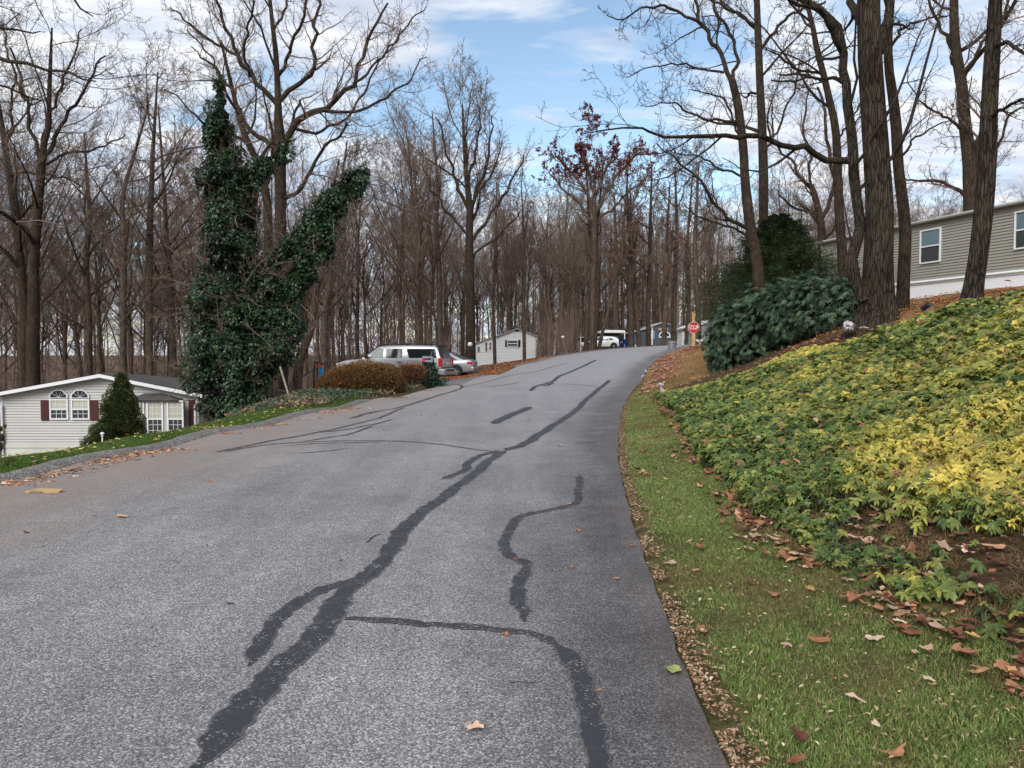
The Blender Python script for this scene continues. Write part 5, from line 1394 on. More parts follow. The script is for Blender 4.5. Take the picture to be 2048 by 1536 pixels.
def foot(y): return xr(y) + np.interp(y, [2.5, 4, 6, 9, 12, 16, 20, 24, 26], [1.75, 1.4, 1.05, 1.12, 1.15, 1.25, 1.15, .95, .9])
def crestx(y): return np.interp(y, [3, 8, 12.6, 14.2, 15.2, 15.9, 17.6, 20, 22.6, 25.5], [8.8, 9.2, 8.9, 8.0, 7.15, 6.8, 6.75, 5.8, 5.35, 4.8])
def groundcover():
    rng = np.random.RandomState(14)
    X = rng.uniform(1.5, 9.3, 215000); Yy = 2.6 + (25.5 - 2.6) * rng.rand(215000)
    f = foot(Yy); c = crestx(Yy); edge = (fnoise(X, Yy, .6, 8) - .5) * .35
    ok = (X > f + edge) & (X < c + edge)
    # thins to bare soil low on the near right part of the bank
    dist = np.hypot(X, Yy)
    bare = np.clip((fnoise(X, Yy, .9, 17) - .30) * 2.6, 0, 1)
    near = np.interp(X / Yy, [.30, .39, .54, .66, .9], [7.0, 6.9, 5.95, 5.05, 4.8])
    nearf = np.clip((near + (fnoise(X, Yy, .8, 19) - .5) * 1.3 - Yy) / .5, 0, 1)
    stripe = np.exp(-((X - f - .17) ** 2) / .03) * (Yy > 3.3) * np.clip((Yy - 3.4) / 2.0, .22, 1)
    hole = np.exp(-(((X - 2.85) / .35) ** 2 + ((Yy - 6.9) / .35) ** 2))
    prob = np.where(nearf > 0, np.maximum(1 - nearf * 1.0, stripe * .8 * np.clip((fnoise(X, Yy, .35, 71) - .38) * 6, 0, 1)), 1.0) - hole * .8 - .10 * (bare < .08)
    prob = np.where((nearf > .6) & (fnoise(X, Yy, .4, 33) > .60), np.maximum(prob, .45), prob)
    keepd = np.clip(10.5 / dist, .36, 1) * .9
    ok &= rng.rand(len(X)) < np.clip(prob, 0.015, 1) * keepd
    X, Yy = X[ok], Yy[ok]; dist = dist[ok]; n = len(X)
    Z = T(X, Yy) - .02
    lump = fnoise(X, Yy, .55, 26)
    lift = rng.uniform(.02, .15, n) + (np.clip(lump - .3, 0, 1) * .32 + .10 * (fnoise(X, Yy, .22, 27) - .4)) * np.clip((Yy - 4) / 3, .3, 1); lift = np.maximum(lift, .02) * np.clip((crestx(Yy) - X) / 1.1, .35, 1); lift = np.where((nearf[ok] > .5), lift * .55, lift)
    yn = fnoise(X, Yy, 1.1, 23); yn2 = fnoise(X, Yy, .35, 24)
    ylw = .26 * yn + .30 * yn2 + .115
    ylw += .15 * np.exp(-((Yy - (7.4 - np.clip(X / Yy - .4, 0, .3) * 6)) / 1.35) ** 2) * np.clip((X / Yy - .36) * 7, 0, 1.2)      # golden drift near the viewer
    ylw += .16 * np.clip(1 - (crestx(Yy) - X) / 1.3, 0, 1)                                  # and along the top
    ylw += .10 * np.clip((X - foot(Yy) - .7) / 1.6, 0, 1) * np.clip((13 - Yy) / 5, .35, 1)
    ylw -= .10 * np.clip(1.3 - (X - foot(Yy)), 0, 1)
    ylw = np.clip((ylw - .345) * 3.2, 0, .95) + rng.randn(n) * .27
    green = palette([(.062, .105, .024), (.09, .14, .032), (.038, .072, .022), (.135, .175, .042)], n, rng, [.35, .3, .2, .15])
    lime = np.array([.25, .26, .055]); gold = np.array([.54, .43, .085])
    t = np.clip(ylw, 0, 1)[:, None]
    col = np.where(t < .5, green * (1 - 2 * t) + lime * 2 * t, lime * (2 - 2 * t) + gold * (2 * t - 1))
    col *= (.55 + .9 * np.clip(lump, 0, 1))[:, None]; dd_ = rng.rand(n) < .02; col[dd_] = np.array([.28, .15, .07])
    size = np.interp(dist, [3, 9, 20], [.038, .043, .066]) * rng.uniform(.55, 1.5, n) * (.8 + .45 * fnoise(X, Yy, .8, 29))
    g = Geo()
    nr = dist < 9.5
    a = tuft_leaves(X[nr], Yy[nr], Z[nr], 6, size[nr] * 1.1, col[nr], rng, lift[nr], .6)
    V, Q, C = leaf_geo6(*a[:3], a[3], rng.uniform(.42, .68, (len(a[0]), 1)), a[4], rng.uniform(.1, .9, (len(a[0]), 1)), .3); g.add(V, Q, C)
    # lower storey, shaded
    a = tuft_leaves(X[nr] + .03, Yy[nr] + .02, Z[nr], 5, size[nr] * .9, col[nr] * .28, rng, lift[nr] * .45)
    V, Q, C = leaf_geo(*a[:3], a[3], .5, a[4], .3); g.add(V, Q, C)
    fr = ~nr
    a = tuft_leaves(X[fr], Yy[fr], Z[fr], 6, size[fr], col[fr], rng, lift[fr], .5)
    V, Q, C = leaf_geo(*a[:3], a[3], .65, a[4], .3); g.add(V, Q, C)
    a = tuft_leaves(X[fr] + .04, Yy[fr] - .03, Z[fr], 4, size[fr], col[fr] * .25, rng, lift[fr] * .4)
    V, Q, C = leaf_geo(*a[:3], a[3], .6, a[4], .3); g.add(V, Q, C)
    # stems of the near plants
    ns = nr & (Yy < 8.5); m = ns.sum()
    Pp = np.zeros((m, 3, 3)); Pp[:, 0] = np.stack([X[ns] + rng.randn(m) * .03, Yy[ns] + rng.randn(m) * .03, Z[ns] - .02], 1); Pp[:, 2] = np.stack([X[ns], Yy[ns], Z[ns] + lift[ns]], 1); Pp[:, 1] = (Pp[:, 0] + Pp[:, 2]) / 2 + rng.randn(m, 3) * .012
    V, Q = tubes(Pp, np.full((m, 3), .0022), 3); g.add(V, Q, (.16, .15, .06))
    tag(g.build('groundcover', MT['leaf']), 'mat of green and golden-yellow groundcover plants clothing the right bank', 'groundcover', kind='stuff')
groundcover()

# ------------------------------------------------------------------ grass
def grass(name, label, X, Y, hgt, cols, w, rng, wd=.004, bend=.5, dry=.15):
    n = len(X); Z = T(X, Y) - .035
    a = rng.rand(n) * 6.283; h = hgt * rng.uniform(.5, 1.3, n)
    be = rng.uniform(0, bend, n) * h
    dx, dy = np.cos(a), np.sin(a)
    C = palette(cols, n, rng, w, .3)
    if name == 'verge':
        bn = np.clip((fnoise(X, Y, .55, 93) - .5) * 5, 0, 1)[:, None] * .7; C = C * (1 - bn) + np.array([.24, .19, .085]) * bn * rng.uniform(.6, 1.2, (n, 1))
        C *= (.75 + .5 * fnoise(X, Y, 1.3, 94))[:, None]
    V = np.empty((n, 5, 3)); dist = np.hypot(X, Y); ww = wd * np.maximum(1, dist / 5)
    sx_, sy_ = -dy * ww, dx * ww
    for j, (t, s) in enumerate([(0, 1), (0, -1), (.55, -.8), (.55, .8), (1, 0)]):
        V[:, j, 0] = X + dx * be * t * t * 1.4 + sx_ * s; V[:, j, 1] = Y + dy * be * t * t * 1.4 + sy_ * s; V[:, j, 2] = Z + h * t * (1 - .25 * (be / h) * t)
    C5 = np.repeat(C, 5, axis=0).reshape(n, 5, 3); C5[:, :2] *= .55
    g = Geo(); k = np.arange(n)[:, None] * 5
    g.add(V.reshape(-1, 3), k + np.array([[0, 1, 2, 3]]), C5.reshape(-1, 3)); V_ = g.v[0]
    g.f.append(k + np.array([[3, 2, 4]])); g.mi.append(np.zeros(n, np.int32))
    return g
rg = np.random.RandomState(15)
n = 420000
Yg = 1.8 + (34 - 1.8) * rg.rand(n) ** 1.9; u = rg.rand(n)
Xg = xr(Yg) + .04 + (foot(np.minimum(Yg, 26)) - xr(np.minimum(Yg, 26)) + .12 + (fnoise(Yg, Yg * 0, .7, 3) - .5) * .3) * u
tn = fnoise(Xg, Yg, .35, 41); ok = (tn + rg.rand(n) * .5 > .52) & (rg.rand(n) < np.clip((33 - Yg) / 7, 0, 1))
ok &= (Xg - xr(Yg) > .05 + .18 * fnoise(Xg, Yg, .25, 43)) 
Xg, Yg = Xg[ok], Yg[ok]
g1 = grass('verge', '', Xg, Yg, .034, [(.16, .235, .06), (.22, .29, .08), (.11, .18, .05), (.42, .36, .18), (.28, .30, .10)], [.30, .24, .20, .13, .13], rg, .0022, 1.1)
tag(g1.build('verge_grass', MT['grass']), 'narrow strip of short grass between the road edge and the planted bank', 'grass', kind='stuff')
# sparse straw and grass on the bare near part of the bank
n = 110000; Xs = rg.uniform(1.6, 5.5, n); Ys = rg.uniform(2.0, 7.5, n)
ok = (Xs > foot(Ys) - .25) & (fnoise(Xs, Ys, .4, 44) > .5); Xs, Ys = Xs[ok], Ys[ok]
g2 = grass('straw', '', Xs, Ys, .05, [(.30, .20, .095), (.20, .12, .06), (.10, .12, .04), (.36, .27, .14)], [.38, .32, .15, .15], rg, .0020, 2.6)
tag(g2.build('dry_straw', MT['grass']), 'dry straw and pine needles over the bare soil at the near end of the bank', 'straw', kind='stuff')
n = 330000; Yl = 3 + (25 - 3) * rg.rand(n) ** .9; ul = rg.rand(n) ** 1.3
Xl = xl(Yl) - .38 - ul * np.interp(Yl, [3, 18, 25], [3.4, 3.0, 1.0])
ok = rg.rand(n) < np.clip((25 - Yl) / 3, 0, 1); Xl, Yl = Xl[ok], Yl[ok]
g3 = grass('lawn', '', Xl, Yl, .05, [(.09, .155, .035), (.12, .19, .042), (.065, .12, .026), (.24, .20, .08)], [.38, .3, .26, .06], rg, .0022, .7)
tag(g3.build('lawn_grass', MT['grass']), 'mown green lawn strip sloping behind the left kerb', 'grass', kind='stuff')

# ------------------------------------------------------------------ fallen leaves
def litter_leaves(X, Y, size, cols, w, rng, lift=.01, curl=.5, Zs=None):
    n = len(X); Z = (T(X, Y) if Zs is None else Zs) + lift * rng.uniform(.4, 1.4, n)
    a = rng.rand(n) * 6.283
    d = np.stack([np.cos(a), np.sin(a), rng.randn(n) * .22], 1); u = unit(np.stack([rng.randn(n) * .35, rng.randn(n) * .35, np.ones(n)], 1))
    C = palette(cols, n, rng, w, .3)
    pos = np.stack([X, Y, Z], 1) - d * (size * .5)[:, None]
    return leaf_geo6(pos, d, u, size, .55, C, rng.uniform(-.15, .25, (n, 1)) , curl)
LC = [(.34, .16, .09), (.24, .10, .055), (.40, .25, .165), (.43, .31, .22), (.14, .06, .04), (.40, .22, .10)]
LW = [.24, .2, .17, .12, .14, .13]
lg = Geo(); rl = np.random.RandomState(16)
def lobed(X, Y, size, cols, w, rng, lift):
    n = len(X); Z = T(X, Y) + lift * rng.uniform(.3, 1.2, n); m = 14
    th = np.arange(m) / m * 2 * math.pi
    k = rng.choice([3, 4, 5], n)[:, None]
    r = (size / 2)[:, None] * (1 + rng.uniform(.10, .34, (n, 1)) * np.cos(k * th[None] * 1.0 + rng.rand(n, 1) * 6) + rng.randn(n, m) * .07)
    lx = r * np.cos(th) ; ly = r * np.sin(th) * rng.uniform(.42, .75, (n, 1))
    c1 = rng.uniform(-5, 7, (n, 1)); c2 = rng.uniform(-6, 9, (n, 1))
    lz = c1 * lx ** 2 + c2 * ly ** 2 * 2 + rng.randn(n, m) * .003
    a = rng.rand(n, 1) * 6.283; tx, ty = rng.randn(n, 1) * .2, rng.randn(n, 1) * .2
    x = X[:, None] + lx * np.cos(a) - ly * np.sin(a); y = Y[:, None] + lx * np.sin(a) + ly * np.cos(a); z = Z[:, None] + lz + tx * lx + ty * ly
    V = np.empty((n, m + 1, 3)); V[:, 0] = np.stack([X, Y, Z], 1); V[:, 1:, 0] = x; V[:, 1:, 1] = y; V[:, 1:, 2] = np.maximum(z, T(X, Y)[:, None] + .002)
    C = palette(cols, n, rng, w, .3)[:, None, :] * rng.uniform(.8, 1.15, (n, m + 1, 1))
    i = np.arange(n)[:, None] * (m + 1)
    Q = np.concatenate([i + np.array([[0, j + 1, (j + 1) % m + 1]]) for j in range(m)])
    return V.reshape(-1, 3), Q, C.reshape(-1, 3)
def addl(X, Y, size, cols=LC, w=LW, lift=.01, curl=.5):
    big = (size > .035) & (Y < 20)
    if big.any():
        V, Q, C = lobed(X[big], Y[big], size[big] * 1.1, cols, w, rl, lift); lg.add(V, Q, C)
        X, Y, size = X[~big], Y[~big], size[~big]
        if len(X) == 0: return
    V, Q, C = litter_leaves(X, Y, size, cols, w, rl, lift, curl); lg.add(V, Q, C)
# tiny leaves along the road edge
n = 9500; y = 2 + 30 * rl.rand(n) ** 1.7; x = xr(y) + .04 + np.abs(rl.randn(n)) * .075 * np.interp(y, [2, 10, 30], [1, .9, 1.4]) - .03
k = fnoise(x, y, .3, 51) > .34; addl(x[k], y[k], rl.uniform(.008, .032, k.sum()), [(.36, .25, .16), (.30, .17, .10), (.18, .09, .055), (.46, .35, .24)], [.3, .3, .25, .15], .008)
# on the verge
n = 2600; y = 2 + 28 * rl.rand(n) ** 1.8; x = xr(y) + 1.4 * rl.rand(n)
addl(x, y, rl.uniform(.008, .032, n), [(.42, .33, .19), (.33, .2, .11), (.5, .41, .27)], [.4, .35, .25], .014)
n = 170; y = 2 + 24 * rl.rand(n) ** 1.5; x = xr(y) + .15 + 1.3 * rl.rand(n)
addl(x, y, rl.uniform(.04, .105, n), lift=.02)
# line of leaves where the planting meets the grass
n = 800; y = 3 + 22 * rl.rand(n) ** 1.2; x = foot(y) - .10 + rl.randn(n) * .09
k = fnoise(x, y, .4, 52) > .42; addl(x[k], y[k], rl.uniform(.04, .11, k.sum()), lift=.025)
# bare soil
n = 1500; x = rl.uniform(1.7, 5.5, n); y = rl.uniform(2.2, 7.6, n); k = (x > foot(y) - .1)
addl(x[k], y[k], rl.uniform(.03, .12, k.sum()), [(.22, .10, .06), (.13, .055, .035), (.36, .20, .12), (.5, .33, .24)], [.35, .3, .2, .15], .02)
n = 90; y = 3 + 14 * rl.rand(n); x = foot(y) + .3 + rl.rand(n) * (crestx(y) - foot(y)); 
V, Q, C = litter_leaves(x, y, rl.uniform(.07, .13, n), LC, LW, rl, .22, .5); lg.add(V, Q, C)
# pink-brown drift on the far bend
n = 13000; y = rl.uniform(26.5, 53, n); w_ = np.interp(y, [26, 30, 36, 42, 50, 53], [.25, .9, 1.15, .9, .7, .5]); x = xr(y) + .1 + np.abs(rl.randn(n)) * w_ * .55 + np.where(y < 36, .25, 0)
k = fnoise(x, y, .8, 53) > .40; addl(x[k], y[k], rl.uniform(.05, .12, k.sum()), [(.52, .29, .2), (.38, .18, .11), (.62, .42, .31), (.22, .10, .06)], [.35, .3, .2, .15], .02)
n = 5200; x = rl.uniform(3, 13, n); y = rl.uniform(17, 52, n); k = (x > xr(y) + .9) & ((y > 24.5) | (x > crestx(y) + .1)); addl(x[k], y[k], rl.uniform(.04, .10, k.sum()), [(.42, .24, .11), (.5, .33, .17), (.2, .09, .05)], [.4, .3, .3], .015)
# by the oak foot and the crest
n = 1700; x = rl.uniform(6.8, 12, n); y = rl.uniform(11, 21, n); k = x > crestx(y) - .1; addl(x[k], y[k], rl.uniform(.04, .11, k.sum()), [(.42, .24, .11), (.26, .1, .05), (.34, .07, .04)], [.5, .3, .2], .015)
# left gutter
n = 2800; y = 6 + 24 * rl.rand(n); x = xl(y) + .1 + np.abs(rl.randn(n)) * .22; k = fnoise(x * .3, y, 1.2, 54) > .46
addl(x[k], y[k], rl.uniform(.025, .085, k.sum()), [(.42, .22, .14), (.5, .30, .2), (.25, .11, .07), (.6, .42, .28)], [.35, .25, .2, .2], .01)
# lawn
n = 330; y = 7 + 18 * rl.rand(n); x = xl(y) - .4 - 1.3 * rl.rand(n); addl(x, y, rl.uniform(.04, .09, n), [(.55, .40, .16), (.50, .42, .12), (.3, .15, .08)], [.4, .35, .25], .045)
# around the cars and across the slope to the cottage
n = 9000; x = rl.uniform(-6, 2.6, n); y = rl.uniform(38, 68, n); k = (x < xl(y) - .3) & (fnoise(x, y, 1.2, 55) > .42)
addl(x[k], y[k], rl.uniform(.07, .15, k.sum()), [(.42, .17, .07), (.5, .26, .12), (.28, .09, .045)], [.4, .3, .3], .02)
n = 1400; x = rl.uniform(-4.2, -1, n); y = rl.uniform(42.4, 46, n); addl(x, y, rl.uniform(.08, .14, n), [(.42, .10, .045), (.5, .18, .08)], [.6, .4], .02)
# woodland floor
n = 26000; px = rl.uniform(-100, 1500, n); y = rl.uniform(44, 110, n); x = (px - 1024) / F * y; k = ~((x > xl(y) - .5) & (x < xr(y) + .5)); addl(x[k], y[k], rl.uniform(.12, .24, k.sum()), [(.24, .12, .07), (.34, .19, .11), (.15, .07, .045)], [.4, .3, .3], .02)
# scattered few on the road
n = 150; y = 3 + 45 * rl.rand(n); x = xl(y) + (xr(y) - xl(y)) * rl.rand(n); addl(x, y, rl.uniform(.02, .06, n), lift=.012)
tag(lg.build('leaf_litter', MT['litter']), 'brown and tan fallen leaves along the road edges, the verge and under the trees', 'fallen leaves', kind='stuff')

# ---- ivy and dead leaf bed by the driveway
def ivy_bed():
    rng = np.random.RandomState(18)
    n = 42000; y = rng.uniform(21.5, 36.5, n); x = rng.uniform(-9.5, -1.6, n)
    lim = np.interp(y, [21.5, 24, 27, 31, 35, 36.5], [-5.6, -5.1, -4.7, -3.7, -2.9, -3.1])
    lo = np.interp(y, [21.5, 24, 30, 36], [-6.6, -9, -9.5, -6])
    k = (x < lim + (fnoise(x, y, .8, 61) - .5) * .5) & (x > lo); x, y = x[k], y[k]; n = len(x)
    z = T(x, y) + rng.uniform(0, .16, n)
    d = unit(rng.randn(n, 3) + np.array([0, -.3, -.2])); nz = fnoise(x, y, .7, 62)
    dead = rng.rand(n) < np.clip((nz - .42) * 3, .08, .6)
    C = np.where(dead[:, None], palette([(.27, .15, .085), (.38, .25, .15), (.15, .07, .04)], n, rng), palette([(.03, .065, .024), (.045, .09, .03), (.02, .045, .018)], n, rng)) * rng.uniform(.7, 1.2, (n, 1))
    V, Q, CC = leaf_geo(np.stack([x, y, z], 1), d, np.array([0, -.4, 1.]) + rng.randn(n, 3) * .4, rng.uniform(.05, .095, n), .85, C, .1)
    tag(Geo().add(V, Q, CC).build('ivy_bed', MT['ivy']), 'bed of ivy mixed with dead leaves sloping beside the driveway mouth', 'groundcover', kind='stuff')
ivy_bed()
# ------------------------------------------------------------------ building helpers (house-local: x along the front, y into the house, z up)
def siding(g, xf, z0, z1, y=0.0, e=.115, axis='y', sgn=-1, mi=0):
    """clapboard rows; xf(z) -> (x0,x1); outward is sgn along axis"""
    z = z0
    while z < z1 - 1e-4:
        zt = min(z + e, z1)
        a0, a1 = xf(z); b0, b1 = xf(zt)
        if a1 - a0 < .02: break
        if b1 < b0: b0 = b1 = (a0 + a1) / 2
        o, i = sgn * .026, sgn * .002; lp = e * .24
        pts = [(a0, y + o, z + lp), (a1, y + o, z + lp), (b1, y + i, zt), (b0, y + i, zt), (a0, y + i * 0, z), (a1, y + i * 0, z)]
        if axis == 'x': pts = [(p[1], p[0], p[2]) for p in pts]
        g.add(pts, [(0, 1, 2, 3), (4, 5, 1, 0)], None, mi)
        z = zt
def L2(o, px, py, Y):
    """pixel at depth -> local coords of an unrotated house empty"""
    return at(px, py, Y) - np.array(o.location)

def window(parent, x0, x1, z0, z1, y, glass='glass', upper=None, grid=None, f=.055, rail=True, name='window', frame='white', dep=.04, m=.0):
    """double-hung window facing -y"""
    g = Geo(); a, b = y - dep, y + .02
    g.box(x0, x0 + f, a, b, z0, z1); g.box(x1 - f, x1, a, b, z0, z1); g.box(x0 + f, x1 - f, a, b, z1 - f, z1); g.box(x0 + f, x1 - f, a - .012, b, z0, z0 + f)
    zm = (z0 + z1) / 2
    if rail: g.box(x0 + f, x1 - f, a + .006, b, zm - f * .45, zm + f * .45)
    if grid:
        nx, nz = grid; mt = .008
        for i in range(1, nx): 
            xx = x0 + f + (x1 - x0 - 2 * f) * i / nx; g.box(xx - mt, xx + mt, y - .018, b, z0 + f, z1 - f)
        for j in range(1, nz):
            zz = z0 + f + (z1 - z0 - 2 * f) * j / nz
            if abs(zz - zm) < .05: continue
            g.box(x0 + f, x1 - f, y - .0165, b, zz - mt, zz + mt)
    w = g.build(name, MT[frame], parent)
    p = Geo(); p.box(x0 + f * .9, x1 - f * .9, y - .006, y + .015, z0 + f * .9, zm if upper else z1 - f * .9)
    p.build('pane', MT[glass], w)
    if upper:
        p = Geo(); p.box(x0 + f * .9, x1 - f * .9, y - .0061, y + .015, zm, z1 - f * .9); p.build('pane', MT[upper], w)
    return w
def shutter(parent, x0, x1, z0, z1, y, mat='maroon', name='shutter'):
    g = Geo(); g.box(x0, x1, y - .035, y, z0, z1)
    for a, b in ((.06, .46), (.54, .94)):
        za, zb = z0 + (z1 - z0) * a, z0 + (z1 - z0) * b
        n = max(4, int((zb - za) / .06))
        for i in range(n):
            q = za + (zb - za) * i / n; g.box(x0 + .03, x1 - .03, y - .046, y - .035, q, q + (zb - za) / n * .55)
    g.build(name, MT[mat], parent)

def house_gabled():
    Y = 32.0; o = empty('gabled_house', at(5, 893, Y) - np.array([0, 0, .6]))
    l = lambda px, py: (lambda p: (p[0], p[2]))(L2(o, px, py, Y))
    W = l(396, 800)[0]; zs = l(20, 890)[1]; ze = l(0, 792)[1]; xr_ = l(208, 750)[0]; zr = l(208, 752)[1] - .06; D = 14.0
    ge = zr - ze; D = 9.0
    xf = lambda z: (0, W) if z <= ze else ((z - ze) / ge * xr_, W - (z - ze) / ge * (W - xr_))
    g = Geo(); siding(g, xf, zs, zr, 0)
    siding(g, lambda z: (0, D), zs, ze, W, axis='x', sgn=1)
    g.add([(0, .02, zs), (W, .02, zs), (W, .02, ze), (xr_, .02, zr), (0, .02, ze)], [(0, 1, 2, 3, 4)])
    g.add([(0, 0, zs), (0, D, zs), (0, D, ze), (0, 0, ze), (W, D, zs), (W, D, ze)], [(0, 3, 2, 1)]); g.add([(0, D, zs), (W, D, zs), (W, D, ze), (0, D, ze)], [(3, 2, 1, 0)])
    g.build('wall', MT['sid1'], o)
    g = Geo(); g.box(-.02, W + .02, -.03, D, -1.2, zs - .0); g.box(-.04, W + .04, -.06, -.03, zs - .11, zs + .02); g.build('skirting', MT['cream'], o)
    # roof: two thin slabs with overhang, and white rake boards
    ov = .32; g = Geo(); th = .10
    sl = ge / xr_; sr = ge / (W - xr_)
    xa, xb = -ov, W + ov; za, zb = ze - sl * ov, ze - sr * ov
    P = [(xa, za), (xr_, zr), (xb, zb)]
    HV = [(P[0][0], -.36, za + .17), (xr_, -.36, zr + .17), (P[2][0], -.36, zb + .17), (xr_, .7, zr + .17), (P[0][0], D + .3, za + .17), (P[2][0], D + .3, zb + .17)]
    for up_ in (0, -.04):
        F4 = [(0, 1, 3, 4), (1, 2, 5, 3)]; F3 = [(4, 3, 5)]
        V = [(p[0], p[1], p[2] + up_) for p in HV]; g.add(V, F4 if up_ == 0 else [q[::-1] for q in F4]); g.add(V, F3 if up_ == 0 else [q[::-1] for q in F3])
    rf = g.build('roof', MT['shingle'], o)
    g = Geo()
    for (x0, z0), (x1, z1) in ((P[0], P[1]), (P[1], P[2])):
        for ya, yb, d0, d1 in ((-.39, -.35, .01, .15),):
            g.add([(x0, ya, z0 + d0), (x1, ya, z1 + d0), (x1, ya, z1 + d1), (x0, ya, z0 + d1), (x0, yb, z0 + d0), (x1, yb, z1 + d0), (x1, yb, z1 + d1), (x0, yb, z0 + d1)],
                  [(0, 1, 2, 3), (7, 6, 5, 4), (0, 4, 5, 1), (3, 2, 6, 7), (0, 3, 7, 4), (1, 5, 6, 2)])
        g.add([(x0, -.35, z0 + .0), (x1, -.35, z1 + .0), (x1, .0, z1 + .0), (x0, .0, z0 + .0)], [(0, 1, 2, 3)])
    g.box(xa, xa + .03, -.35, D, za - .05, za + .12); g.box(xb - .03, xb, -.35, D, zb - .05, zb + .12)
    g.build('rake_board', MT['white'], o)
    g = Geo()
    for xx in (.03, W - .03):
        g.box(xx - .05, xx + .05, -.045, -.015, zs, ze - .02)
    g.build('corner_trim', MT['white'], o)
    for xx, sx_ in ((-.02, 1), (W + .02, -1)):
        g = Geo(); e = -ov if sx_ > 0 else W + ov
        g.tube([(e, -.30, za - .02), (e, -.30, za - .12), (xx + sx_ * .10, -.12, za - .34), (xx + sx_ * .10, -.10, -.35)], .045, 6); g.build('downspout', MT['white'], o)
    # windows
    for a, b in ((100, 137), (143, 180)):
        x0, x1 = l(a, 800)[0], l(b, 800)[0]; z0, z1 = l(0, 839)[1], l(0, 798)[1]
        window(o, x0, x1, z0, z1, -.03, upper='blind', glass='curtain', grid=(3, 4), f=.06)
        # clipped half-round light above
        zb_, zt_ = l(0, 796)[1], l(0, 779)[1]; c = (x1 - x0)
        out = [(x0, zb_), (x1, zb_), (x1, zb_ + .13), (x1 - c * .27, zt_), (x0 + c * .27, zt_), (x0, zb_ + .13)]
        cx, cz = (x0 + x1) / 2, zb_ + .03
        inn = [(cx + (p[0] - cx) * .86, cz + (p[1] - cz) * .8 + .015) for p in out]
        g = Geo(); n = 6
        V = [(p[0], -.075, p[1]) for p in out] + [(p[0], -.075, p[1]) for p in inn] + [(p[0], -.03, p[1]) for p in out] + [(p[0], -.03, p[1]) for p in inn]
        g.add(V, [(i, (i + 1) % n, n + (i + 1) % n, n + i) for i in range(n)]); g.add(V, [(2 * n + i, 2 * n + (i + 1) % n, (i + 1) % n, i) for i in range(n)]); g.add(V, [(n + i, n + (i + 1) % n, 3 * n + (i + 1) % n, 3 * n + i) for i in range(n)])
        for t in (-.9, -.35, .35, .9):
            ex, ez = cx + math.sin(t) * .36, inn[0][1] + math.cos(t) * .3
            g.tube([(cx, -.05, inn[0][1]), (ex, -.05, ez)], .008, 4)
        w_ = g.build('arched_window', MT['white'], o)
        g = Geo(); g.add([(p[0], -.042, p[1]) for p in inn], [tuple(range(n))]); g.build('pane', MT['glass'], w_)
    for a, b in ((82.5, 98.5), (181, 197)):
        shutter(o, l(a, 800)[0], l(b, 800)[0], l(0, 841)[1], l(0, 800)[1], -.02)
    # bay with a small hipped roof
    bx0, bx1 = l(272, 800)[0], l(363, 800)[0]; zt_, zb_ = l(0, 799)[1], l(0, 880)[1]
    g = Geo()
    g.box(bx0 + .25, bx1 - .0, -.42, -.02, zb_, zt_); g.build('bay', MT['sid1'], o)
    for a, b in ((288, 321), (329, 362)):
        window(o, l(a, 0)[0], l(b, 0)[0], l(0, 873)[1], zt_ - .01, -.43, upper='blind', glass='curtain', grid=(3, 6), f=.06)
    window(o, l(274, 0)[0], l(283, 0)[0], l(0, 873)[1], zt_ - .01, -.43, upper='blind', glass='curtain', f=.04)
    g = Geo(); zr2 = l(0, 789)[1]
    g.add([(bx0 - .05, -.56, zt_ + .0), (bx1 + .08, -.56, zt_), (bx1 + .08, 0, zt_ + .02), (bx0 - .05, 0, zt_ + .02), (bx0 + .35, -.02, zr2 + .05), (bx1 - .75, -.02, zr2 + .05)],
          [(0, 1, 5, 4), (1, 2, 5), (0, 4, 3)] if False else [(0, 1, 5, 4)]); 
    g.add([(bx1 + .08, -.56, zt_), (bx1 + .08, 0, zt_ + .02), (bx1 - .75, -.02, zr2 + .05), (bx0 - .05, -.56, zt_), (bx0 - .05, 0, zt_ + .02), (bx0 + .35, -.02, zr2 + .05)], [(0, 1, 2), (3, 5, 4)])
    g.box(bx0 - .05, bx1 + .08, -.55, -.02, zt_ - .05, zt_ - .002)
    g.build('bay_roof', MT['shingle'], o)
    shutter(o, l(364, 0)[0], l(377, 0)[0], l(0, 858)[1], l(0, 800)[1], -.02)
    # window and shutter on the right hand side wall
    g = Geo(); zz0, zz1 = l(0, 853)[1], l(0, 800)[1]
    g.box(W + .02, W + .055, 1.2, 1.5, zz0, zz1); g.build('shutter', MT['maroon'], o)
    g = Geo(); g.box(W + .02, W + .05, 1.55, 2.4, zz0 + .2, zz1); s_ = g.build('side_window', MT['white'], o); g = Geo(); g.box(W + .05, W + .056, 1.61, 2.34, zz0 + .26, zz1 - .06); g.build('pane', MT['glass'], s_)
    tag(o, 'single-storey pale grey gabled house with maroon shutters and a bay window', 'house')
house_gabled()

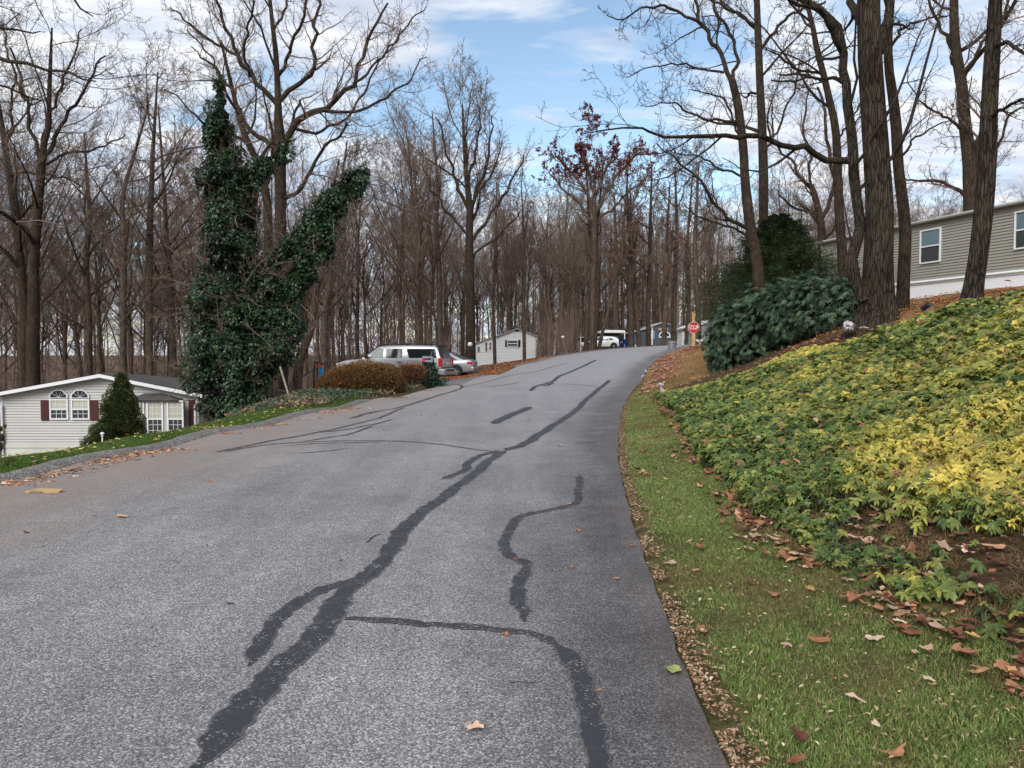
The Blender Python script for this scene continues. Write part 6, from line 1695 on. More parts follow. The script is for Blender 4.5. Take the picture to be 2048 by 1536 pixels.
def house_taupe():
    A = np.array([14.2, 35.5]); B = np.array([17.2, 25.8]); d = (B - A) / np.linalg.norm(B - A)
    Lg = 19.0; n2 = np.array([d[1], -d[0]])      # outward, towards the road
    if n2[0] > 0: n2 = -n2
    zroof = at(1861, 436, 29.3)[2]; zsk = at(1861, 558, 29.3)[2]; zb = 3.2
    o = empty('taupe_house', (A[0], A[1], 0), math.atan2(d[1], d[0]))
    # local: +x along the wall towards the viewer, -y outward
    R2 = np.array([[d[0], d[1]], [-d[1], d[0]]])
    def loc(px, py):
        r = ray(px, py); nn = np.array([-d[1], d[0]])
        t = ((A - EYE[:2]) @ nn) / (r[:2] @ nn); p = EYE + r * t
        q = R2 @ (p[:2] - A); return q[0], p[2]
    W = 4.3
    side = 1 if (R2 @ n2)[1] < 0 else -1
    assert side == 1
    g = Geo(); siding(g, lambda z: (0, Lg), zsk, zroof - .1, 0, e=.105)
    siding(g, lambda z: (0, W), zsk, zroof - .1, 0, e=.105, axis='x', sgn=-1)
    g.box(.03, Lg, .03, W, zsk, zroof); g.build('wall', MT['sid2'], o)
    g = Geo(); g.box(-.01, Lg, -.02, W, zb, zsk - .02)
    g.build('skirting', MT['whitepanel'], o)
    g = Geo(); g.box(-.03, Lg, -.06, -.021, zsk - .14, zsk + .01); g.tube([(-.03, -.08, zsk - .06), (Lg, -.08, zsk - .06)], .035, 6); g.build('skirting_rail', MT['white'], o)
    g = Geo(); g.box(-.25, Lg, -.16, W + .16, zroof - .10, zroof - .02); g.tube([(-.25, -.19, zroof - .05), (Lg, -.19, zroof - .05)], .055, 6)
    g.add([(-.25, -.2, zroof - .02), (Lg, -.2, zroof - .02), (Lg, W / 2, zroof + .22), (-.25, W / 2, zroof + .22), (-.25, W + .2, zroof - .02), (Lg, W + .2, zroof - .02)], [(0, 1, 2, 3), (3, 2, 5, 4)]); g.add([(-.25, -.2, zroof - .02), (-.25, W / 2, zroof + .22), (-.25, W + .2, zroof - .02)], [(0, 1, 2)])
    g.build('roof', MT['metalroof'], o)
    x0, z0 = loc(1841, 527); x1, z1 = loc(1884, 455)
    z0 = loc(1862, 526)[1]; z1 = loc(1862, 458)[1]
    window(o, x0, x1, z0, z1, -.03, upper='glass_sky', glass='curtain', f=.05)
    x0b, _ = loc(2031, 460); z0b = loc(2031, 500)[1]; z1b = loc(2031, 424)[1]
    window(o, x0b, x0b + (x1 - x0) * 1.05, z0b, z1b, -.03, upper='glass_sky', glass='curtain', f=.05)
    window(o, 6.6 - 4.6, 6.6 - 4.0, z0 + .5, z1, -.03, glass='glass', f=.05, rail=False) if False else None
    lx, lz = loc(1817, 490); g = Geo(); g.box(lx - .05, lx + .05, -.07, -.02, lz - .12, lz + .12); g.tube([(lx, -.05, lz + .05), (lx - .08, -.16, lz + .02)], .03, 6); g.tube([(lx, -.05, lz - .05), (lx + .08, -.16, lz - .08)], .03, 6); g.build('wall_lamp', MT['white'], o)
    g = Geo(); g.tube([(.08, -.06, zroof - .12), (.08, -.06, zb + .3)], .035, 6); g.build('downspout', MT['sid2'], o)
    tag(o, 'long taupe-sided single-storey house with white skirting on top of the bank', 'house')
house_taupe()

def simple_roof(g, x0, x1, y0, y1, ze, zr, ov=.2, th=.06, mi=0):
    xm = (x0 + x1) / 2; s = (zr - ze) / (xm - x0)
    for sx_, (xa, za) in ((1, (x0 - ov, ze - s * ov)), (-1, (x1 + ov, ze - s * ov))):
        V = [(xa, y0 - ov, za), (xm, y0 - ov, zr), (xm, y1 + ov, zr), (xa, y1 + ov, za)]
        V += [(p[0], p[1], p[2] + th) for p in V]
        g.add(V, [(0, 1, 2, 3), (7, 6, 5, 4), (0, 4, 5, 1), (3, 2, 6, 7), (0, 3, 7, 4)], None, mi)

def cottage_white():
    Y = 72; o = empty('white_cottage', (at(998, 735, Y)[0], Y, _on(at(998, 735, Y)[0], Y) - .3))
    l = lambda px, py: (lambda p: (p[0], p[2]))(L2(o, px, py, Y))
    W = l(1072, 0)[0]; ze = l(0, 672)[1]; zr = l(0, 658)[1]; D = 12
    g = Geo(); xf = lambda z: (0, W) if z <= ze else ((z - ze) / (zr - ze) * W / 2, W - (z - ze) / (zr - ze) * W / 2)
    siding(g, xf, .3, zr, 0, e=.14); g.add([(0, .03, 0), (W, .03, 0), (W, .03, ze), (W / 2, .03, zr), (0, .03, ze), (0, D, 0), (W, D, 0), (W, D, ze), (W / 2, D, zr), (0, D, ze)], [(0, 1, 2, 3, 4), (9, 8, 7, 6, 5)]); g.add([(0, .03, 0), (0, D, 0), (0, D, ze), (0, .03, ze), (W, .03, 0), (W, D, 0), (W, D, ze), (W, .03, ze)], [(0, 3, 2, 1), (4, 5, 6, 7)])
    g.build('wall', MT['sid3'], o)
    # lower porch wing on the left
    xw = l(948, 0)[0]; zw = l(0, 689)[1]; zc = l(0, 671)[1]
    g = Geo(); siding(g, lambda z: (xw, 0) if z < zw else (xw + (z - zw) / (zc - zw) * -xw, 0), .3, zc, .15, e=.14); g.add([(xw, .2, 0), (0, .2, 0), (0, .2, zc), (xw, .2, zw), (xw, 9, 0), (xw, 9, zw)], [(0, 1, 2, 3)]); g.add([(xw, .2, 0), (xw, 9, 0), (xw, 9, zw), (xw, .2, zw)], [(3, 2, 1, 0)])
    g.build('wing_wall', MT['sid3'], o)
    g = Geo(); simple_roof(g, 0, W, 0, D, ze, zr, .22, .08)
    V = [(xw - .2, -.05, zw - .02), (-.02, -.05, zc + .02), (-.02, 9, zc + .02), (xw - .2, 9, zw - .02)]; V += [(p[0], p[1], p[2] + .08) for p in V]; g.add(V, [(3, 2, 1, 0), (4, 5, 6, 7), (0, 1, 5, 4), (0, 4, 7, 3)])
    g.build('roof', MT['metalroof'], o)
    a, b = l(1014, 694), l(1036, 680); window(o, a[0], b[0], a[1], b[1], -.03, glass='glass', f=.07)
    for q in ((1010, 1014.5), (1036.5, 1041)): shutter(o, l(q[0], 0)[0], l(q[1], 0)[0], a[1], b[1], -.03, 'black')
    for q, t in (((953, 959), (693, 704)), ((969, 974), (684, 703)), ((977, 982), (684, 700))):
        window(o, l(q[0], 0)[0], l(q[1], 0)[0], l(0, t[1])[1], l(0, t[0])[1], .12, glass='glass', f=.04)
    g = Geo(); c = l(1034, 661); g.box(c[0] - .2, c[0] + .2, -.03, 0, c[1] - .12, c[1] + .02); g.build('gable_vent', MT['trimblack'], o)
    g = Geo(); g.box(xw, W, -.02, .12, -.8, .3); g.build('skirting', MT['cream'], o)
    tag(o, 'small weathered white cottage with a gable and lower left wing across the hollow', 'house')
cottage_white()

def house_slate():
    Y = 104; c = at(1303, 693, Y); o = empty('slate_blue_house', (c[0], Y, _on(c[0], Y) - .2))
    l = lambda px, py: (lambda p: (p[0], p[2]))(L2(o, px, py, Y))
    x1 = l(1356, 0)[0]; ze = l(0, 654)[1]; zr = l(0, 645)[1]; D = 10
    g = Geo(); xf = lambda z: (0, x1) if z <= ze else ((z - ze) / (zr - ze) * x1 / 2, x1 - (z - ze) / (zr - ze) * x1 / 2)
    siding(g, xf, 0, zr, 0, e=.16); g.add([(0, .03, -1), (x1, .03, -1), (x1, .03, ze), (x1 / 2, .03, zr), (0, .03, ze)], [(0, 1, 2, 3, 4)])
    g.add([(0, .03, -1), (0, D, -1), (0, D, ze), (0, .03, ze), (x1, .03, -1), (x1, D, -1), (x1, D, ze), (x1, .03, ze)], [(0, 3, 2, 1), (4, 5, 6, 7)])
    g.build('wall', MT['sid4'], o)
    xw, z0, z1 = l(1266, 0)[0], l(0, 667)[1], l(0, 656)[1]
    g = Geo(); g.add([(xw, .6, -1), (0, .6, -1), (0, .6, z1), (xw, .6, z0), (xw, 8, -1), (xw, 8, z0)], [(0, 1, 2, 3)]); g.add([(xw, .6, -1), (xw, 8, -1), (xw, 8, z0), (xw, .6, z0)], [(0, 3, 2, 1)]); g.build('wing_wall', MT['sid4'], o)
    g = Geo(); simple_roof(g, 0, x1, 0, D, ze, zr, .2, .10); V = [(xw - .2, .3, z0), (-.02, .3, z1 + .05), (-.02, 8, z1 + .05), (xw - .2, 8, z0)]; V += [(p[0], p[1], p[2] + .12) for p in V]; g.add(V, [(3, 2, 1, 0), (4, 5, 6, 7), (0, 1, 5, 4), (0, 4, 7, 3)]); g.build('roof', MT['metalroof'], o)
    cx, cz = l(1329, 673); rr = (l(1341, 0)[0] - l(1317, 0)[0]) / 2
    g = Geo(); a = np.linspace(0, math.pi, 13)
    for r0, r1, ya in ((rr * .82, rr, -.06),):
        V = [(cx + r * math.cos(t), ya, cz + r * math.sin(t)) for r in (r0, r1) for t in a]; g.add(V, [(i, i + 1, 14 + i, 13 + i) for i in range(12)])
    g.box(cx - rr, cx + rr, -.06, 0, cz - .14, cz); g.box(cx - .05, cx + .05, -.05, 0, cz, cz + rr * .9)
    w_ = g.build('arched_window', MT['white'], o)
    g = Geo(); g.add([(cx + rr * .84 * math.cos(t), -.03, cz + rr * .84 * math.sin(t)) for t in a], [tuple(range(13))]); g.build('pane', MT['glass'], w_)
    a, b = l(1303, 677), l(1306, 662); window(o, a[0] - .05, b[0] + .15, a[1], b[1], -.03, glass='glass', f=.06)
    g = Geo(); g.box(l(1322, 0)[0], l(1341, 0)[0], -.05, -.018, l(0, 660)[1], l(0, 656.5)[1]); g.build('name_board', MT['wood'], o)
    g = Geo(); g.box(0, .14, -.05, 0, 0, ze); g.box(x1 - .14, x1, -.05, 0, 0, ze); g.build('corner_trim', MT['white'], o)
    tag(o, 'slate blue gabled house with a white half-round window beyond the crest', 'house')
house_slate()

def carport():
    Y = 100; c = at(1197, 698, Y); o = empty('white_carport', (c[0], Y, _on(c[0], Y) - .1))
    l = lambda px, py: (lambda p: (p[0], p[2]))(L2(o, px, py, Y))
    x0, x1 = 0, l(1251, 0)[0]; zt, zb = l(0, 661)[1], l(0, 666)[1]
    g = Geo(); g.prism([(x0, zb), (x1, zb), (x1, zt - .12), (x1 - .3, zt), (x0 + .5, zt + .03), (x0, zt - .1)], -1.5, 5); g.build('roof', MT['white'], o)
    g = Geo()
    for xx in (x0 + .02, x1 - .12): g.box(xx, xx + .1, -1.45, -1.35, -.3, zb)
    g.build('post', MT['white'], o)
    g = Geo(); g.box(x0 + .1, x1 - .1, 3.0, 3.2, -.3, zb); g.build('wall', MT['sid4'], o)
    for a, b in ((1211, 1223), (1224, 1233), (1234, 1246)):
        window(o, l(a, 0)[0], l(b, 0)[0], l(0, 683)[1], l(0, 671)[1], 2.9, glass='glass', f=.10)
    g = Geo(); xa = l(1161, 0)[0]; g.box(xa, -.05, -.5, 4, l(0, 675.5)[1], l(0, 673.5)[1]); g.build('porch_roof', MT['metalroof'], o)
    g = Geo(); g.box(xa + .1, xa + .2, -.45, -.35, -.3, l(0, 675.5)[1]); g.box(xa + .9, xa + 1.0, -.45, -.35, -.3, l(0, 675.5)[1]); g.build('porch_post', MT['white'], o)
    g = Geo(); g.box(xa, -.05, 2.9, 3.1, -.3, l(0, 675.6)[1]); g.build('porch_wall', MT['greywood'], o)
    tag(o, 'white-roofed open carport sheltering the white hatchback', 'carport')
carport()

def house_light_grey():
    Y = 78; c = at(1396, 690, Y); o = empty('light_grey_house', (c[0], Y, _on(c[0], Y) - .6))
    l = lambda px, py: (lambda p: (p[0], p[2]))(L2(o, px, py, Y))
    za, zb = l(0, 652)[1], l(0, 639)[1]; x1 = l(1440, 0)[0]; x2 = 2 * x1
    g = Geo(); xf = lambda z: (0, x2) if z <= za else ((z - za) / (zb - za) * x1, x2 - (z - za) / (zb - za) * x1)
    siding(g, xf, 0, zb, 0, e=.13); g.add([(0, .03, -1), (x2, .03, -1), (x2, .03, za), (x1, .03, zb), (0, .03, za)], [(0, 1, 2, 3, 4)])
    g.add([(0, .03, -1), (0, 9, -1), (0, 9, za), (0, .03, za)], [(0, 3, 2, 1)]); g.build('wall', MT['sid5'], o)
    g = Geo(); simple_roof(g, 0, x2, 0, 9, za, zb, .25, .1); g.build('roof', MT['white'], o)
    g = Geo(); g.box(.3, x2, -.05, -.01, -.2, .75); g.build('skirting', MT['white'], o)
    window(o, l(1422, 0)[0], l(1428, 0)[0], l(0, 668)[1], l(0, 655)[1], -.03, glass='glass', f=.06)
    tag(o, 'light grey house with a pale low-pitched roof between the stop sign and rhododendrons', 'house')
    Y = 84; c = at(1364, 688, Y); o = empty('garden_shed', (c[0], Y, _on(c[0], Y) - .3))
    l2 = lambda px, py: (lambda p: (p[0], p[2]))(L2(o, px, py, Y))
    x1 = l2(1383, 0)[0]; zt = l2(0, 661)[1]
    g = Geo(); siding(g, lambda z: (0, x1), 0, zt, 0, e=.15); g.box(.02, x1 - .02, .02, 2.5, -.3, zt); g.build('wall', MT['sid3'], o)
    g = Geo(); g.prism([(-.15, zt), (x1 + .15, zt + .25), (x1 + .15, zt + .33), (-.15, zt + .08)], -.2, 2.7); g.build('roof', MT['metalroof'], o)
    g = Geo(); g.box(l2(1378, 0)[0], l2(1382, 0)[0], -.05, -.018, 0, zt - .3); g.build('door', MT['white'], o)
    tag(o, 'low white shed just left of the stop sign post', 'shed')
house_light_grey()

# ------------------------------------------------------------------ vehicles  (+x nose, y left, z up)
def loft(g, secs, mi=0, closed=False):
    """secs: list of (x, [(y,z)...]) mirrored in y"""
    S = []
    for x, pts in secs:
        row = [(x, y, z) for y, z in pts] + [(x, -y, z) for y, z in pts[::-1] if y > 1e-6 or True]
        S.append(row)
    k = len(S[0]); V = np.array(S).reshape(-1, 3); m = len(S)
    Q = [(i * k + j, i * k + (j + 1) % k, (i + 1) * k + (j + 1) % k, (i + 1) * k + j) for i in range(m - 1) for j in range(k)]
    g.add(V, Q, None, mi)
    g.add(V[:k], [tuple(range(k))[::-1]], None, mi); g.add(V[-k:], [tuple(range(k))], None, mi)

def make_vehicle(name, label, cat, paint, length, belt, roofz, w, wheels, wr, house_pts, hood, deck, lamps, wins, details):
    o = empty(name)
    # lower body sections along x: (x, zbottom, ztop, halfwidth)
    g = Geo(); secs = []
    for x, zb, zt, hw in hood:
        secs.append((x, [(hw * .80, zb), (hw * .96, zb + .10), (hw, zb + .28), (hw * 1.0, zt - .22), (hw * .965, zt - .05), (hw * .88, zt), (hw * .45, zt + .03)]))
    loft(g, secs)
    b = g.build('body', MT[paint], o, smooth=True)
    md = b.modifiers.new('e', 'EDGE_SPLIT'); md.split_angle = R(38)
    # greenhouse
    g = Geo(); secs = []
    for x, zt, hb, ht in house_pts:
        secs.append((x, [(hb, belt - .05), (hb * .995, belt + .02), (ht + (hb - ht) * .12, zt - .10 * (zt > belt + .2)), (ht * .92, zt - .01), (ht * .5, zt + .02)]))
    loft(g, secs); c = g.build('cabin', MT[paint], o, smooth=True); md = c.modifiers.new('e', 'EDGE_SPLIT'); md.split_angle = R(30)
    return o

def side_y(hb, ht, belt, zt):
    return lambda z: hb + (ht + (hb - ht) * .12 - hb) * (z - belt) / (zt - .10 - belt)
def side_window(o, poly, yf, mat, proud=.006, name='side_window'):
    for s in (1, -1):
        g = Geo(); V = [(x, s * (yf(z) + proud), z) for x, z in poly]; n = len(V)
        cx = sum(p[0] for p in V) / n; cz = sum(p[2] for p in V) / n
        # rubber surround then the pane standing just proud
        g.add([(cx + (p[0] - cx) * 1.035, p[1] - s * .003, cz + (p[2] - cz) * 1.06) for p in V], [tuple(range(n)) if s < 0 else tuple(range(n))[::-1]])
        w_ = g.build(name, MT['trimblack'], o)
        g = Geo(); g.add(V, [tuple(range(n)) if s < 0 else tuple(range(n))[::-1]]); g.build('pane', MT[mat], w_)
def wheel(o, x, y, r, wd=.24, spokes=5):
    s = 1 if y > 0 else -1
    for nm in (1,):
        w_ = empty('wheel', (x, y, r)); w_.parent = o
        g = Geo(); prof = [(r * .62, -wd / 2), (r * .95, -wd / 2), (r, -wd * .35), (r, wd * .35), (r * .95, wd / 2), (r * .62, wd / 2)]
        a = np.arange(28) / 28 * 2 * math.pi
        V = np.array([[q * math.cos(t), v, q * math.sin(t)] for q, v in prof for t in a]); Q = [(k * 28 + i, (k + 1) * 28 + i, (k + 1) * 28 + (i + 1) % 28, k * 28 + (i + 1) % 28) for k in range(5) for i in range(28)]
        g.add(V, Q); g.build('tyre', MT['rubber'], w_, smooth=True)
        g = Geo(); yo = s * wd * .42
        V = [(r * .66 * math.cos(t), yo, r * .66 * math.sin(t)) for t in a] + [(r * .57 * math.cos(t), yo - s * .03, r * .57 * math.sin(t)) for t in a]; g.add(V, [(i, (i + 1) % 28, 28 + (i + 1) % 28, 28 + i) for i in range(28)])
        for k in range(spokes):
            t = k / spokes * 2 * math.pi + .3
            for dt in (-.13, .13):
                c0, s0 = math.cos(t + dt * 2.2), math.sin(t + dt * 2.2); c1, s1 = math.cos(t + dt), math.sin(t + dt)
                g.tube([(c0 * r * .12, yo - s * .01, s0 * r * .12), (c1 * r * .6, yo - s * .012, s1 * r * .6)], .022, 5)
        g.tube([(0, yo - s * .03, 0), (0, yo + s * .01, 0)], r * .14, 12); g.build('rim', MT['rim'], w_)
        g = Geo(); V = [(r * .63 * math.cos(t), yo - s * .06, r * .63 * math.sin(t)) for t in a]; g.add(V, [tuple(range(28))]); g.build('brake', MT['trimblack'], w_)
def arch(o, x, hw, r, zc):
    for s in (1, -1):
        g = Geo(); a = np.linspace(-.35, math.pi + .35, 20); y0 = s * (hw + .004)
        V = [(x + r * math.cos(t), y0, max(.2, zc + r * math.sin(t))) for t in a]; g.add(V, [tuple(range(20))]); g.build('arch_shade_disc', MT['trimblack'], o)  # flat black disc standing in for the shade of the wheel well

def suv():
    belt, roof = 1.22, 1.86
    o = empty('sport_utility_vehicle')
    hood = [(-2.80, .55, 1.0, .86), (-2.74, .42, 1.18, .95), (-2.55, .36, 1.24, 1.0), (-1.6, .34, 1.24, 1.0), (0.6, .34, 1.23, 1.0), (1.25, .34, 1.22, 1.0), (1.6, .34, 1.19, .99), (2.3, .36, 1.12, .97), (2.66, .40, 1.02, .92), (2.80, .48, .86, .82)]
    g = Geo(); secs = [(x, [(hw * .82, zb), (hw * .97, zb + .10), (hw, zb + .26), (hw, zt - .26), (hw * .985, zt - .06), (hw * .92, zt), (hw * .45, zt + .03)]) for x, zb, zt, hw in hood]
    loft(g, secs); b = g.build('body', MT['silver'], o, smooth=True); b.modifiers.new('e', 'EDGE_SPLIT').split_angle = R(35)
    hp = [(-2.70, belt + .02, .93, .90), (-2.50, 1.78, .95, .78), (-2.35, 1.85, .95, .79), (-1.0, 1.89, .955, .80), (.35, 1.86, .955, .79), (.62, 1.80, .95, .77), (1.42, belt + .02, .93, .88)]
    g = Geo(); secs = [(x, [(hb, belt - .06), (hb, belt + .0), (ht + (hb - ht) * .15, max(belt + .005, zt - .10)), (ht * .93, zt - .01), (ht * .5, zt + .02)]) for x, zt, hb, ht in hp]
    loft(g, secs); c = g.build('cabin', MT['silver'], o, smooth=True); c.modifiers.new('e', 'EDGE_SPLIT').split_angle = R(32)
    yf = lambda z: .955 + (.80 + .155 * .15 - .955) * (z - belt) / (1.78 - belt)
    side_window(o, [(1.02, 1.27), (.28, 1.27), (.28, 1.70), (.52, 1.70)], yf, 'carglass2')
    side_window(o, [(.10, 1.27), (-.72, 1.27), (-.72, 1.70), (.10, 1.70)], yf, 'carglass')
    side_window(o, [(-1.12, 1.27), (-2.18, 1.27), (-2.26, 1.70), (-.96, 1.70)], yf, 'carglass')
    side_window(o, [(-2.22, 1.27), (-2.52, 1.27), (-2.44, 1.70), (-2.29, 1.70)], lambda z: yf(z) - .012, 'carglass', .02, 'rear_quarter_glass')
    g = Geo(); g.add([(1.40, -.80, 1.26), (1.40, .80, 1.26), (.70, .68, 1.77), (.70, -.68, 1.77)], [(0, 1, 2, 3)]); V_ = g.v[0]; V_ += np.array([.03, 0, .015]); g.build('windscreen', MT['carglass2'], o)
    g = Geo(); g.add([(-2.745, -.76, 1.27), (-2.745, .76, 1.27), (-2.555, .66, 1.75), (-2.555, -.66, 1.75)], [(0, 3, 2, 1)]); g.v[0] += np.array([-.012, 0, .0]); g.build('rear_window', MT['carglass'], o)
    g = Geo(); g.box(-2.62, -2.40, -.68, .68, 1.82, 1.86); g.build('spoiler', MT['trimblack'], o)
    for s in (1, -1):
        g = Geo(); g.box(-2.815, -2.62, s * .96 - .085, s * .96 + .05, .84, 1.27); b_ = g.build('tail_light', MT['redlamp'], o); bv = b_.modifiers.new('b', 'BEVEL'); bv.width = .03; bv.segments = 2
        g = Geo(); g.tube([(-2.25, s * .72, 1.93), (-1.9, s * .74, 1.96), (0.0, s * .74, 1.95), (.35, s * .72, 1.89)], .025, 6)
        for xx in (-2.2, -.95, .25): g.box(xx - .06, xx + .06, s * .73 - .02, s * .73 + .02, 1.86, 1.94)
        g.build('roof_rack', MT['trimblack'], o)
        g = Geo(); g.box(1.02, 1.16, s * 1.08 - .12, s * 1.08 + .12, 1.22, 1.40); m_ = g.build('wing_mirror', MT['trimblack'], o); bv = m_.modifiers.new('b', 'BEVEL'); bv.width = .04; bv.segments = 3
        for xx in (.42, -.62):
            g = Geo(); g.box(xx - .13, xx + .13, s * 1.0 - .01, s * 1.0 + .035, 1.04, 1.085); g.build('door_handle', MT['chrome'], o)
        for xx in (1.22, .18, -.85, -1.15 + .2):
            pass
        g = Geo()
        for xx in (1.3, .19, -.83): g.box(xx - .006, xx + .006, s * 1.001 - .003, s * 1.001 + .003, .45, 1.0)
        g.box(-2.4, 1.5, s * 1.003 - .012, s * 1.003 + .014, .70, .76)
        g.build('side_moulding', MT['trimblack'], o)
    g = Geo(); g.box(-2.93, -2.62, -.97, .97, .42, .72); b_ = g.build('rear_bumper', MT['silver'], o); bv = b_.modifiers.new('b', 'BEVEL'); bv.width = .06; bv.segments = 3
    g = Geo(); g.box(-2.95, -2.925, -.6, .6, .60, .70); g.build('bumper_step', MT['trimblack'], o)
    g = Geo(); g.box(-2.825, -2.80, -.2, .2, .92, 1.06); g.build('number_plate', MT['plate'], o)
    g = Geo(); g.box(-2.83, -2.80, -.35, .35, 1.10, 1.14); g.build('tailgate_handle', MT['chrome'], o)
    for xx in (1.75, -1.65):
        arch(o, xx, 1.0, .48, .42)
        for s in (1, -1): wheel(o, xx, s * .90, .40, .26)
    for s in (1, -1):
        g = Geo(); g.box(2.66, 2.80, s * .72 - .14, s * .72 + .14, .80, .98); g.build('headlight', MT['clearlamp'], o)
    g = Geo(); g.box(2.78, 2.84, -.5, .5, .62, .92); g.build('grille', MT['chrome'], o)
    return tag(o, 'long silver sport utility vehicle with tinted windows and red tail lights', 'car')
v = suv()
def place_vehicle(o, tail_px, Yt, head, length, z=None):
    """rear centre near the pixel column at depth Yt; heading angle (0 = +x world)"""
    p = at(tail_px, 700, Yt)
    c = np.array([p[0] + math.cos(head) * length / 2, p[1] + math.sin(head) * length / 2])
    o.location = (c[0], c[1], _on(c[0], c[1]) if z is None else z); o.rotation_euler = (0, 0, head)
place_vehicle(v, 897, 38.6, R(180 - 12), 5.7); v.location.z += .05

def sedan(name, label, paint, hatch=False):
    belt = .96; o = empty(name)
    hood = [(-2.38, .40, .80, .70), (-2.30, .30, .98, .82), (-2.05, .25, 1.04, .88), (-1.5, .22, 1.02, .91), (-.3, .21, .97, .915), (.9, .21, .95, .915), (1.4, .22, .92, .90), (2.0, .25, .80, .86), (2.28, .30, .70, .78), (2.38, .38, .58, .66)]
    g = Geo(); secs = [(x, [(hw * .84, zb), (hw * .97, zb + .08), (hw, zb + .22), (hw, zt - .22), (hw * .98, zt - .08), (hw * .90, zt), (hw * .45, zt + .03)]) for x, zb, zt, hw in hood]
    loft(g, secs); b = g.build('body', MT[paint], o, smooth=True); b.modifiers.new('e', 'EDGE_SPLIT').split_angle = R(40)
    if hatch: hp = [(-2.15, .99, .84, .78), (-1.75, 1.32, .84, .62), (-1.3, 1.44, .85, .60), (-.3, 1.48, .86, .60), (.25, 1.44, .86, .59), (1.15, .96, .84, .76)]
    else: hp = [(-1.85, 1.03, .82, .76), (-1.05, 1.36, .84, .60), (-.75, 1.43, .85, .59), (-.2, 1.455, .86, .59), (.3, 1.42, .86, .58), (1.2, .95, .84, .76)]
    g = Geo(); secs = [(x, [(hb, belt - .08), (hb, belt - .01), (ht + (hb - ht) * .15, max(belt + .0, zt - .07)), (ht * .92, zt - .005), (ht * .5, zt + .02)]) for x, zt, hb, ht in hp]
    loft(g, secs); c = g.build('cabin', MT[paint], o, smooth=True); c.modifiers.new('e', 'EDGE_SPLIT').split_angle = R(30)
    yf = lambda z: .855 + (.63 - .855) * (z - belt) / (1.38 - belt)
    side_window(o, [(.95, 1.0), (.08, 1.0), (.08, 1.345), (.34, 1.345)], yf, 'carglass2')
    side_window(o, [(.0, 1.0), (-.85, 1.0), (-.80, 1.33), (.0, 1.35)], yf, 'carglass')
    side_window(o, [(-.93, 1.02), (-1.45, 1.05), (-1.08, 1.25), (-.90, 1.30)], lambda z: yf(z) - .004, 'carglass', .01, 'rear_quarter_glass')
    dx = -.35 if hatch else 0
    g = Geo(); g.add([(-1.83 + dx, -.66, 1.055), (-1.83 + dx, .66, 1.055), (-1.09 + dx, .50, 1.37), (-1.09 + dx, -.50, 1.37)], [(0, 3, 2, 1)]); g.v[0] += np.array([-.02, 0, .015]); g.build('rear_window', MT['glass_sky'], o)
    g = Geo(); g.add([(1.16, -.66, 1.0), (1.16, .66, 1.0), (.36, .50, 1.40), (.36, -.50, 1.40)], [(0, 1, 2, 3)]); g.v[0] += np.array([.02, 0, .015]); g.build('windscreen', MT['carglass2'], o)
    for s in (1, -1):
        g = Geo(); g.box(-2.36, -2.02, s * .80 - .10, s * .80 + .075, .76, .93); b_ = g.build('tail_light', MT['redlamp'], o); bv = b_.modifiers.new('b', 'BEVEL'); bv.width = .03; bv.segments = 2
        g = Geo(); g.box(.80, .94, s * .98 - .10, s * .98 + .08, .98, 1.10); m_ = g.build('wing_mirror', MT[paint], o)
        for xx in (.25, -.75):
            g = Geo(); g.box(xx - .10, xx + .10, s * .915 - .01, s * .915 + .03, .80, .835); g.build('door_handle', MT['chrome'], o)
        g = Geo(); g.box(2.12, 2.30, s * .66 - .12, s * .66 + .12, .58, .70); g.build('headlight', MT['clearlamp'], o)
    g = Geo(); g.box(-2.46, -2.22, -.80, .80, .34, .62); b_ = g.build('rear_bumper', MT[paint], o); bv = b_.modifiers.new('b', 'BEVEL'); bv.width = .07; bv.segments = 3
    g = Geo(); g.box(-2.40, -2.375, -.18, .18, .74, .87); g.build('number_plate', MT['greenplate'], o)
    for xx in (1.42, -1.42):
        arch(o, xx, .915, .40, .36)
        for s in (1, -1): wheel(o, xx, s * .82, .335, .22, 6)
    return tag(o, label, 'car')
v = sedan('parked_car', 'silver four-door saloon half hidden behind the tail of the big silver vehicle', 'silver2'); 
place_vehicle(v, 950, 46.6, R(180 - 9), 4.75)
v = sedan('parked_car', 'white hatchback parked under the carport beyond the crest', 'whitecar', True)
place_vehicle(v, 1243, 90, R(180 - 4), 4.75, z=at(1200, 698, 90)[2])

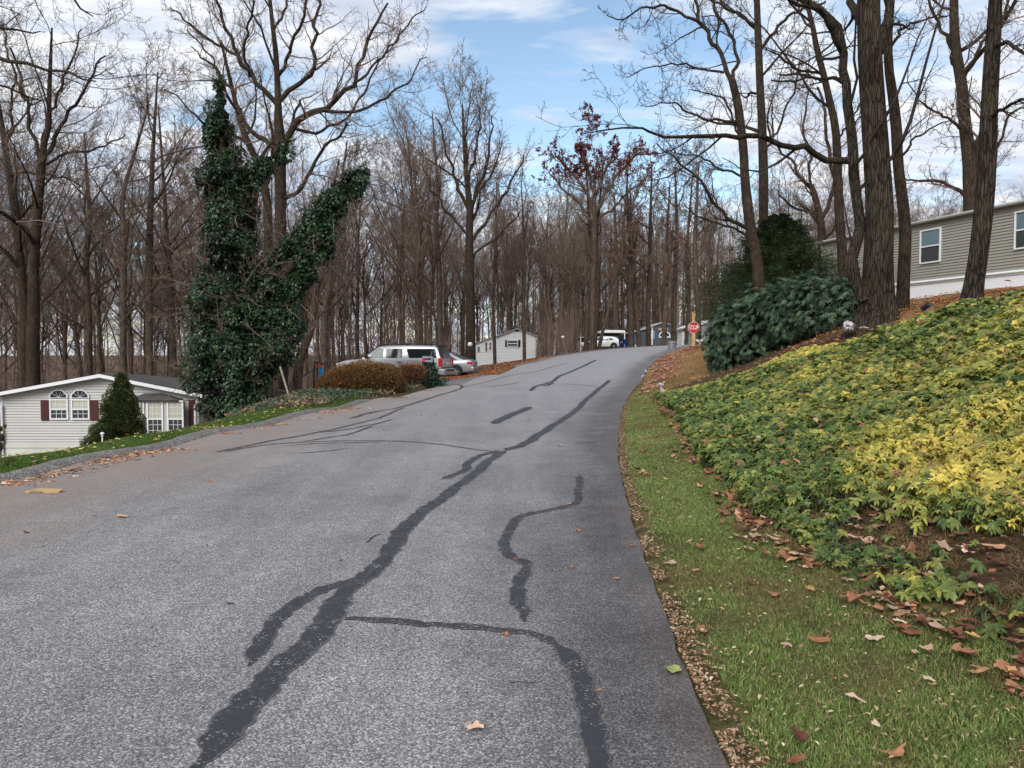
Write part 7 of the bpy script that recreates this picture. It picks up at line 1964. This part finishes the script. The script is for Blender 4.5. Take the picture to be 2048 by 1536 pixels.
# ------------------------------------------------------------------ stop sign
def stop_sign():
    Y = 52.0; c = at(1387, 690, Y); gz = _on(c[0], c[1]); o = empty('stop_sign', (c[0], c[1], gz)); k = Y / F
    z = at(1387, 655, Y)[2] - gz; zt = at(1387, 623, Y)[2] - gz
    g = Geo(); g.box(-.10, .10, .03, .22, -.4, zt - .04); g.prism([(-.10, zt - .04), (.10, zt - .04), (.06, zt), (-.06, zt)], .05, .20); g.build('post', MT['wood'], o)
    g = Geo(); g.box(.10, .15, .06, .18, -.4, z - .2); g.build('brace', MT['greywood'], o)
    r = 11.0 * k / math.cos(math.pi / 8)
    def octo(rr, y0, y1, mat, nm, par):
        g = Geo(); g.prism([(rr * math.cos(math.pi / 8 + i * math.pi / 4), z + rr * math.sin(math.pi / 8 + i * math.pi / 4)) for i in range(8)], y0, y1); return g.build(nm, MT[mat], par)
    s = octo(r, .0, .02, 'signwhite', 'sign_plate', o)
    octo(r * .94, -.006, -.001, 'red', 'red_face', s)
    cu = bpy.data.curves.new('lettering', 'FONT'); cu.body = 'STOP'; cu.align_x = 'CENTER'; cu.align_y = 'CENTER'; cu.size = .36; cu.offset = .003; cu.extrude = .002
    to = bpy.data.objects.new('lettering', cu); COL.objects.link(to)
    me = bpy.data.meshes.new_from_object(to.evaluated_get(bpy.context.evaluated_depsgraph_get()))
    bpy.data.objects.remove(to)
    lo = bpy.data.objects.new('lettering', me); COL.objects.link(lo); lo.parent = s
    xs = [v_.co.x for v_ in me.vertices]; ys = [v_.co.y for v_ in me.vertices]; wd = max(xs) - min(xs); ht = max(ys) - min(ys)
    cy = (max(ys) + min(ys)) / 2; cx = (max(xs) + min(xs)) / 2
    for v_ in me.vertices: v_.co.x -= cx; v_.co.y -= cy
    lo.rotation_euler = (R(90), 0, 0); lo.scale = (r * 1.5 / wd, r * .72 / ht, 1); lo.location = (0, -.009, z)
    me.materials.clear(); me.materials.append(MT['signwhite'])
    o.rotation_euler = (0, 0, R(-8))
    tag(o, 'red octagonal STOP sign on a yellow wooden post at the road crest', 'road sign')
stop_sign()

# ------------------------------------------------------------------ small things
def trash_can():
    Y = 50; c = at(1344, 701, Y); o = empty('metal_dustbin', (c[0], c[1], at(1344, 702.5, Y)[2])); 
    g = Geo(); prof = [(0, .0), (.22, .0), (.225, .03)] + [(.23 + .035 * t + (.006 if i % 2 else 0), .03 + .50 * t) for i, t in enumerate(np.linspace(0, 1, 9))] + [(.275, .55), (0.0, .56)]
    g.lathe(prof, 22); g.build('drum', MT['galv'], o, smooth=True)
    g = Geo(); g.lathe([(.30, .545), (.305, .575), (.28, .60), (.12, .645), (0, .65)], 22); g.tube([(-.07, 0, .64), (-.05, 0, .69), (.05, 0, .69), (.07, 0, .64)], .01, 6); g.build('lid', MT['galv'], o, smooth=True)
    for s in (1, -1):
        g = Geo(); g.tube([(s * .27, -.06, .42), (s * .31, -.06, .38), (s * .31, .06, .38), (s * .27, .06, .42)], .009, 6); g.build('handle', MT['galv'], o)
    tag(o, 'dented galvanised dustbin standing on the road edge near the stop sign', 'dustbin')
    g = Geo(); q = at(1346, 703, Y - .5)
    b = g.box(-.09, .09, -.05, .05, 0, .13).box(-.05, .10, -.09, .02, .13, .17).build('paper_scrap', MT['white']); b.location = (q[0], q[1], q[2] - .02); b.rotation_euler = (.3, .2, .7)
    bv = b.modifiers.new('b', 'BEVEL'); bv.width = .02
    tag(b, 'crumpled white paper scrap lying against the foot of the galvanised dustbin', 'litter')
trash_can()
def wheelie(px, Y, mat, label, s=1.0):
    c = at(px, 698, Y); gz = at(px, 698.5, Y)[2]; o = empty('wheeled_bin', (c[0], c[1], gz), R(-12), s)
    g = Geo(); V = []
    for z, a, b in ((.08, .22, .24), (.95, .29, .34)): V += [(-a, -b, z), (a, -b, z), (a, b, z), (-a, b, z)]
    g.add(V, [(3, 2, 1, 0), (4, 5, 6, 7), (0, 1, 5, 4), (1, 2, 6, 5), (2, 3, 7, 6), (3, 0, 4, 7)]); b_ = g.build('bin_body', MT[mat], o); bv = b_.modifiers.new('b', 'BEVEL'); bv.width = .03; bv.segments = 2
    g = Geo(); g.prism([(-.31, .95), (.31, .95), (.29, 1.02), (.15, 1.06), (-.15, 1.06), (-.29, 1.02)], -.38, .40); g.build('lid', MT[mat], o)
    g = Geo(); g.tube([(-.26, .42, .95), (.26, .42, .95)], .018, 6); g.build('handle', MT['trimblack'], o)
    for sx_ in (-1, 1):
        g = Geo(); g.tube([(sx_ * .24, .22, .11), (sx_ * .30, .22, .11)], .11, 14); g.build('wheel', MT['rubber'], o)
    if mat == 'navy':
        g = Geo()
        for t in (0, 2.09, 4.19):
            a = [(.085 * math.cos(t + u), .72 + .085 * math.sin(t + u)) for u in (0.0, .55, 1.1, 1.5)]
            for (xa, za), (xb, zb) in zip(a[:-1], a[1:]): g.tube([(xa, -.325, za), (xb, -.325, zb)], .016, 4)
        g.build('emblem', MT['signwhite'], o)
    tag(o, label, 'wheeled bin')
wheelie(1243.5, 84, 'navy', 'dark navy wheeled bin with a pale emblem beside the white hatchback', 1.05)
wheelie(1254, 84, 'blue', 'brighter blue wheeled bin to the right of the navy one', 1.0)

def globe_lamp(px, py, pb, Y, r, dx, label, mat='darkmetal', zb=None):
    t = at(px, py, Y); b = at(pb[0], pb[1], Y); gz = _on(b[0], b[1]); o = empty('globe_lamp', (b[0], b[1], gz))
    v = t - np.array([b[0], b[1], gz])
    g = Geo(); g.tube([(0, 0, -.3), (v[0], v[1], v[2] - r * .9)], .045, 8); g.build('pole', MT[mat], o, smooth=True)
    g = Geo(); a = np.linspace(-math.pi / 2, math.pi / 2, 11); g.lathe([(r * math.cos(q), v[2] + r * math.sin(q)) for q in a], 18, v[0], v[1]); g.build('globe', MT['globe'], o, smooth=True)
    g = Geo(); g.lathe([(.05, v[2] - r * 1.15), (.09, v[2] - r * .85), (.07, v[2] - r * .8)], 12, v[0], v[1]); g.build('collar', MT['darkmetal'], o)
    tag(o, label, 'lamp post')
globe_lamp(940, 689, (939, 730), 49.5, .155, 0, 'upright black lamp post with a white globe behind the silver saloon')
globe_lamp(1125.5, 674.5, (1136, 711), 62, .125, 0, 'leaning pale lamp post with a small globe at the outer bend of the road', 'galv')

def rock(name, label, px, py, Y, sx_, sy_, sz, seed, mat, z=None):
    rng = np.random.RandomState(seed); c = at(px, py, Y); gz = _on(c[0], c[1]) if z is None else z
    a = np.arange(18) / 18 * 2 * math.pi; e = np.linspace(-math.pi / 2, math.pi / 2, 11); V = []
    cut = [(unit(rng.randn(3)), rng.uniform(.5, .9)) for _ in range(26)]
    for q in e:
        for t in a:
            d = np.array([math.cos(t) * math.cos(q), math.sin(t) * math.cos(q), math.sin(q)]); r = 1.0
            for nn, h in cut:
                dp = d @ nn
                if dp > 0: r = min(r, h / dp)
            r *= 1 + rng.randn() * .04
            V.append(d * r * np.array([sx_, sy_, sz]))
    Q = [(k * 18 + i, k * 18 + (i + 1) % 18, (k + 1) * 18 + (i + 1) % 18, (k + 1) * 18 + i) for k in range(10) for i in range(18)]
    o = Geo().add(V, Q).build(name, MT[mat]); o.location = (c[0], c[1], gz + sz * .45); o.rotation_euler = (0, 0, rng.rand() * 6)
    tag(o, label, 'rock')
rock('rock', 'craggy white and grey speckled rock at the foot of the massive oak', 1697, 650, 16.4, .21, .17, .17, 3, 'rockw', z=at(1697, 658, 16.4)[2] - .02)
rock('rock', 'flat brown stone just right of the speckled white rock', 1727, 655, 16.0, .14, .10, .04, 4, 'rockb', z=at(1727, 657, 16.0)[2])
rock('rock', 'beige boulder at the tip of the groundcover beside the grass verge', 1325, 780, 24.3, .17, .14, .17, 5, 'rockb')
rock('rock', 'white rock topping the beige boulder near the grass verge', 1322, 770, 24.6, .12, .10, .08, 6, 'rockw', z=at(1322, 769, 24.6)[2] - .04)
rock('rock', 'pale stone on the road edge where the leaf drift begins', 1292, 742, 34.8, .11, .18, .11, 8, 'rockw', z=at(1292, 746, 34.8)[2])
rock('rock', 'smaller grey stone lower along the same road edge', 1286, 752, 32.5, .07, .10, .07, 9, 'rockw', z=at(1286, 754, 32.5)[2])

def garden_light(px, py, Y, label, hgt, mat, style=0):
    c = at(px, py, Y); gz = _on(c[0], c[1]); o = empty('garden_light', (c[0], c[1], gz))
    g = Geo(); g.tube([(0, 0, -.1), (0, 0, hgt)], .012 if style else .018, 6); g.build('stake', MT[mat], o)
    g = Geo()
    if style: g.lathe([(.018, hgt - .06), (.025, hgt - .012), (.042, hgt - .006), (.012, hgt + .02), (0, hgt + .02)], 12)
    else:
        g.tube([(-.02, .05, hgt - .03), (.03, -.09, hgt + .05)], .055, 8)
    g.build('lamp_head', MT[mat], o); tag(o, label, 'garden light')
garden_light(1850, 608, 15.2, 'small black garden spotlight on a stake between the slim trunk and leaning trunk', .16, 'darkmetal')
garden_light(205, 893, 14.0, 'white solar garden light on the lawn before the dwarf spruce', .17, 'white', 1)
garden_light(165, 868, 26.5, 'white solar garden light left of the dwarf spruce against the house skirting', .5, 'white', 1)

# toy slide and railing by the hollow
def playset():
    Y = 31; c = at(637, 768, Y); gz = at(637, 766, Y)[2]; o = empty('toy_playset', (c[0], c[1], gz)); k = Y / F
    l = lambda px, py: at(px, py, Y) - np.array(o.location)
    g = Geo(); p, q = l(629, 764), l(629, 723)
    for xx, yy in ((629, 0), (643, 0), (629, .5), (643, .5)):
        a, b = l(xx, 764), l(xx, 725); g.tube([(a[0], yy, a[2] - .3), (b[0], yy, b[2])], .02, 6)
    a, b = l(629, 724), l(644, 727); g.tube([(a[0], 0, a[2]), (b[0], 0, b[2])], .02, 6); g.tube([(a[0], 0, a[2]), (a[0], .5, a[2])], .02, 6); g.tube([(b[0], 0, b[2]), (b[0], .5, b[2])], .02, 6); g.build('frame', MT['darkmetal'], o)
    g = Geo(); a, b = l(641, 736), l(645, 759); g.add([(a[0], -.1, a[2]), (b[0] + .03, -.1, a[2] - .02), (b[0] + .06, -.35, b[2]), (a[0] - .04, -.35, b[2]), (a[0], -.04, a[2]), (b[0] + .03, -.04, a[2] - .02), (b[0] + .06, -.29, b[2]), (a[0] - .04, -.29, b[2])], [(0, 3, 2, 1), (4, 5, 6, 7), (0, 1, 5, 4), (1, 2, 6, 5), (2, 3, 7, 6), (3, 0, 4, 7)]); g.build('slide', MT['toyblue'], o)
    g = Geo(); a, b = l(632, 753), l(643, 762); g.box(a[0] - .05, b[0], -.3, .2, b[2], a[2] - .1); bo = g.build('base', MT['toyred'], o); bv = bo.modifiers.new('b', 'BEVEL'); bv.width = .05; bv.segments = 2
    g = Geo(); a, b = l(635, 728), l(642, 735); g.prism([(a[0], b[2]), (b[0] + .05, b[2]), ((a[0] + b[0]) / 2, a[2])], -.15, .2); g.build('roof', MT['toyorange'], o)
    g = Geo(); a = l(646, 752); g.box(a[0] - .02, a[0] + .05, -.2, -.1, a[2] - .1, a[2] + .05); g.build('bracket', MT['toygreen'], o)
    tag(o, 'small blue red and orange plastic play slide in a black frame left of the shrub', 'play slide')
playset()
def railing():
    Y = 29; a, b = at(536, 800, Y), at(628, 738, Y + 3); o = empty('handrail', (a[0], a[1], a[2] - 1)); z = np.array(o.location)
    g = Geo(); g.tube([a - z, b - z], .025, 6); g.build('rail', MT['darkmetal'], o)
    for t in (.35, .98):
        p = a * (1 - t) + b * t - z; g = Geo(); g.tube([p, p - np.array([0, 0, 1.1])], .02, 6); g.build('post', MT['darkmetal'], o)
    tag(o, 'dark sloping handrail descending from the play slide towards the ivy covered tree', 'handrail')
    Y = 28; a, b = at(584, 797, Y), at(560, 733, Y); o = empty('leaning_post', tuple(a)); g = Geo(); g.tube([(0, 0, -.3), tuple(b - a)], .035, 8); g.build('post', MT['rockb'], o)
    o2 = o.children[0]; tag(o, 'pale wooden post leaning left above the ivy bed', 'post')
railing()

# white railing fence / low rail behind the sign, and small marker posts near the blue house
def small_fence():
    Y = 70; a = at(1088, 716, Y); o = empty('low_fence', (a[0], a[1], _on(a[0], a[1])))
    g = Geo()
    for i in range(6):
        x = i * .55
        gz = _on(a[0] + x, a[1] - i * .1) - o.location[2]
        g.box(x - .03, x + .03, -i * .1 - .03, -i * .1 + .03, gz - .3, gz + .55)
    g.box(0, 2.75, -.3, -.27, .35, .41); g.build('rails', MT['greywood'], o); tag(o, 'low weathered wooden fence between the cottage and the leaning lamp post', 'fence')
    for px, pb, h, lab, mt in ((1297, 695, .7, 'reddish marker post at the near corner of the slate blue house', 'brickred'), (1271, 697, .35, 'short white marker post left of the slate blue house wing', 'white')):
        Y = 80; p = at(px, pb, Y); o = empty('marker_post', tuple(p)); g = Geo(); g.box(-.06, .06, -.06, .06, -.5, h); g.prism([(-.06, h), (.06, h), (0, h + .05)], -.06, .06); g.build('post', MT[mt], o)
        tag(o, lab, 'post')
small_fence()
# rails of the trailer leaning by the post on the right, seen past the sign
def handcart():
    Y = 58; a = at(1392, 681, Y); o = empty('boat_trailer', tuple(at(1412, 690, Y))); z = np.array(o.location)
    l = lambda px, py, dy=0: at(px, py, Y + dy) - z
    g = Geo(); g.tube([l(1391, 680), l(1404, 688)], .03, 6); g.tube([l(1392, 681), l(1405, 682), l(1412, 685)], .03, 6); g.tube([l(1393, 679, .6), l(1408, 681, .6)], .03, 6); g.tube([l(1400, 686), l(1400, 694)], .03, 6); g.build('frame', MT['white'], o)
    g = Geo(); c = l(1406, 688); g.tube([(c[0], -.08, c[2]), (c[0], .08, c[2])], .2, 14); g.build('wheel', MT['rubber'], o)
    tag(o, 'white tubular trailer frame standing just right of the stop sign post', 'trailer')
handcart()

# individual leaves and a wood scrap lying on the road
def lone_leaf(px, py, size, col, label, seed, lobes=True):
    rng = np.random.RandomState(seed); c = G(px, py); n = 40
    a = np.arange(n) / n * 2 * math.pi
    r = size / 2 * (1 + (.20 * np.cos(a * 5 + seed) if lobes else 0) + .07 * np.cos(a * 11) + rng.randn(n) * .03) * (1 + .25 * np.cos(a))
    V = [(0, 0, .006)] + [(q * math.cos(t) * 1.0, q * math.sin(t) * .8, .008 + .016 * abs(math.sin(t * 1.5 + seed)) * q / size * 2) for q, t in zip(r, a)]
    F_ = [(0, i + 1, (i + 1) % n + 1) for i in range(n)]
    g = Geo().add(V, F_, np.array(col)); g.tube([(-size * .5, 0, .008), (-size * .85, size * .1, .01)], .0015, 4, C=np.array(col) * .6)
    o = g.build('fallen_leaf', MT['litter'], smooth=True); o.location = (c[0], c[1], c[2] + .001); o.rotation_euler = (0, 0, rng.rand() * 6)
    tag(o, label, 'leaf')
lone_leaf(948, 1458, .075, (.66, .42, .28), 'pale tan leaf lying alone on the road at the bottom of the picture', 2)
lone_leaf(248, 1035, .10, (.62, .38, .22), 'tan leaf on the open asphalt at the left', 3)
lone_leaf(684, 1124, .035, (.30, .13, .09), 'small brown leaf just above the fork of the sealed crack', 4)
lone_leaf(1155, 1063, .045, (.48, .27, .18), 'small tan leaf between the sealed squiggle and the verge', 5)
lone_leaf(1122, 893, .10, (.42, .26, .16), 'curled brown leaf on the road near where the cracks meet', 6)
lone_leaf(1350, 1345, .09, (.26, .30, .10), 'green leaf on the grass edge beside the road', 7, False)
c = G(88, 985); o = empty('wood_scrap', (c[0], c[1], c[2]), .15)
g = Geo(); g.prism([(-.17, .0), (.16, .0), (.20, .03), (-.05, .045), (-.19, .02)], -.035, .03); g.build('splinter', MT['wood'], o)
g = Geo(); g.prism([(-.13, .0), (.02, .0), (.0, .02), (-.11, .03)], -.10, -.05); g.build('splinter', MT['greywood'], o)
tag(o, 'splintered piece of pale wood lying on the dirt by the left kerb', 'wood scrap')
c = G(1045, 1369); g = Geo(); g.tube([(-.06, 0, .008), (-.02, .006, .012), (.03, -.002, .009), (.075, .004, .008)], .0022, 5); g.tube([(.0, 0, .01), (.03, .02, .009)], .0012, 4)
o = g.build('fallen_twig', MT['twigdark']); o.location = (c[0], c[1], c[2] + .001); tag(o, 'thin dark twig lying on the road above the pale tan leaf', 'twig')
for px, py, ln, rz, lab in ((1790, 1140, .5, .3, 'grey stick lying on the bare soil above the lower plants'), (1600, 1015, .3, -.2, 'short stick at the gap in the golden plants')):
    c = G(px, py); g = Geo(); rr_ = np.random.RandomState(int(px)); P_ = [(t * ln - ln / 2, rr_.randn() * .012, .03 + rr_.rand() * .015) for t in np.linspace(0, 1, 7)]; g.tube(P_, np.linspace(.009, .004, 7), 6)
    o = g.build('fallen_stick', MT['barkfar'], smooth=True); o.location = tuple(c); o.rotation_euler = (0, 0, rz); tag(o, lab, 'stick')
# yellow leafy sprig and clump at the left corner of the gabled house
shrub('garden_shrub', 'yellow-green leafy shrub at the left corner of the gabled house', [(4, 875, 6, 10), (1, 858, 5, 7), (10, 852, 4, 5), (0, 893, 8, 12)], 30.5, [(.35, .33, .08), (.2, .22, .06), (.4, .28, .07)], [.4, .35, .25], 240, .06, 27, nt=80, tw=.5)
